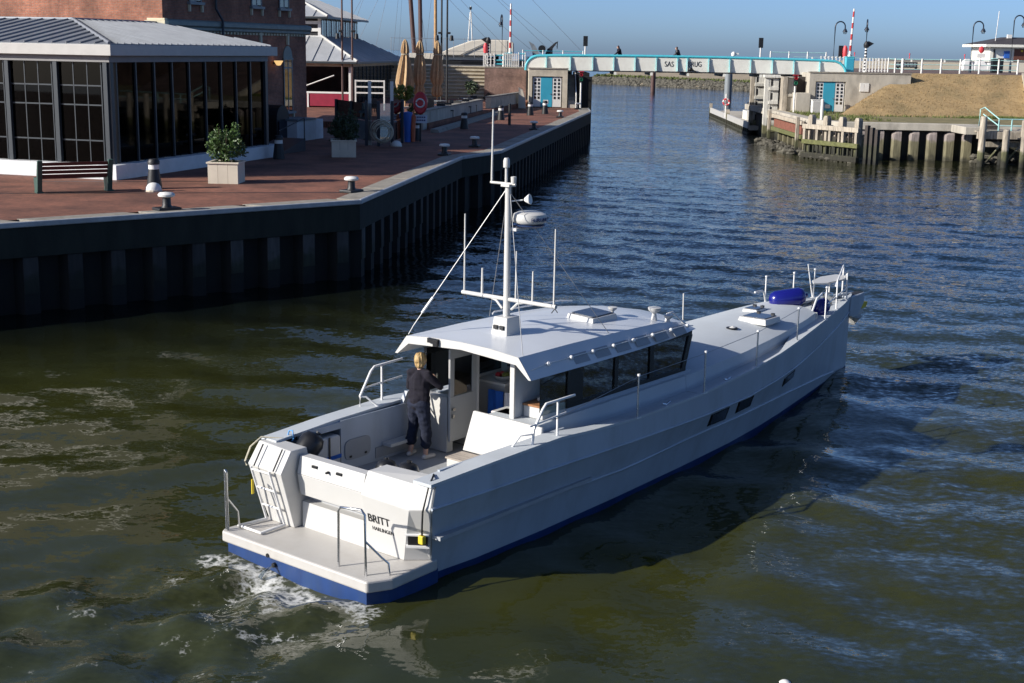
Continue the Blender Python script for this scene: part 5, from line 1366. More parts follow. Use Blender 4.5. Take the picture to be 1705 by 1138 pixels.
# ------------------------------------------------------------------ sailing ships behind the left road
def ship(label, x, y, masts, hull_x, stays):
    t = thing("sailing_ship", label, "sailing ship", (x, y, 0))
    x0, x1 = hull_x
    rings = []
    for f, w, z in ((0, .3, 6.3), (.12, 1.6, 6.0), (.5, 2.2, 5.6), (.88, 1.8, 5.8), (1, .8, 6.2)):
        xx = x0 + (x1 - x0) * f
        rings.append([(xx, -w, z), (xx, w, z), (xx, w * .6, -.5), (xx, -w * .6, -.5)])
    MB().loft(rings).build("hull", 'iron', t)
    for mx, z1, r_, m, lean in masts:
        MB().tube([(mx, 0, 4), (mx + lean, 0, z1)], r_, 10, r_ * .7).build("mast", m, t, smooth=50)
    for k, (a, b) in enumerate(stays): MB().tube([a, b], .014, 4).build("stay", 'darkwire', t)
    return t
ship("sailing ship with two dark brown masts and thin rigging behind the parasols", -11, 150,
     [(-.05, 26, .27, 'ironbrown', -1.6), (.55, 26, .25, 'ironbrown', -.45)], (-14, 9),
     [((-1.2, 0, 20), (-9.5, .4, 6)), ((-1.2, 0, 18), (-7, -.5, 6)), ((-1, 0, 22), (-4.6, -.5, 6)), ((-1, 0, 22), (-2.6, .4, 6)), ((-1, 0, 22), (-2.0, .8, 6)), ((-1, 0, 21), (1.2, .5, 6)), ((-1.1, 0, 24), (-8, -.3, 6)), ((.2, 0, 20), (14.5, 0, 6.9)), ((.2, 0, 16.6), (12.4, 0, 7.0))])
ship("sailing ship with a varnished yellow mast beside the dark masts", -8.8, 146,
     [(.15, 24, .19, 'spar', -.12)], (-6, 12), [((.1, 0, 14.6), (8.4, 0, 6.3)), ((.1, 0, 13.4), (7.2, .4, 6.3)), ((.1, 0, 17.5), (13.0, 0, 7.3)), ((.1, 0, 22), (15.5, 0, 7.0)), ((.1, 0, 16), (-1.0, .3, 6))])
wm = thing("white_mast", "slender white lattice mast with a small top vane behind the cream tarpaulin", "mast", (-5.4, 158, 5))
for sx in (-.32, .32): MB().tube([(sx * 1.2, 0, 0), (sx * .15, 0, 6.0)], .07, 6).build("leg", 'post', wm)
MB().tube([(0, 0, 5.5), (0, 0, 6.7)], .05, 6).build("top_pole", 'post', wm); MB().box(-.14, .14, -.1, .1, 6.3, 6.6).build("vane", 'iron', wm)
dh_ = thing("tarpaulin_deckhouse", "large cream tarpaulin covered deckhouse behind the left bridge fence", "deckhouse", (-4, 146, 5))
MB().extrude([(-4.2, 0, 1.4), (-3.4, 0, 1.85), (-1.0, 0, 2.75), (.2, 0, 2.92), (3.3, 0, 2.88), (3.62, 0, 2.6), (3.65, 0, 1.2), (-4.2, 0, 1.2)], (0, 5, 0)).build("cover", 'cream', dh_, bevel=.12)
for x in (1.1, 2.9): MB().box(x, x + .03, -.03, -.001, 1.4, 2.85).build("seam", 'soffit', dh_)
MB().tube([(-2.0, -.1, 1.3), (.4, -.1, 2.45), (.7, -.1, 2.5)], .06, 6).build("boom", 'soffit', dh_)
MB().box(-7.5, 1.0, .5, 4, .75, 1.38).build("bulwark", 'cream', dh_); MB().box(-7.5, 1.0, .6, 4, -2, .748).build("dark_side", 'ironbrown', dh_)
railing("ship_railing", "tall thin railing of the ship deck behind the parasols", [(-13.2, 144, 6.0), (-1.2, 144, 6.0)], 1.9, 'wire', 'wire', 1.1, (1.0, .35), .02, .022)
cr = thing("deck_windlass", "grey ship windlass with two short davits behind the turquoise railing", "windlass", (2.9, 148, 6.2))
MB().loft([[(-1.2, -.4, 0), (-.5, -.4, 0), (-.5, .4, 0), (-1.2, .4, 0)], [(-1.35, -.3, .9), (-.7, -.3, .7), (-.7, .3, .7), (-1.35, .3, .9)], [(-1.7, -.1, 1.65), (-1.1, -.1, 1.3), (-1.1, .1, 1.3), (-1.7, .1, 1.65)]]).build("davit", 'winframe', cr)
MB().lathe([(0, -.5), (.4, -.5), (.4, .5), (0, .5)], 12, (-.25, 0, .85), (0, 1, 0)).build("drum", 'iron', cr)
MB().loft([[(.0, -.3, 0), (.9, -.3, 0), (.9, .3, 0), (0, .3, 0)], [(.3, -.3, .8), (.9, -.3, .9), (.9, .3, .9), (.3, .3, .8)], [(1.15, -.15, 1.55), (1.5, -.15, 1.7), (1.5, .15, 1.7), (1.15, .15, 1.55)]]).build("davit", 'iron', cr)
MB().tube([(1.4, 0, 1.6), (1.38, 0, .9)], .05, 6).build("hook", 'iron', cr)
for k, (rx, lab) in enumerate(((.245, "left of the banded beacon pole"), (.285, "above the fence left of the shelter bench"), (.325, "left of the middle street lamp"), (.352, "between the middle street lamp and the kiosk"))):
    by = thing("channel_beacon", "tiny red beacon on the sea horizon " + lab, "beacon", (rx * 2000, 2000, 0))
    MB().lathe([(0, 0), (.8, 0), (.5, 8), (.9, 8.2), (.9, 11), (0, 11)], 8).build("tower", 'pink', by)

# ------------------------------------------------------------------ left quay furniture
def leaves(mb, n, box, size, seed, dens=None):
    rnd = random.Random(seed)
    for k in range(n):
        for _ in range(12):
            x, y, z = rnd.uniform(-1, 1), rnd.uniform(-1, 1), rnd.uniform(-1, 1)
            r_ = x * x + y * y + z * z
            f = mnoise.noise(Vector((x * 1.9 + seed, y * 1.9, z * 1.9)))
            if r_ < (1 + .45 * f) ** 2 * .95 and r_ > .15 and (f > -.28): break
        c = Vector((box[0] + x * box[3], box[1] + y * box[4], box[2] + z * box[5]))
        a = Vector((rnd.gauss(0, 1), rnd.gauss(0, 1), rnd.gauss(.4, .7))).normalized(); b = a.cross(Vector((rnd.gauss(0, 1), rnd.gauss(0, 1), rnd.gauss(0, 1)))).normalized()
        s = size * rnd.uniform(.6, 1.3)
        d = a.cross(b)
        mb.add([c - a * s, c + b * s * .5 + d * s * .12, c + a * s, c - b * s * .5 + d * s * .12], [(0, 1, 2), (0, 2, 3)])
def planter(label, plabel, loc, rz, seed, m):
    t = thing("planter_box", label, "planter", loc, rz)
    w, h = 1.02, .66
    for k in range(3):
        a = -w / 2 + k * w / 3
        MB().box(a + .004, a + w / 3 - .004, -w / 2, -w / 2 + .04, 0, h).build("panel", 'planter', t)
        MB().box(a + .004, a + w / 3 - .004, w / 2 - .04, w / 2, 0, h).build("panel", 'planter', t)
        MB().box(-w / 2, -w / 2 + .04, max(a + .004, -w / 2 + .041), min(a + w / 3 - .004, w / 2 - .041), 0, h).build("panel", 'planter', t)
        MB().box(w / 2 - .04, w / 2, max(a + .004, -w / 2 + .041), min(a + w / 3 - .004, w / 2 - .041), 0, h).build("panel", 'planter', t)
    MB().box(-w / 2 - .04, w / 2 + .04, -w / 2 - .04, -w / 2 + .06, h + .002, h + .06).box(-w / 2 - .04, w / 2 + .04, w / 2 - .06, w / 2 + .04, h + .002, h + .06).box(-w / 2 - .04, -w / 2 + .06, -w / 2 + .061, w / 2 - .061, h + .002, h + .06).box(w / 2 - .06, w / 2 + .04, -w / 2 + .061, w / 2 - .061, h + .002, h + .06).build("rim", 'planter', t, bevel=.008)
    MB().box(-w / 2 + .06, w / 2 - .06, -w / 2 + .06, w / 2 - .06, .3, h - .02).build("soil", 'soil', t)
    p = thing("potted_shrub", plabel, "shrub", (loc[0], loc[1], loc[2] + h - .02), rz)
    st_ = MB()
    rnd = random.Random(seed + 1)
    for k in range(12):
        a = rnd.uniform(0, 6.28); r_ = rnd.uniform(.15, .55); zt = rnd.uniform(.6, 1.25)
        st_.tube([(rnd.uniform(-.1, .1), rnd.uniform(-.1, .1), -.2), (r_ * .5 * math.cos(a), r_ * .5 * math.sin(a), zt * .5), (r_ * math.cos(a), r_ * math.sin(a), zt)], .016, 5, .005)
    st_.build("stems", 'bark', p)
    lv = MB(); leaves(lv, 1900, (0, 0, .55, .66, .60, .56), .062, seed)
    for (sx, sy, zt) in ((.28, .1, 1.35), (-.22, -.1, 1.25), (.0, .2, 1.2), (.42, -.1, 1.3)):
        leaves(lv, 60, (sx, sy, zt - .2, .12, .12, .26), .05, seed + int(zt * 10))
    lv.build("foliage", m, p, kind='stuff', recalc=False)
planter("cream planter box on the sunlit paving between bench and bollards", "leafy green shrub growing in the sunlit planter box", (-9.78, 45.75, G), R(-2), 5, 'leaf')
planter("cream planter box standing in the shade before the glass windscreen", "bushy shrub in the shaded planter box, leaves coloured darker for the shade", (-7.3, 57.6, G), R(8), 11, 'leafdark')  # same kind of shrub, its shade put into the darker leaf colour

bn = thing("park_bench", "park bench with red-brown slats and dark green end frames", "bench", (-13.72, 41.95, G), R(29.5))
for k in range(4): MB().extrude([(-1.02, .20 + k * .045, .48 + k * .125), (1.02, .20 + k * .045, .48 + k * .125), (1.02, .235 + k * .045, .585 + k * .125), (-1.02, .235 + k * .045, .585 + k * .125)], (0, .035, 0)).build("back_slat", 'slat', bn, bevel=.006)
for k in range(4): MB().box(-1.02, 1.02, -.30 + k * .12, -.20 + k * .12, .44, .475).build("seat_slat", 'slat', bn, bevel=.006)
for sx in (-1.06, 1.06):
    o = MB().extrude([(sx - .06, -.38, .46), (sx - .06, -.26, 0), (sx - .06, .16, 0), (sx - .06, .26, .36), (sx - .06, .48, 1.02), (sx - .06, .36, 1.03), (sx - .06, .10, .46)], (.15, 0, 0)).build("end_frame", 'benchgreen', bn, bevel=.02)
    MB().box(sx - .10, sx + .10, -.28, .18, 0, .05).build("foot", 'benchgreen', o)
# bench seen from behind: turn its back to the camera
bn.rotation_euler = (0, 0, R(29.5 + 180))

def bollard(label, x, y, rz, loc_z=G):
    t = thing("mooring_bollard", label, "bollard", (x, y, loc_z), rz, "mooring bollards along the left quay edge")
    MB().box(-.34, .34, -.24, .24, .0, .09).build("base_plate", 'iron', t, bevel=.02)
    MB().lathe([(0, .09), (.16, .09), (.12, .16), (.115, .36), (.0, .36)], 16).build("neck", 'iron', t, smooth=40)
    MB().lathe([(0, .36), (.13, .365), (.23, .40), (.24, .45), (.19, .50), (0, .52)], 16).build("cap", 'post', t, smooth=50)
    return t
b0 = bollard("white-capped mooring bollard on the quay edge below the planter box", -9.75, 37.65, R(39))
for lab, x, y, a in (("white-capped mooring bollard at the corner of the quay wall", -5.25, 43.3, 60), ("grey-capped mooring bollard in the shade beside the bend of the quay edge", -3.1, 59.2, 80), ("white-capped mooring bollard on the sunlit strip near the middle of the quay", 1.05, 79.5, 82), ("white-capped mooring bollard on the far reddish paving near the left stairs", 3.05, 94.5, 82), ("small mooring bollard at the far end of the quay by the dark pier", 4.9, 108.4, 82), ("low dark mooring bollard between the bend and the sunlit strip", -1.95, 64.6, 82)):
    dup(b0, (x, y, G), lab, R(a))
def post_bollard(label, x, y, h=.95, r_=.20):
    t = thing("banded_bollard", label, "bollard", (x, y, G), 0, "black bollards with a white band")
    MB().lathe([(0, 0), (r_ * 1.25, 0), (r_ * 1.2, .12), (r_ * .85, h * .66), (0, h * .66)], 14).build("body", 'iron', t, smooth=40)
    MB().lathe([(0, h * .66), (r_ * .86, h * .661), (r_ * .84, h * .82), (0, h * .82)], 14).build("band", 'post', t, smooth=40)
    MB().lathe([(0, h * .82), (r_ * .95, h * .821), (r_ * .98, h * .92), (r_ * .7, h), (0, h)], 14).build("cap", 'iron', t, smooth=40)
    return t
p0 = post_bollard("stout black bollard with white band beside the park bench", -11.6, 43.35)
for lab, x, y in (("black bollard with white band in the shade by the pavilion ramp", -9.75, 55.8), ("black bollard with white band at the middle of the terrace wall", -3.0, 79.0), ("black bollard with white band nearer the gap of the terrace wall", -1.0, 89.8), ("black bollard with white band left of the turquoise door", 1.0, 97.0), ("black bollard with white band in front of the turquoise door", 2.1, 99.5), ("small black bollard below the lifebuoy board", -5.0, 68.3)):
    dup(p0, (x, y, G), lab)
for lab, x, y in (("white painted stone dome on the paving in front of the stout black bollard", -11.42, 42.55), ("white painted stone dome at the foot of the glass windscreen", -5.62, 64.0)):
    t = thing("stone_dome", lab, "stone", (x, y, G))
    MB().lathe([(0, .0), (.27, .0), (.27, .05), (0, .05)], 14).build("base", 'planter', t)
    MB().lathe([(0, .05), (.25, .051), (.24, .14), (.17, .23), (.08, .27), (0, .28)], 14).build("dome", 'post', t, smooth=60)
ps = thing("measuring_post", "slim white post standing in front of a taller black one on the far quay", "post", (-.4, 84.0, G))
MB().tube([(0, 0, 0), (0, 0, 1.3)], .09, 8).build("post", 'iron', ps)

# glass windscreen of the terrace
gs = thing("glass_windscreen", "terrace windscreen of dark posts and clear panes behind the shaded planter", "windscreen", (-9.0, 68.0, G))
gpts = [(-9.0, 68.2), (-8.0, 66.2), (-7.05, 64.2), (-6.45, 63.9), (-5.85, 64.4), (-5.55, 66.4)]
for k, (x, y) in enumerate(gpts):
    MB(local((-9.0, 68.0, 0))).box(x - .07, x + .07, y - .07, y + .07, 0, 2.0 if k < 2 else 2.1).build("post", 'postblue', gs)
for (a, b) in zip(gpts[:-1], gpts[1:]):
    a, b = Vector(a), Vector(b); d = (b - a).normalized()
    a2, b2 = a + d * .08, b - d * .08; nn = Vector((-d.y, d.x)) * .01
    for z0, z1 in ((.25, 1.15), (1.2, 1.98)):
        MB(local((-9.0, 68.0, 0))).hexa([(a2.x, a2.y, z0), (b2.x, b2.y, z0), (b2.x + nn.x, b2.y + nn.y, z0), (a2.x + nn.x, a2.y + nn.y, z0), (a2.x, a2.y, z1), (b2.x, b2.y, z1), (b2.x + nn.x, b2.y + nn.y, z1), (a2.x + nn.x, a2.y + nn.y, z1)]).build("pane", 'clearglass', gs)
for k, x in ((0, -6.95), (1, -5.9)):
    MB(local((-9.0, 68.0, 0))).box(x - .07, x + .07, 64.62, 64.76, 0, 3.0).build("white_post", 'post', gs)
wg = thing("white_rail_panel", "white slatted rail panel standing before the cafe wall", "railing", (-11.0, 93, 2.4))
for z in (1.45, 1.85, 2.25): MB().box(0, 2.05, -.03, .03, z, z + .10).build("rail", 'post', wg)
for x in (0, 1.95): MB().box(x, x + .1, -.032, .032, 0, 2.36).build("post", 'post', wg)
ro = thing("rope_coil", "large coil of pale rope hanging on the glass windscreen", "rope", (-6.2, 63.3, G + .72))
for k in range(9): torus(MB(), random.uniform(.36, .54), .026, 24, 6, (random.uniform(-.08, .08), -.04 - k * .035, random.uniform(-.08, .08))).build("loop", 'rope', ro, smooth=60)
lbb = thing("lifebuoy_board", "red lifebuoy case on a post above a white notice beside the terrace", "lifebuoy case", (-4.75, 67.6, G))
MB().tube([(0, .06, 0), (0, .06, 2.2)], .05, 8).build("post", 'iron', lbb)
c_ = MB().loft([[(x * s_ * .36, y, 1.90 + z * s_ * .56) for x, z in [(math.cos(a), math.sin(a)) for a in [2 * math.pi * i / 20 for i in range(20)]]] for y, s_ in ((0, 1), (-.12, 1), (-.2, .85))]).build("case", 'red', lbb, smooth=40)
torus(MB(), .2, .045, 20, 6, (0, -.2, 1.90)).build("ring_print", 'post', c_, smooth=60)
sg = MB().box(-.36, .34, -.03, .02, .92, 1.32).build("sign", 'bluepanel', lbb)
for k, z in enumerate((1.17, 1.02)):
    for j in range(5): MB().box(-.27 + j * .11, -.19 + j * .11, -.036, -.031, z, z + .07).build("print", 'letterblue', sg)
bu = thing("painted_buoy", "blue and orange painted post figure beside the windscreen", "buoy", (-5.35, 67.2, G))
MB().lathe([(0, 0), (.16, 0), (.18, .7), (.26, 1.3), (.24, 1.45), (0, 1.5)], 12).build("body", 'bluebox', bu, smooth=50)
MB().lathe([(0, 0), (.10, 0), (.13, .9), (.16, 1.25), (.05, 1.35), (0, 1.35)], 10, (.27, .0, .02)).build("side", 'orange', bu, smooth=50)
tr = thing("potted_standard_tree", "small potted tree with yellow-green round crown beside the lifebuoy case", "potted tree", (-6.2, 75, G))
MB().lathe([(0, 0), (.35, 0), (.45, .75), (.38, .75), (.35, .6), (0, .6)], 12).build("pot", 'orange', tr, smooth=40)
MB().tube([(0, 0, .5), (0, 0, 1.9)], .05, 6).build("trunk", 'post', tr)
lv = MB(); leaves(lv, 700, (0, 0, 2.15, .55, .55, .42), .09, 21); lv.build("crown", 'leafyellow', tr, kind='stuff', recalc=False)
lv = MB(); leaves(lv, 400, (.55, .2, 1.15, .4, .4, .45), .08, 23); lv.build("underplanting", 'leaf', tr, kind='stuff', recalc=False)
t2 = thing("topiary_tree", "small dark topiary tree in a pot near the long steps", "potted tree", (-3.35, 103, 2.75))
MB().lathe([(0, 0), (.3, 0), (.36, .5), (0, .5)], 10).build("pot", 'iron', t2); MB().tube([(0, 0, .4), (0, 0, 1.1)], .05, 6).build("trunk", 'bark', t2)
lv = MB(); leaves(lv, 500, (0, 0, 1.35, .55, .55, .5), .10, 31); lv.build("crown", 'leafdark', t2, kind='stuff', recalc=False)

# closed parasols
def parasol(label, x, y, lit=0):
    t = thing("closed_parasol", label, "parasol", (x, y, 2.75), random.uniform(0, 1), "closed parasols on the terrace")
    MB().tube([(0, 0, 0), (0, 0, 4.6)], .05, 8).build("pole", 'spar', t)
    MB().cbox((0, 0, .06), (.9, .9, .12)).build("base", 'concrete', t)
    def folds(prof):
        rings = []
        for r_, z in prof:
            r_ *= .9
            rings.append([(r_ * (1 + .26 * math.cos(8 * a)) * math.cos(a + .15 * z), r_ * (1 + .26 * math.cos(8 * a)) * math.sin(a + .15 * z), z) for a in [2 * math.pi * k / 48 for k in range(48)]])
        return MB().loft(rings)
    folds([(.05, 4.72), (.16, 4.55), (.24, 4.25), (.28, 3.95), (.22, 3.72), (.30, 3.5), (.38, 3.0), (.43, 2.5), (.45, 2.1), (.38, 1.85), (.25, 1.6), (.34, 1.35), (.36, 1.0), (.26, .85), (.1, .8)] if lit == 0 else [(.05, 4.78), (.16, 4.6), (.25, 4.25), (.30, 3.9), (.23, 3.75), (.34, 3.4), (.46, 2.8), (.55, 2.2), (.60, 1.8), (.55, 1.5), (.45, 1.0), (.35, .75), (.1, .7)]).build("canopy", 'canvas', t, smooth=70)
    torus(MB(), .27, .03, 16, 5, (0, 0, 3.74), 'xy').build("tie", 'rope', t)
parasol("closed sand-coloured parasol nearest the cafe wall, widest at the hem", -7.88, 96.6, 1)
parasol("closed sand-coloured parasol in the middle of the three", -6.87, 97.08)
parasol("closed sand-coloured parasol nearest the tall thin lamp poles", -5.67, 97.65)

# terrace tables and chairs
def tset(x, y, first=None):
    if first is None:
        t = thing("terrace_table", "round dark terrace table behind the low wall", "table", (x, y, 2.75), 0, "terrace tables behind the low wall")
        MB().lathe([(0, .70), (.5, .70), (.5, .74), (0, .74)], 14).build("table_top", 'winframe', t); MB().lathe([(0, 0), (.28, 0), (.05, .05), (.05, .7), (0, .7)], 8).build("pedestal", 'iron', t)
        c = thing("terrace_chair", "dark rattan chair at a terrace table behind the low wall", "chair", (x, y - .8, 2.75), 0, "rattan chairs on the terrace")
        MB().box(-.25, .25, -.25, .25, .40, .46).build("seat", 'iron', c); MB().box(-.25, .25, -.27, -.22, .462, .9).build("backrest", 'iron', c)
        for a in (-.21, .21):
            for b in (-.21, .21): MB().box(a - .02, a + .02, b - .02, b + .02, 0, .40).build("leg", 'iron', c)
        return t, c
    t, c = first
    dup(t, (x, y, 2.75), t['label'])
    return first
fs_ = tset(-4.6, 84.5)
for x, y in ((-4.3, 87.5), (-3.9, 90.3), (-3.6, 93), (-5.6, 88.5), (-5.2, 92.5), (-3.6, 98)): tset(x, y, fs_)
for k, (x, y, a) in enumerate(((-4.9, 87.0, 20), (-3.9, 88.3, 160), (-4.5, 89.9, 60), (-3.3, 91, 200), (-4.2, 92.6, 90), (-3.0, 93.5, 250), (-5.4, 85.2, 10), (-4.2, 85.0, 200), (-5.9, 91.9, 40), (-4.3, 97.7, 90), (-3.0, 98.4, 200), (-9.5, 90, 20), (-9.0, 86.5, 200))):
    dup(fs_[1], (x, y, 2.75), fs_[1]['label'], R(a))

# tall thin lamp poles
for lab, x, y, side in (("left of two tall dark poles in front of the cafe roof", -13.1, 103, -1), ("right of two tall dark poles in front of the cafe roof", -12.35, 103, 1), ("left of two tall dark poles beside the closed parasols", -5.72, 104, -1), ("right of two tall dark poles beside the closed parasols", -5.30, 104, 1)):
    t = thing("tall_pole", lab, "pole", (x, y, 2.4))
    MB().tube([(0, 0, 0), (0, 0, 11)], .085, 8, .06).build("pole", 'ironbrown' if y < 103.5 else 'iron', t, smooth=50)
    MB().box(side * .1 - .16, side * .1 + .16, -.25, .0, 5.6, 5.75).build("lamp_head", 'iron', t, bevel=.03)
    MB().lathe([(0, 0), (.16, .02), (.12, .4), (0, .42)], 10, (side * .34, -.1, 5.1)).build("spot_lamp", 'iron', t, smooth=50)
fb_ = thing("float_buoy", "small white float bobbing at the very bottom of the view", "buoy", (3.17, 14.12, -.02))
MB().sph((0, 0, 0), (.085, .085, .075), 14, 10).build("float", 'post', fb_, smooth=60)

# ------------------------------------------------------------------ the motor yacht (boat frame: x forward, y port, z up from the waterline)
bt = thing("motor_yacht", "long grey motor yacht with white cabin and mast lettered BRITT HARLINGEN at the stern", "motor yacht", tuple(BO), BRZ)
BM = Matrix.Translation(BO) @ Matrix.Rotation(BRZ, 4, 'Z')
ST = [  # x, wl, k2y,k2z, k1y,k1z, shy,shz
 (0.82, 1.28, 1.44, .55, 1.64, 1.19, 1.62, 1.50), (2.0, 1.36, 1.50, .62, 1.70, 1.19, 1.68, 1.55), (3.5, 1.38, 1.53, .68, 1.73, 1.18, 1.71, 1.58),
 (4.2, 1.36, 1.54, .67, 1.73, 1.16, 1.72, 1.53), (5.4, 1.33, 1.54, .64, 1.72, 1.13, 1.71, 1.47), (7.4, 1.25, 1.48, .69, 1.67, 1.08, 1.68, 1.47), (9.3, 1.14, 1.36, .66, 1.55, 1.06, 1.57, 1.53),
 (10.6, 1.0, 1.20, .62, 1.39, 1.09, 1.42, 1.58), (11.65, .86, 1.02, .56, 1.22, 1.12, 1.25, 1.63), (13.0, .64, .78, .46, .96, 1.20, .99, 1.69), (14.3, .42, .53, .36, .66, 1.28, .69, 1.72),
 (15.4, .22, .30, .24, .38, 1.34, .42, 1.74), (16.2, .07, .11, .16, .15, 1.39, .18, 1.76), (16.56, .012, .015, .12, .025, 1.41, .04, 1.77)]
def interp(x, i):
    return float(np.interp(x, [s[0] for s in ST], [s[i] for s in ST]))
BZ = .12
def blue_y(s): return s[1] + (s[2] - s[1]) * BZ / max(s[3], BZ + .01) if s[3] > BZ else s[2]
for side in (-1, 1):
    rings = []
    for s in ST:
        z2 = max(s[3], BZ + .02)
        e0 = 1.0 * (s[0] < 1)
        rings.append([(s[0] + .32 * e0, side * blue_y(s), BZ), (s[0] + .22 * e0, side * s[2], z2), (s[0], side * s[4], s[5]), (s[0] + .10 * e0, side * s[6], s[7])])
    sub = []
    for k in range(len(rings) - 1):
        for f in (0, .25, .5, .75): sub.append([tuple(Vector(a).lerp(Vector(b), f)) for a, b in zip(rings[k], rings[k + 1])])
    sub.append(rings[-1])
    hull = MB().loft(sub, closed=False).build("hull_side", 'hull', bt, smooth=12)
    rb = [[(s[0] + .34 * (s[0] < 1), side * s[1] * .8, -.6), (s[0] + .34 * (s[0] < 1), side * s[1], 0), (s[0] + .32 * (s[0] < 1), side * blue_y(s), BZ)] for s in ST]
    MB().loft(rb, closed=False).build("boot_stripe", 'blue', bt, smooth=20)
    # spray rail
    rr = [(x, side * (np.interp(x, [s[0] for s in ST], [s[2] for s in ST]) + .012), np.interp(x, [s[0] for s in ST], [s[3] for s in ST])) for x in np.linspace(3.55, 15.2, 28)]
    MB().tube(rr, .022, 6).build("spray_rail", 'hull', hull, smooth=60)
    rr = [(x, side * (interp(x, 4) + .008), interp(x, 5)) for x in np.linspace(.8, 16.4, 36)]
    MB().tube(rr, .02, 6).build("rubbing_strake", 'hull', hull, smooth=60)
    # rail cap along the sheer
    cap = []
    for x in np.linspace(.8, 16.5, 60):
        y, z = interp(x, 6), interp(x, 7)
        w = .30 if x < 3.6 else float(np.interp(x, [3.6, 5.3, 10.7, 13.0, 13.6, 14.5, 15.4, 16.5], [.28, .05, .04, .46, .42, .26, .14, .03]))
        cap.append([(x, side * (y + .015), z - .02), (x, side * (y + .015), z + .022), (x, side * max(y - w, .0), z + .022), (x, side * max(y - w, .0), z - .02)])
    MB().loft(cap).build("gunwale", 'deck' if side < 0 else 'deck', bt)
# lower hull and swim platform
MB().prism([(.04, 1.50), (.04, -1.22), (.30, -1.36), (1.25, -1.36), (1.25, 1.44), (.12, 1.58)], -.6, .18).build("platform_hull", 'blue', bt)
pl = MB().prism([(0, 1.58), (0, -1.26), (.31, -1.42), (1.2, -1.40), (1.2, 1.52), (.10, 1.64)], .182, .34).build("swim_platform", 'platform', bt, bevel=.025)
for x0, x1, a in ((.0, .0, 0),):
    MB().tube([(-.015, .62, .22), (.03, .62, .22)], .03, 8).build("drain", 'black', pl)
    MB().tube([(-.0, .52, .10), (.06, .52, .10)], .035, 8).build("exhaust_outlet", 'black', pl)
js = thing("cooling_water_jet", "thin jet of cooling water pouring from the stern outlet", "water jet", tuple(BM @ Vector((-.02, .52, .09))), BRZ)
MB().tube([(0, 0, 0), (-.07, 0, -.01), (-.15, .01, -.05), (-.21, .015, -.11)], .014, 6, .028).build("jet", 'clearglass', js, smooth=60)
# transom pieces
tA = [(1.10, -1.36, .341), (.86, -1.10, .341), (.86, -.46, .341), (1.25, -.46, .341), (1.25, -1.36, .341)]
tB = [(.815, -1.615, 1.17), (.70, -1.34, 1.14), (.70, -.46, 1.16), (1.25, -.46, 1.16), (1.25, -1.615, 1.17)]
tC = [(.915, -1.595, 1.515), (.84, -1.27, 1.44), (.84, -.46, 1.46), (1.20, -.46, 1.46), (1.20, -1.60, 1.50)]
tb = MB().loft([tA, tB, tC]).build("transom_corner", 'white', bt, bevel=.012)
fl_ = MB(); q0 = frame3((.868, -1.343, .68), (.21, -.30, 0), (-.15, -.1, 1))
fl_.xf = q0; fl_.box(-.13, .13, -.07, .07, -.02, .008); fl_.build("fairlead", 'black', tb)
fl_ = MB(); fl_.xf = q0; fl_.box(-.155, .155, -.10, -.072, -.02, .035).box(-.155, .155, .072, .09, -.02, .02); fl_.build("fairlead_rim", 'rail', tb)
MB().box(.86, 1.2, -.455, .86, .341, .72).build("transom_sill", 'white', bt)
MB().box(1.15, 1.25, -.455, .86, .722, .84).build("slot_back", 'blue', bt)
gt = MB().hexa([(.80, -.455, .845), (1.0, -.455, .845), (1.0, .83, .845), (.80, .83, .845), (.74, -.455, 1.16), (1.0, -.455, 1.16), (1.0, .83, 1.16), (.74, .83, 1.16)]).hexa([(.74, -.455, 1.165), (1.0, -.455, 1.165), (1.0, .83, 1.165), (.74, .83, 1.165), (.80, -.455, 1.41), (.95, -.455, 1.41), (.95, .83, 1.41), (.80, .83, 1.41)]).build("transom_gate", 'white', bt, bevel=.006)
for y in (.50, .02): MB().box(.755, .80, y - .05, y + .05, 1.30, 1.335).build("slot", 'black', gt)
MB().lathe([(0, 0), (.022, 0), (.015, .05), (0, .05)], 8, (.76, .22, 1.30), (-1, 0, 0)).build("knob", 'iron', gt)
lb_ = MB().loft([[(.74, .90, .341), (.74, 1.42, .341), (1.10, 1.45, .341), (1.10, .90, .341)], [(.47, .86, 1.20), (.52, 1.61, 1.20), (1.02, 1.62, 1.20), (1.02, .86, 1.20)], [(.66, .86, 1.49), (.72, 1.59, 1.50), (.96, 1.60, 1.50), (.96, .86, 1.49)]]).build("transom_locker", 'white', bt, bevel=.012)
for y in (1.42, 1.02): MB().tube([(.45, y - .02, 1.22), (.63, y - .02, 1.50)], .012, 6).build("seam_strip", 'black', lb_)
MB().box(.62, .66, 1.655, 1.668, .70, .92).build("yellow_marker", 'yellow', lb_)
lad = MB()
f_ = lambda z: .74 - .27 * (z - .34) / .86 - .05
for y in (1.42, 1.04): lad.tube([(f_(.37), y, .37), (f_(1.22), y, 1.22)], .018, 8)
for z in (.62, .90, 1.18): lad.tube([(f_(z), 1.42, z), (f_(z), 1.04, z)], .016, 8)
lad.tube([(f_(.37), 1.42, .37), (.24, 1.50, .37), (.24, 1.04, .37), (f_(.37), 1.04, .37)], .022, 8)
lad.build("boarding_ladder", 'rail', bt, smooth=50)
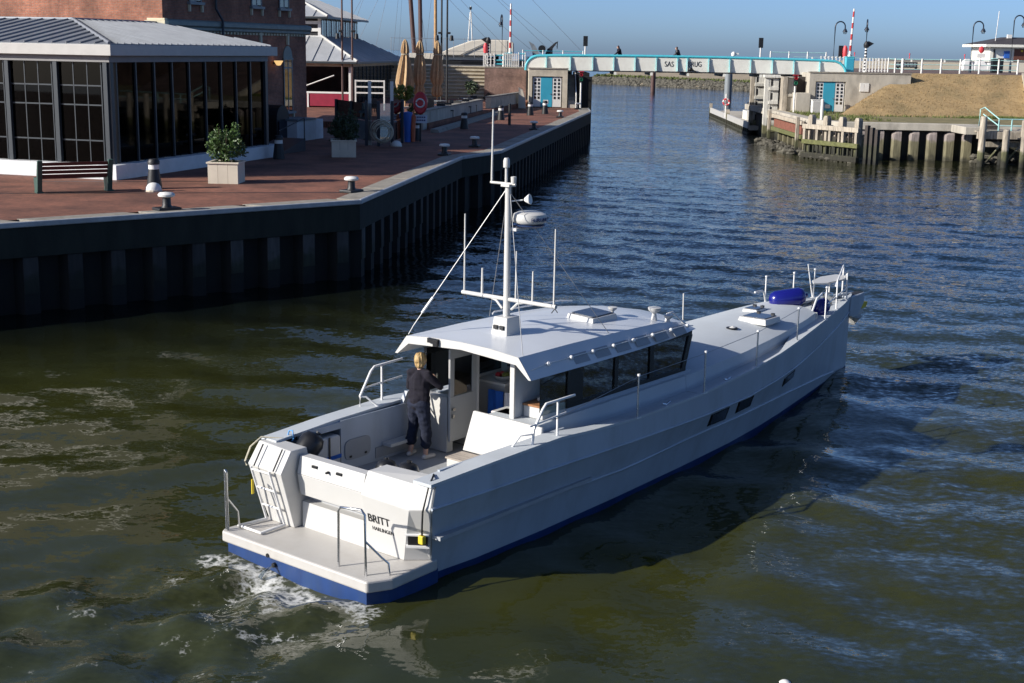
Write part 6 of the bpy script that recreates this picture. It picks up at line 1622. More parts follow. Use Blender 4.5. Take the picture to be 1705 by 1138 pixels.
# platform rails
r1 = MB().tube([(.15, -.60, .34), (.15, -.61, 1.10), (.14, -.66, 1.17), (.14, -1.04, 1.22), (.15, -1.09, 1.16), (.16, -1.09, .34)], .018, 8)
r1.tube([(.16, -1.09, .80), (.30, -1.24, .58), (.36, -1.30, .5), (.37, -1.31, .34)], .016, 8); r1.build("platform_rail", 'steel', bt, smooth=50)
r1 = MB().tube([(.07, 1.56, .34), (.06, 1.55, 1.22)], .018, 8); r1.tube([(.05, 1.50, .34), (.05, 1.50, 1.2), (.06, 1.55, 1.22)], .015, 8); r1.tube([(.06, 1.5, .8), (.2, 1.47, .6), (.22, 1.46, .34)], .015, 8); r1.build("platform_rail", 'steel', bt, smooth=50)
# stern lettering
yv = lambda y, z: (.86 - (z - .34) * .16 / .82 - .006, y, z)
text_obj("BRITT", .165, frame3((.767, -.53, .79), (0, -1, 0), (-.195, 0, 1)), 'letter', tb, "lettering", .95)
text_obj("HARLINGEN", .078, frame3((.793, -.59, .675), (0, -1, 0), (-.195, 0, 1)), 'letter', tb, "lettering", .92)
# cockpit
MB().box(1.0, 4.4, -1.62, 1.62, .70, .75).build("cockpit_sole", 'sole', bt)
MB().box(1.25, 4.0, -1.38, -1.34, .752, 1.56).build("coaming_inner", 'hull', bt)
for p in ((1.25, 1.52, .752, 1.53), (2.08, 4.0, .752, 1.545)): MB().box(p[0], p[1], 1.34, 1.38, p[2], p[3]).build("coaming_inner", 'hull', bt)
MB().box(1.52, 2.08, 1.34, 1.38, 1.43, 1.53).build("coaming_inner", 'hull', bt)
MB().box(1.48, 2.12, 1.64, 1.66, .76, 1.46).build("niche_back", 'dark', bt)
MB().box(1.48, 1.51, 1.385, 1.64, .76, 1.46).box(2.09, 2.12, 1.385, 1.64, .76, 1.46).build("niche_side", 'grey', bt)
hp = [(2.42 + .27 * math.copysign(abs(math.cos(a)) ** .45, math.cos(a)), 1.335, 1.06 + .16 * math.copysign(abs(math.sin(a)) ** .45, math.sin(a))) for a in [2 * math.pi * k / 28 for k in range(28)]]
ht = MB().extrude(hp, (0, -.012, 0)).build("locker_hatch", 'grey', bt)
for x in (2.26, 2.58): MB().box(x - .02, x + .02, 1.31, 1.322, .94, .97).build("latch", 'iron', ht)
MB().box(2.95, 3.55, 1.14, 1.338, .98, 1.03).build("side_step", 'white', bt)
MB().box(2.8, 3.7, 1.325, 1.338, .80, .97).build("step_recess", 'grey', bt)
MB().extrude([(3.42, 1.36, 1.50), (3.55, 1.36, 1.72), (4.4, 1.36, 1.72), (4.4, 1.36, 1.50)], (0, .07, 0)).build("coaming_riser", 'hull', bt)
# stern bench
bs = MB().box(2.92, 3.32, -1.33, -.02, .752, 1.06).build("bench_base", 'white', bt, bevel=.015)
for k in range(5): MB().box(2.90 + k * .078, 2.972 + k * .078, -1.33, -.01, 1.062, 1.085).build("seat_slat", 'teakgrey', bs)
MB().hexa([(3.30, -1.46, 1.09), (3.36, -1.46, 1.09), (3.36, -.0, 1.09), (3.30, -.0, 1.09), (3.42, -1.40, 1.68), (3.47, -1.40, 1.68), (3.47, -.10, 1.70), (3.42, -.10, 1.70)]).build("bench_back", 'white', bt, bevel=.015)
# side decks and trunk
TR = [(4.0, 1.22, 1.66, 1.72), (7.8, 1.22, 1.67, 1.84), (9.8, 1.13, 1.71, 1.90), (11.5, .98, 1.77, 1.96), (12.8, .82, 1.83, 2.0), (13.45, .70, 1.86, 2.0)]
ti = lambda x, i: float(np.interp(x, [t[0] for t in TR], [t[i] for t in TR]))
dz = lambda x: float(np.interp(x, [3.6, 4.5, 8, 10, 12, 14, 16.4], [1.40, 1.39, 1.40, 1.48, 1.58, 1.62, 1.68]))
rows = []
for x in np.linspace(7.65, 16.3, 34):
    y = interp(x, 6) - .02; rows.append([(x, -y, dz(x)), (x, -y * .5, dz(x) + .01), (x, y * .5, dz(x) + .01), (x, y, dz(x))])
MB().loft(rows, closed=False).build("side_deck", 'deck', bt)
rows = []
for sd in (-1, 1):
    rows = [[(x, sd * (interp(x, 6) - .02), dz(x)), (x, sd * 1.16, dz(x))] for x in np.linspace(3.5 if sd < 0 else 4.0, 7.65, 14)]
    MB().loft(rows, closed=False).build("side_deck", 'deck', bt)
rows = []
for sd in (-1, 1):
    MB().loft([[(x, sd * 1.25, dz(x) - .05), (x, sd * 1.22, ti(x, 2)), (x, sd * 1.09, ti(x, 2) + .01), (x, sd * 1.09, dz(x) - .05)] for x in np.linspace(4.0, 7.62, 10)]).build("trunk_side", 'deck', bt)
for x in np.linspace(7.63, 13.45, 24):
    w, ze, zc = ti(x, 1), ti(x, 2), ti(x, 3); zb = dz(x) - .05
    rows.append([(x, -w - .03, zb), (x, -w, ze)] + [(x, w * f, ze + (zc - ze) * (1 - f * f)) for f in (-.7, -.35, 0, .35, .7)] + [(x, w, ze), (x, w + .03, zb)])
MB().loft(rows).build("trunk_deck", 'deck', bt, smooth=25)
MB().box(3.48, 4.0, -1.24, -.28, .76, 1.66).build("trunk_step", 'deck', bt, bevel=.01)
MB().box(3.85, 4.0, .80, 1.33, .76, 1.66).build("trunk_step", 'white', bt, bevel=.01)
# bow
MB().box(13.46, 13.5, -.72, .72, 1.5, 1.86).build("trunk_front", 'white', bt)
for x, y in ((13.62, .38), (13.75, .05)): MB().cbox((x, y, 1.78), (.22, .30, .16)).build("deck_box", 'white', bt, bevel=.02)
an = MB()
an.loft([[(16.30, -.16, 1.30), (16.30, .16, 1.30), (16.30, .16, 1.74), (16.30, -.16, 1.74)], [(16.75, -.15, 1.28), (16.75, .15, 1.28), (16.75, .15, 1.74), (16.75, -.15, 1.74)], [(17.12, -.10, 1.50), (17.12, .10, 1.50), (17.12, .10, 1.74), (17.12, -.10, 1.74)]])
ar = an.build("anchor_roller", 'hull', bt, bevel=.012)
MB().box(16.5, 17.08, -.08, .08, 1.742, 1.75).build("roller_slot", 'dark', ar)
MB().extrude([(16.62, -.05, 1.27), (16.85, -.05, 1.02), (17.25, -.05, 1.30), (17.05, -.05, 1.42)], (0, .1, 0)).build("anchor_shank", 'white', ar)
MB().extrude([(16.70, -.20, 1.20), (16.86, -.02, 1.02), (17.0, -.16, 1.22)], (0, .36, .03)).build("anchor_fluke", 'white', ar)
MB().extrude([(17.10, -.05, 1.34), (17.36, -.05, 1.36), (17.44, -.05, 1.47), (17.14, -.05, 1.52)], (0, .1, 0)).build("anchor_tip", 'yellow', ar)
MB().lathe([(0, 0), (.10, 0), (.08, .12), (.12, .2), (.11, .28), (0, .3)], 12, (15.35, -.05, 1.66)).build("windlass", 'steel', bt, smooth=40)
MB().cbox((15.1, .0, 1.72), (.4, .2, .14)).build("windlass_base", 'iron', bt)
# bow rail, plate and stanchions
bowr = MB()
bowr.tube([(16.35, .09, 1.78), (16.33, .09, 2.42), (14.9, -.42, 2.20)], .018, 8)
bowr.tube([(15.75, -.30, 1.76), (15.7, -.30, 2.36)], .018, 8); bowr.tube([(14.72, -.55, 1.74), (14.7, -.55, 2.38)], .018, 8)
bowr.tube([(14.0, -.70, 1.98), (15.95, -.22, 2.02)], .014, 8)
bowr.tube([(16.33, .09, 2.1), (15.7, -.30, 2.36)], .012, 6)
bowr.tube([(15.55, .42, 1.76), (15.45, .52, 2.5)], .012, 6)
bowr.build("bow_rail", 'rail', bt, smooth=50)
pp = []
MB().prism([(14.70, .0), (15.0, -.20), (15.7, -.26), (16.15, -.12), (16.15, .18), (15.6, .28), (15.0, .18)], 2.20, 2.235).build("bow_plate", 'white', bt, bevel=.01)
MB().tube([(15.6, .05, 1.70), (15.6, .05, 2.2)], .02, 6).build("plate_leg", 'rail', bt)
for x, y, z0, z1 in ((14.15, .83, 1.72, 2.34), (14.98, .60, 1.73, 2.35), (15.6, .42, 1.74, 2.38), (13.6, -.84, 1.70, 2.38), (11.65, -1.22, 1.63, 2.27), (9.5, -1.53, 1.54, 2.20), (7.5, -1.66, 1.47, 2.17), (5.45, -1.70, 1.47, 2.15), (8.3, .86, 1.70, 2.98 - .55), (11.2, 1.18, 1.6, 1.62), (7.4, 1.64, 1.47, 2.17), (5.45, 1.68, 1.47, 2.15), (9.5, 1.5, 1.54, 2.20)):
    if z1 - z0 < .1: continue
    s_ = MB().tube([(x, y, z0), (x, y, z1)], .016, 8).build("stanchion", 'rail' if x > 13 else 'steel', bt, smooth=50)
    MB().lathe([(0, 0), (.03, 0), (.022, .03), (0, .03)], 8, (x, y, z1 - .01)).build("stanchion_top", 'rail', s_)
    MB().cbox((x, y, z0 + .008), (.11, .08, .016)).build("stanchion_foot", 'rail', s_)
lw = MB()
for pts in ([(3.4, -1.65, 1.86), (5.45, -1.70, 2.13), (7.5, -1.66, 2.15), (9.5, -1.53, 2.18), (11.65, -1.22, 2.25), (13.6, -.84, 2.36)], [(14.15, .83, 2.32), (14.98, .60, 2.33), (15.6, .42, 2.36)], [(14.15, .83, 2.02), (14.98, .60, 2.03), (15.6, .42, 2.05)]):
    lw.tube(pts, .005, 5)
lw.build("guard_wire", 'wire', bt)
for side, xs_ in ((-1, 13.45), (1, 13.85)):
    yb = .62 if side < 0 else .80
    MB().tube([(xs_ - .10, side * yb, 1.74), (xs_ + .28, side * (yb - .05), 2.10), (xs_ + .36, side * (yb - .05), 2.12), (xs_ + .75, side * (yb - .16), 2.13)] if side < 0 else [(xs_ + .3, side * .8, 1.74), (xs_ + .18, side * .8, 2.02), (xs_ + .1, side * .8, 2.06), (xs_ - .12, side * .86, 2.05)], .022, 8).build("grab_rail", 'rail', bt, smooth=50)
# deck fittings
for x, y in ((6.4, -1.62), (8.45, -1.55)):
    c = MB().lathe([(0, 0), (.035, 0), (.02, .09), (0, .09)], 8, (x, y, dz(x))).build("cleat", 'steel', bt)
    MB().tube([(x - .11, y, dz(x) + .12), (x, y, dz(x) + .09), (x + .11, y, dz(x) + .12)], .014, 6).build("cleat_horn", 'steel', c)
def hatch(x, y, z, l, w, nm="deck_hatch"):
    h = MB().loft([[(x - l / 2, y - w / 2, z - .05), (x + l / 2, y - w / 2, z - .05), (x + l / 2, y + w / 2, z - .05), (x - l / 2, y + w / 2, z - .05)], [(x - l * .46, y - w * .46, z + .06), (x + l * .46, y - w * .46, z + .06), (x + l * .46, y + w * .46, z + .06), (x - l * .46, y + w * .46, z + .06)]]).build(nm, 'white', bt, bevel=.012)
    MB().box(x - l * .38, x + l * .38, y - w * .38, y + w * .38, z + .062, z + .078).build("hatch_glass", 'hatchglass', h)
    for sy in (-.25, .25): MB().cbox((x + l * .40, y + sy * w, z + .085), (.06, .06, .04)).build("hinge", 'iron', h)
hatch(11.6, -.42, 1.955, .62, .62); hatch(12.25, .05, 1.96, .42, .34)
MB().lathe([(0, 0), (.11, 0), (.11, .02), (.08, .025), (0, .01)], 16, (10.65, -.36, 1.905)).build("deck_vent_ring", 'iron', bt, smooth=40)
MB().lathe([(0, .012), (.07, .014), (0, .05)], 12, (10.66, -.37, 1.91)).build("vent_cap", 'white', bt)
# hull windows
def hull_win(xb0, xb1, xt1, xt0, zb0, zb1, zt1, zt0):
    def at_(x, z):
        y1, z1, y2, z2 = interp(x, 4), interp(x, 5), interp(x, 2), interp(x, 3)
        f = (z - z2) / (z1 - z2)
        return Vector((x, -(y2 + (y1 - y2) * f) - .012, z))
    co_ = [at_(xb0, zb0), at_(xb1, zb1), at_(xt1, zt1), at_(xt0, zt0)]
    f = MB().extrude(co_, (0, .03, 0)).build("hull_window", 'blackpaint', bt, bevel=.02)
    ce = sum(co_, Vector()) / 4
    inn = [ce.lerp(p, .80) + Vector((0, -.006, 0)) for p in co_]
    MB().extrude(inn, (0, .01, 0)).build("pane", 'hatchglass', f)
hull_win(7.95, 8.65, 8.55, 7.86, .76, .74, 1.02, 1.02); hull_win(9.0, 9.64, 9.54, 8.88, .77, .77, 1.03, 1.03); hull_win(11.24, 11.82, 11.72, 11.14, .80, .87, 1.07, .99)
# cabin shell
CY = 1.15
def cabin_side(side):
    y0, y1 = (side * CY - (.05 if side > 0 else 0), side * CY + (.05 if side < 0 else 0))
    MB().box(4.36, 7.9, y0, y1, 1.60, 1.735).build("cabin_side", 'white' if side > 0 else 'hull', bt)
    fr_ = MB()
    fr_.box(4.36, 7.72, y0 - .004, y1 + .004, 1.737, 1.80); fr_.box(3.70, 7.88, y0 - .004, y1 + .004, 2.335, 2.44)
    fr_.box(4.36, 4.76, y0 - .002, y1 + .002, 1.802, 2.333)
    for a, b in ((5.60, 5.70), (6.60, 6.72)): fr_.box(a, b, y0 - .004, y1 + .004, 1.802, 2.333)
    fr_.hexa([(7.60, y0 - .004, 1.802), (7.72, y0 - .004, 1.802), (7.72, y1 + .004, 1.802), (7.60, y1 + .004, 1.802), (7.78, y0 - .004, 2.333), (7.90, y0 - .004, 2.333), (7.90, y1 + .004, 2.333), (7.78, y1 + .004, 2.333)])
    f = fr_.build("window_frame", 'blackpaint', bt)
    ym = (y0 + y1) / 2
    for a, b, c, d in ((3.72, 4.359, 1.74, 2.333), (4.761, 5.599, 1.802, 2.333), (5.701, 6.599, 1.802, 2.333)):
        MB().box(a, b, ym - .006, ym + .006, c, d).build("pane", 'cabglass', f)
    MB().hexa([(6.721, ym - .006, 1.802), (7.599, ym - .006, 1.802), (7.599, ym + .006, 1.802), (6.721, ym + .006, 1.802), (6.721, ym - .006, 2.333), (7.779, ym - .006, 2.333), (7.779, ym + .006, 2.333), (6.721, ym + .006, 2.333)]).build("pane", 'cabglass', f)
cabin_side(-1); cabin_side(1)
fw = MB()
for y in (-1.13, -.42, .36, 1.07): fw.hexa([(7.66, y, 1.80), (7.72, y, 1.80), (7.72, y + .06, 1.80), (7.66, y + .06, 1.80), (7.84, y, 2.44), (7.90, y, 2.44), (7.90, y + .06, 2.44), (7.84, y + .06, 2.44)])
fw.box(7.64, 7.72, -1.13, 1.13, 1.66, 1.798)
f = fw.build("windscreen_frame", 'blackpaint', bt)
for a, b in ((-1.07, -.42), (-.36, .36), (.42, 1.07)): MB().hexa([(7.685, a, 1.80), (7.695, a, 1.80), (7.695, b, 1.80), (7.685, b, 1.80), (7.865, a, 2.44), (7.875, a, 2.44), (7.875, b, 2.44), (7.865, b, 2.44)]).build("pane", 'cabglass', f)
# aft bulkhead and doorway
MB().box(4.40, 4.46, .66, 1.13, .76, 2.55).build("bulkhead", 'white', bt)
MB().box(4.40, 4.46, -.06, .655, .76, 1.02).build("bulkhead", 'white', bt)
MB().box(4.40, 4.46, -.10, -.062, .76, 2.62).build("door_jamb", 'white', bt)
MB().box(4.40, 4.46, -1.12, -.72, .76, 2.52).build("bulkhead", 'blackpaint', bt)
MB().box(4.395, 4.465, -.715, -.102, .76, 1.60).build("bulkhead", 'white', bt)
dr_ = MB()
dr_.box(3.77, 4.40, .665, .705, .98, 1.70).box(3.77, 3.87, .665, .705, 1.702, 2.30).box(4.30, 4.40, .665, .705, 1.702, 2.30).box(3.77, 4.40, .665, .705, 2.302, 2.46)
do = dr_.build("cabin_door", 'doorgrey', bt, bevel=.006)
MB().box(3.872, 4.298, .682, .69, 1.70, 2.302).build("pane", 'cabglass', do)
MB().box(3.80, 3.86, .63, .664, 1.48, 1.52).box(3.80, 3.84, .63, .664, 1.36, 1.42).build("handle", 'steel', do)
# starboard fin, notch seat and step
MB().hexa([(3.62, -.74, 1.665), (4.38, -.74, 1.665), (4.38, -.68, 1.665), (3.62, -.68, 1.665), (3.62, -.74, 2.60), (4.38, -.74, 2.60), (4.38, -.68, 2.60), (3.62, -.68, 2.60)]).build("aft_fin", 'hull', bt)
MB().box(3.58, 3.618, -.75, -.67, 1.40, 2.60).build("fin_edge", 'white', bt)
nb = MB().box(3.80, 4.55, -1.12, -.76, 1.665, 1.84).build("side_seat", 'white', bt, bevel=.01)
MB().box(3.78, 4.36, -1.12, -.76, 1.842, 1.87).build("seat_top", 'teak', nb)
MB().box(4.0, 4.4, -1.08, -.85, 1.872, 1.93).build("cushion", 'white', nb, bevel=.02)
sb2 = MB().box(3.72, 4.1, -.66, -.20, 1.10, 1.66).build("step_box", 'white', bt, bevel=.012)
for y in (-.60, -.30): MB().box(3.712, 3.719, y - .03, y + .03, 1.30, 1.58).build("slot", 'black', sb2)
# interior
MB().box(4.5, 7.6, 1.095, 1.10, .95, 1.79).build('inner_lining', 'white', bt)
for x in (5.52, 6.52, 7.50):
    MB().box(x, x + .07, -1.06, -1.03, 1.75, 2.32).build('curtain_bar', 'mintgrey', bt)
    MB().box(x - .02, x + .10, 1.03, 1.06, 1.75, 2.32).build('curtain_bar', 'mintgrey', bt)
MB().box(4.47, 7.6, -1.10, 1.10, .9, .95).build("cabin_sole", 'teakgrey', bt)
gl = MB().box(4.9, 7.0, .50, 1.09, .952, 1.70).build("galley_unit", 'doorgrey', bt)
MB().box(4.88, 7.0, .47, 1.09, 1.702, 1.74).build("galley_top", 'white', gl)
MB().box(4.6, 5.8, -1.09, -.5, .952, 1.50).build("saloon_seat", 'teakgrey', bt)
MB().box(6.5, 7.3, -.9, -.3, .952, 1.45).build("helm_seat", 'iron', bt, bevel=.03); MB().box(6.4, 6.5, -.9, -.3, 1.46, 2.0).build("helm_backrest", 'teakgrey', bt, bevel=.03)
MB().box(7.3, 7.6, -1.05, 1.05, .952, 1.80).build("dashboard", 'grey', bt)
# roof
RO = [(3.25, 2.765, 1.09, 2.70, 1.33, 2.40), (4.5, 2.79, 1.10, 2.71, 1.34, 2.40), (6.0, 2.79, 1.09, 2.69, 1.32, 2.40), (7.0, 2.75, 1.05, 2.65, 1.28, 2.41), (7.6, 2.67, 1.0, 2.57, 1.23, 2.42), (7.92, 2.59, .95, 2.50, 1.19, 2.43)]
def ring(x, zc, yk, zk, yt, zt, d):
    P = [(-yt, zt), (-yk, zk), (-yk * .5, zk + (zc - zk) * .78), (0, zc), (yk * .5, zk + (zc - zk) * .78), (yk, zk), (yt, zt)]
    Q = [(yt - .05, zt), (yk - .04, zk - d), (0, zc - d), (-yk + .04, zk - d), (-yt + .05, zt)]
    return [(x + (.10 * (1 - abs(y) / 1.3) if x > 7.7 else 0), y, z) for y, z in P + Q]
ro_ = MB().loft([ring(*r, .10) for r in RO]).build("cabin_roof", 'roof', bt, smooth=14)
ed = MB().loft([ring(3.235, *RO[0][1:], .115), ring(3.249, *RO[0][1:], .115)]).build("roof_edge", 'white', ro_)
MB().cbox((3.21, .52, 2.71), (.05, .20, .07)).cbox((3.20, .46, 2.68), (.05, .08, .09)).build("deck_light", 'black', ro_)
hr = MB(); 
pts = [(x, -1.24, 2.535 + (.02 if 3.6 < x < 7.6 else -.015)) for x in (3.35, 3.7, 4.5, 5.3, 6.1, 6.9, 7.5, 7.75)]
hr.tube(pts, .008, 6); hr.build("roof_handrail", 'rail', ro_, smooth=50)
for x in (3.75, 4.3, 4.85, 5.4, 5.95, 6.5, 7.05, 7.55): MB().sph((x, -1.25, 2.55), (.04, .035, .035), 10, 6).build("rail_knob", 'rail', ro_, smooth=60)
for x in (4.3, 4.85, 5.4, 5.95, 6.5, 7.05): MB().hexa([(x + .05, -1.30, 2.442), (x + .42, -1.30, 2.442), (x + .42, -1.20, 2.572), (x + .05, -1.20, 2.572), (x + .05, -1.307, 2.447), (x + .42, -1.307, 2.447), (x + .42, -1.207, 2.577), (x + .05, -1.207, 2.577)]).build("slope_panel", 'grey', ro_)
pr2 = MB().tube([(5.2, 1.02, 2.77), (5.25, 1.02, 2.80), (7.0, .98, 2.76), (7.3, .95, 2.72)], .012, 6); pr2.build("roof_handrail", 'rail', ro_, smooth=50)
h2 = MB().loft([[(5.72, -.62, 2.72), (6.42, -.62, 2.72), (6.42, -.08, 2.75), (5.72, -.08, 2.75)], [(5.75, -.60, 2.83), (6.40, -.60, 2.83), (6.40, -.10, 2.86), (5.75, -.10, 2.86)]]).build("roof_hatch", 'white', ro_, bevel=.01)
MB().hexa([(5.80, -.56, 2.836), (6.36, -.56, 2.836), (6.36, -.14, 2.862), (5.80, -.14, 2.862), (5.80, -.56, 2.852), (6.36, -.56, 2.852), (6.36, -.14, 2.878), (5.80, -.14, 2.878)]).build("hatch_glass", 'hatchglass', h2)
for x, y, z, k in ((6.55, -.42, 2.74, .8), (7.1, -.88, 2.66, 1.1), (7.35, -1.0, 2.57, .8)):
    MB().lathe([(0, 0), (.05 * k, 0), (.03 * k, .10 * k), (.09 * k, .15 * k), (.10 * k, .19 * k), (0, .20 * k)], 14, (x, y, z)).build("roof_vent", 'white', ro_, smooth=50)
aw = MB().tube([(7.35, -.95, 2.60), (7.42, -.93, 2.72), (7.55, -.95, 2.74), (7.75, -1.1, 2.52)], .018, 8).build("horn", 'rail', ro_, smooth=50)
MB().tube([(7.85, -.98, 2.50), (7.85, -.97, 3.02)], .013, 8).build("whip_antenna", 'white', ro_)
MB().lathe([(0, 0), (.04, 0), (.03, .05), (0, .06)], 8, (7.85, -.98, 2.48)).build("antenna_foot", 'white', ro_)
# mast
mp_ = MB().loft([[(3.98, -.27, 2.74), (4.36, -.27, 2.74), (4.36, .05, 2.74), (3.98, .05, 2.74)], [(4.02, -.24, 3.04), (4.32, -.24, 3.04), (4.32, .02, 3.04), (4.02, .02, 3.04)]]).build("mast_step", 'white', bt, bevel=.015)
for y in (-.17, -.05): MB().box(3.965, 3.995, y - .035, y + .035, 2.86, 2.92).build("clip", 'iron', mp_)
ms = MB().tube([(4.17, -.11, 3.0), (4.17, -.10, 5.0)], .055, 14, .045).build("mast", 'white', bt, smooth=50)
cb = MB().tube([(4.17, .78, 3.30), (4.17, -1.04, 3.30)], .032, 10).build("crossbar", 'white', ms, smooth=50)
MB().tube([(4.17, .26, 3.3), (4.17, .1, 3.26), (4.17, -.02, 3.15)], .02, 6).tube([(4.17, -.5, 3.3), (4.17, -.32, 3.26), (4.17, -.2, 3.15)], .02, 6).build("crossbar_brace", 'white', ms, smooth=50)
def ant(y, z0, z1, r_): 
    a = MB().tube([(4.17, y, z0), (4.17, y, z1)], r_, 8, r_ * .7).build("antenna", 'white', ms, smooth=50)
ant(.74, 3.32, 4.52, .016); ant(.38, 3.32, 3.72, .022); ant(-.28, 3.32, 4.05, .016); ant(-.60, 3.32, 3.78, .018); ant(-1.0, 3.32, 4.45, .016)
for y in (.74, -1.02): MB().tube([(4.17, y - .05, 3.22), (4.17, y, 3.27), (4.17, y + .06, 3.2)], .008, 5).build("cable_loop", 'iron', ms)
tpf = MB().tube([(4.17, .24, 5.04), (4.17, -.24, 5.04)], .02, 8).cbox((4.17, -.10, 5.02), (.16, .16, .04)).build("mast_head", 'white', ms, smooth=50)
MB().tube([(4.17, .22, 5.05), (4.17, .21, 6.12)], .017, 8, .012).build("antenna", 'white', ms)
MB().tube([(4.17, -.06, 5.05), (4.17, -.06, 5.30)], .022, 8).lathe([(0, 0), (.05, 0), (.05, .1), (.035, .14), (0, .14)], 10, (4.17, -.06, 5.28)).build("masthead_light", 'white', ms, smooth=40)
MB().lathe([(0, 0), (.04, 0), (.045, .09), (0, .1)], 10, (4.17, -.20, 5.06)).build("anchor_light", 'white', ms)
MB().tube([(4.2, -.12, 4.78), (4.32, -.26, 4.80)], .012, 6).lathe([(0, 0), (.03, .02), (.08, .10), (.075, .11), (0, .06)], 12, (4.33, -.27, 4.80), (.3, -1, .2)).build("floodlight", 'rail', ms, smooth=40)
rd_ = MB().lathe([(0, -.02), (.18, -.02), (.25, .02), (.262, .07), (.245, .14), (.18, .17), (0, .18)], 28, (4.5, -.26, 4.44)).build("radar_dome", 'white', ms, smooth=50)
MB().lathe([(0, 0), (.20, 0), (.245, .03), (.24, .036), (0, .03)], 28, (4.5, -.26, 4.385)).build("radar_base", 'blue', rd_, smooth=40)
MB().box(4.2, 4.5, -.24, -.12, 4.34, 4.38).build("radar_bracket", 'rail', rd_)
def curved_text(body, size, c, r_, a0, z, m, parent):
    me = text_mesh(body, size, .003, "lettering"); me.materials.clear()
    for v in me.vertices:
        a = a0 + v.co.x / r_
        rr = r_ + .006 + v.co.z
        v.co = Vector((c[0] + rr * math.cos(a), c[1] + rr * math.sin(a), z + v.co.y))
    me.update(); link(me, "lettering", m, parent)
curved_text("FURUNO", .08, (4.5, -.26), .262, R(222), 4.485, 'letterblue', rd_)
sty = MB()
sty.tube([(4.17, -.06, 4.95), (3.32, 1.02, 2.86), (3.27, 1.08, 2.72)], .008, 6); sty.tube([(4.17, -.09, 4.9), (5.05, .96, 2.76)], .006, 5)
sty.tube([(4.17, -.14, 4.9), (3.35, -1.08, 2.71)], .006, 5); sty.tube([(4.17, -.15, 4.9), (5.5, -1.08, 2.71)], .006, 5)
sty.build("stays", 'wire', ms)
MB().tube([(3.40, .92, 3.06), (3.50, .79, 3.30)], .022, 6).build("turnbuckle", 'rail', ms)
# cockpit side rails
for side in (1, -1):
    y = side * 1.62; r_ = MB()
    r_.tube([(2.76, y, 1.55), (2.76, y, 1.74), (3.0, y, 2.10), (3.08, y, 2.16), (3.7, y, 2.18)] if side > 0 else [(2.92, y, 1.57), (2.95, y, 1.80), (3.14, y, 2.05), (3.22, y, 2.12), (3.9, y, 2.12)], .02, 8)
    x2 = 3.24 if side > 0 else 3.50
    r_.tube([(x2, y, 1.56), (x2, y, 2.17 if side > 0 else 2.12)], .018, 8); r_.tube([(2.85, y, 1.86), (3.7, y, 1.90)], .014, 8)
    r_.tube([(2.76, y, 1.74), (2.84, y - side * .05, 1.73), (2.95, y - side * .22, 1.57)] if side > 0 else [(2.93, y, 1.74), (2.75, y + .08, 1.74), (2.66, y + .16, 1.57)], .016, 8)
    r_.build("cockpit_rail", 'rail', bt, smooth=50)

# ------------------------------------------------------------------ loose gear aboard
def on_boat(p): return tuple(BM @ Vector(p))
def fender(label, c, d, L_, r_, m, nm="fender"):
    t = thing(nm, label, "fender", on_boat(c), BRZ)
    prof = [(0, -L_ / 2), (r_ * .3, -L_ / 2), (r_ * .75, -L_ / 2 + r_ * .2), (r_, -L_ / 2 + r_ * .7)] + [(r_, L_ / 2 - r_ * .7), (r_ * .75, L_ / 2 - r_ * .2), (r_ * .3, L_ / 2), (0, L_ / 2)]
    b = MB().lathe(prof, 20, (0, 0, 0), d).build("body", m, t, smooth=60)
    e = Vector(d).normalized() * (L_ / 2)
    MB().tube([e * .98, e * 1.10], r_ * .22, 8).build("eye", m, b)
    return t
fender("long shiny blue fender lying across the foredeck", (13.35, -.10, 2.10), (.66, -.72, .16), .76, .185, 'navy')
fender("short blue fender standing by the starboard bow rail", (14.05, -.52, 1.86), (.5, -.4, .6), .40, .16, 'navy')
fender("large black fender leaning on the port stern locker", (1.16, 1.14, 1.30), (.55, -.25, .75), .66, .18, 'black')
fender("black fender with light blue rope tucked behind the port locker", (1.14, 1.42, 1.38), (.3, 1, .2), .42, .11, 'black')
fender("left of two black fenders behind the starboard transom", (1.44, -.22, 1.17), (0.1, .1, 1), .50, .155, 'black')
fender("right of two black fenders behind the starboard transom", (1.44, -.60, 1.20), (0.1, -.1, 1), .52, .165, 'black')
rl = thing("blue_line", "light blue line looped over the black fender at the port stern", "rope", on_boat((1.08, 1.38, 1.50)), BRZ)
MB().tube([(0, .03, -.03), (.02, 0, .10), (.03, -.06, .11), (.02, -.09, .0), (0, -.06, -.06)], .010, 6).build("loop", 'cyanline', rl, smooth=60)
lr = thing("life_raft", "white life raft canister strapped in blue in the port niche", "life raft", on_boat((1.80, 1.47, .80)), BRZ)
cn = MB().loft([[(-.25 * s_, y, .28 + .25 * math.sin(a) if False else 0) for a in (0, 1, 2)] for s_, y in ((1, 0),)] if False else [[(x, -.17 + .32 * 0, z) for x, z in ((-.24, 0), (.24, 0), (.24, .52), (.20, .56), (-.20, .56), (-.24, .52))], [(x, .15, z) for x, z in ((-.24, 0), (.24, 0), (.24, .52), (.20, .56), (-.20, .56), (-.24, .52))]]).build("canister", 'white', lr, bevel=.05)
MB().box(-.245, .245, -.178, -.171, .20, .26).build("strap", 'bluefab', lr)
for x in (-.02, .02 - .04): pass
MB().box(-.015, .015, -.185, -.179, 0, .56).build("strap", 'black', lr)
sr = thing("stern_rope", "dark mooring rope hanging over the starboard stern corner to a yellow end", "rope", on_boat((.95, -1.45, 1.53)), BRZ)
MB().tube([(.16, .05, .01), (.02, -.06, .03), (-.10, -.10, -.05), (-.205, -.09, -.38), (-.14, -.02, -.62), (-.085, .03, -.78)], .013, 6).build("rope", 'iron', sr, smooth=60)
MB().cbox((-.085, .03, -.82), (.07, .09, .12)).build("rope_end", 'yellow', sr, bevel=.015)
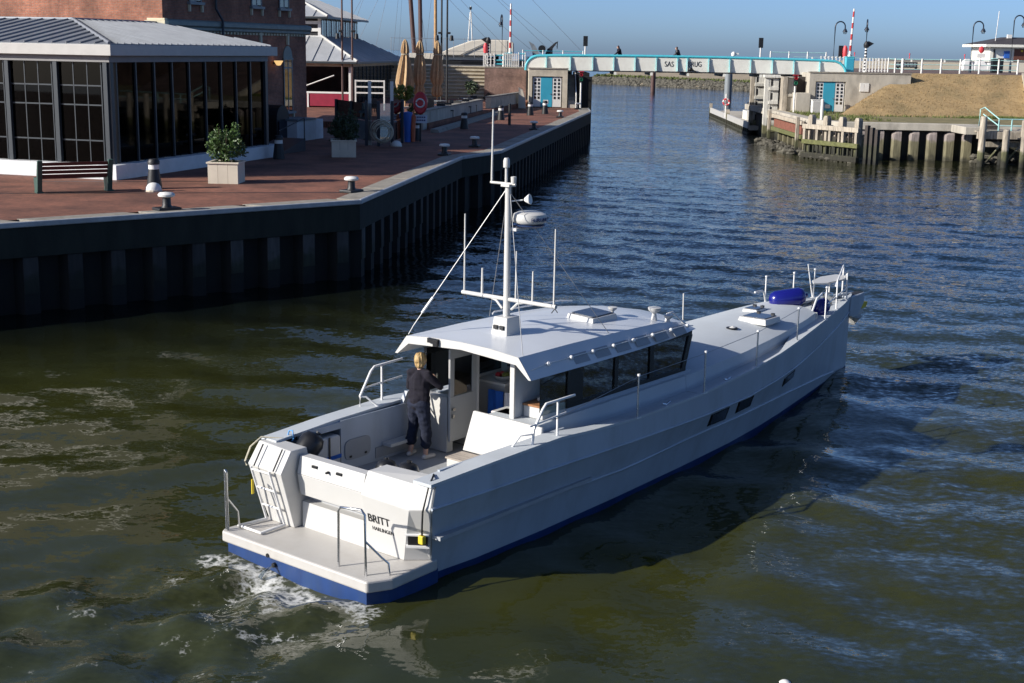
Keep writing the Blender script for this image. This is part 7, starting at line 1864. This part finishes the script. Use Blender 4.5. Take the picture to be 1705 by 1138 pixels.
pr3 = thing("port_stern_rope", "pale mooring line draped over the port stern corner", "rope", on_boat((.70, 1.60, 1.52)), BRZ)
MB().tube([(.25, -.25, .0), (.05, -.02, .02), (-.10, .04, -.10), (-.19, .06, -.30), (-.17, .05, -.36)], .013, 6).build("rope", 'rope', pr3, smooth=60)
for lab, y, m, h_ in (("blue towel hanging on the galley rail inside the doorway", .62, 'bluefab', .46), ("white towel hanging next to the blue one inside the doorway", .28, 'whitefab', .44)):
    t = thing("towel", lab, "towel", on_boat((4.86, y, 1.62)), BRZ)
    pts = [[(-.03 + .015 * math.sin(k * 1.7), -.15 + k * .05, 0), (-.03 + .02 * math.sin(k * 1.7 + 1), -.15 + k * .05, -h_)] for k in range(7)]
    mb = MB()
    for k in range(6): mb.hexa([(pts[k][1][0], pts[k][1][1], -h_), (pts[k + 1][1][0], pts[k + 1][1][1], -h_), (pts[k + 1][1][0] + .012, pts[k + 1][1][1], -h_), (pts[k][1][0] + .012, pts[k][1][1], -h_), (pts[k][0][0], pts[k][0][1], 0), (pts[k + 1][0][0], pts[k + 1][0][1], 0), (pts[k + 1][0][0] + .012, pts[k + 1][0][1], 0), (pts[k][0][0] + .012, pts[k][0][1], 0)])
    mb.build("cloth", m, t, smooth=60)
MB
fbx = thing("fruit_bowl", "white dish with red and green fruit on the galley top", "bowl", on_boat((5.1, .70, 1.74)), BRZ)
MB().lathe([(0, 0), (.10, 0), (.17, .08), (.16, .085), (.09, .02), (0, .02)], 16).build("dish", 'white', fbx, smooth=50)
for k, (x, y, z, m) in enumerate(((-.05, .06, .08, 'red'), (.05, .05, .08, 'pink'), (-.02, -.06, .09, 'leafyellow'), (.06, -.05, .08, 'leafyellow'))):
    f = thing("fruit", ("red fruit at the back of the dish", "bright red fruit beside it in the dish", "green fruit at the front of the dish", "green fruit at the right of the dish")[k], "fruit", on_boat((5.1 + x, .70 + y, 1.74 + z)), BRZ)
    MB().sph((0, 0, 0), (.05, .05, .045), 12, 8).build("flesh", m, f, smooth=60)
kt = thing("kitchen_tray", "white tray with dark utensils on the galley top", "tray", on_boat((5.55, .62, 1.742)), BRZ)
MB().box(-.2, .25, -.14, .2, .0, .04).build("tray", 'white', kt, bevel=.01); MB().tube([(-.25, -.1, .06), (.1, .1, .10)], .02, 6).build("utensil", 'brown', kt)

# ------------------------------------------------------------------ the woman at the cockpit coaming (boat frame, facing the bow)
pw = thing("person", "woman seen from behind in navy sweater and dark cropped jeans standing in the cockpit", "person", on_boat((3.42, 1.0, .752)), BRZ + R(6))
B = MB(); hipz = .82
hipc = Vector((0, 0, .86)); chest = Vector((.03, .0, 1.22)); nk = Vector((.03, 0, 1.40)); hd = Vector((.05, 0, 1.535))
capsule(B, hipc, Vector((.02, 0, 1.05)), .125, .115); capsule(B, Vector((.02, 0, 1.05)), chest, .115, .125); capsule(B, chest, nk, .11, .05); capsule(B, nk, hd, .048, .05)
B.sph(hd + Vector((0, 0, .0)), (.095, .075, .115), 14, 10); B.sph(hd + Vector((.09, 0, -.02)), (.02, .014, .022))
B.sph(hd + Vector((.078, 0, -.06)), (.014, .022, .008))
for sy in (-1, 1):
    B.sph(hd + Vector((.07, sy * .03, .015)), (.014, .014, .010)); B.sph(hd + Vector((.0, sy * .078, -.005)), (.018, .010, .028))
    hj = Vector((0, sy * .085, .84)); kn = Vector((.02 + .02 * (sy > 0), sy * .12, .45)); an_ = Vector((-.02, sy * .15, .07))
    capsule(B, hj, kn, .092, .062); capsule(B, kn, an_, .056, .038)
    capsule(B, an_ + Vector((-.02, 0, -.035)), an_ + Vector((.15, sy * .035, -.045)), .034, .028)
    shd = Vector((.02, sy * .165, 1.33)); el_ = Vector((.10 if sy > 0 else .14, sy * (.25 if sy > 0 else .29), 1.08 if sy > 0 else 1.15)); wr = Vector((.30, sy * .06, 1.14 if sy > 0 else 1.20))
    capsule(B, shd, el_, .052, .042); capsule(B, el_, wr, .04, .027)
    pal = wr + Vector((.06, -sy * .03, .015)); capsule(B, wr, pal, .028, .034)
    for f in range(4):
        b0_ = pal + Vector((.018, -sy * .01, .030 - .02 * f)); b1 = b0_ + Vector((.022, -sy * .035, 0)); b2 = b1 + Vector((-.016, -sy * (.028 - .003 * f), 0))
        capsule(B, b0_, b1, .0095, .009); capsule(B, b1, b2, .009, .008)
    capsule(B, wr + Vector((.03, 0, .02)), pal + Vector((.0, -sy * .03, .045)), .011, .009)
remeshed(B, "body", .009, 'skin', pw, 4)
S = MB()
capsule(S, Vector((.0, 0, .88)), Vector((.02, 0, 1.06)), .152, .135); capsule(S, Vector((.02, 0, 1.06)), chest, .135, .148); capsule(S, chest, Vector((.03, 0, 1.36)), .14, .075)
for sy in (-1, 1):
    capsule(S, Vector((.0, sy * .07, .86)), Vector((.02, sy * .07, 1.2)), .118, .11)
    shd = Vector((.02, sy * .165, 1.33)); el_ = Vector((.10 if sy > 0 else .14, sy * (.25 if sy > 0 else .29), 1.08 if sy > 0 else 1.15)); wr = Vector((.30, sy * .06, 1.14 if sy > 0 else 1.20))
    capsule(S, Vector((.03, sy * .06, 1.37)), shd, .062, .068); capsule(S, shd, el_, .07, .062); capsule(S, el_, el_.lerp(wr, .82), .06, .045)
sw_ = remeshed(S, "sweater", .011, 'sweater', pw, 5)
T = MB()
capsule(T, Vector((-.01, -.06, .86)), Vector((-.01, .06, .86)), .135, .135)
for sy in (-1, 1):
    hj = Vector((-.01, sy * .075, .82)); kn = Vector((.02 + .02 * (sy > 0), sy * .125, .48)); an_ = Vector((-.01, sy * .15, .25))
    capsule(T, hj, kn, .118, .088); capsule(T, kn, an_, .084, .092)
tr_ = remeshed(T, "trousers", .011, 'jeans', pw, 5)
for obj_, amp, sc_ in ((sw_, .017, 9), (tr_, .015, 10)):
    for v in obj_.data.vertices:
        c = v.co; v.co = c + v.normal * (amp * (mnoise.noise(Vector((c.x * sc_, c.y * sc_, c.z * sc_ * 1.7))) - .15))
    obj_.data.update()
Hh = MB(); Hh.sph(hd + Vector((-.018, 0, .03)), (.105, .09, .108), 14, 10); capsule(Hh, hd + Vector((-.025, 0, 0)), hd + Vector((-.035, 0, -.055)), .088, .07)
for sy in (-1, 1): capsule(Hh, hd + Vector((.01, sy * .06, .02)), hd + Vector((.0, sy * .066, -.045)), .035, .026)
hr_ = remeshed(Hh, "hair", .010, 'hair', pw, 3)
for v in hr_.data.vertices:
    c = v.co; v.co = c + v.normal * (.014 * mnoise.noise(Vector((c.x * 38, c.y * 38, c.z * 9))))
hr_.data.update()
for sy in (-1, 1):
    Sh = MB(); an_ = Vector((-.02, sy * .15, .07))
    capsule(Sh, an_ + Vector((-.04, 0, -.030)), an_ + Vector((.16, sy * .035, -.040)), .042, .034)
    remeshed(Sh, "shoe", .010, 'shoe', pw, 3)
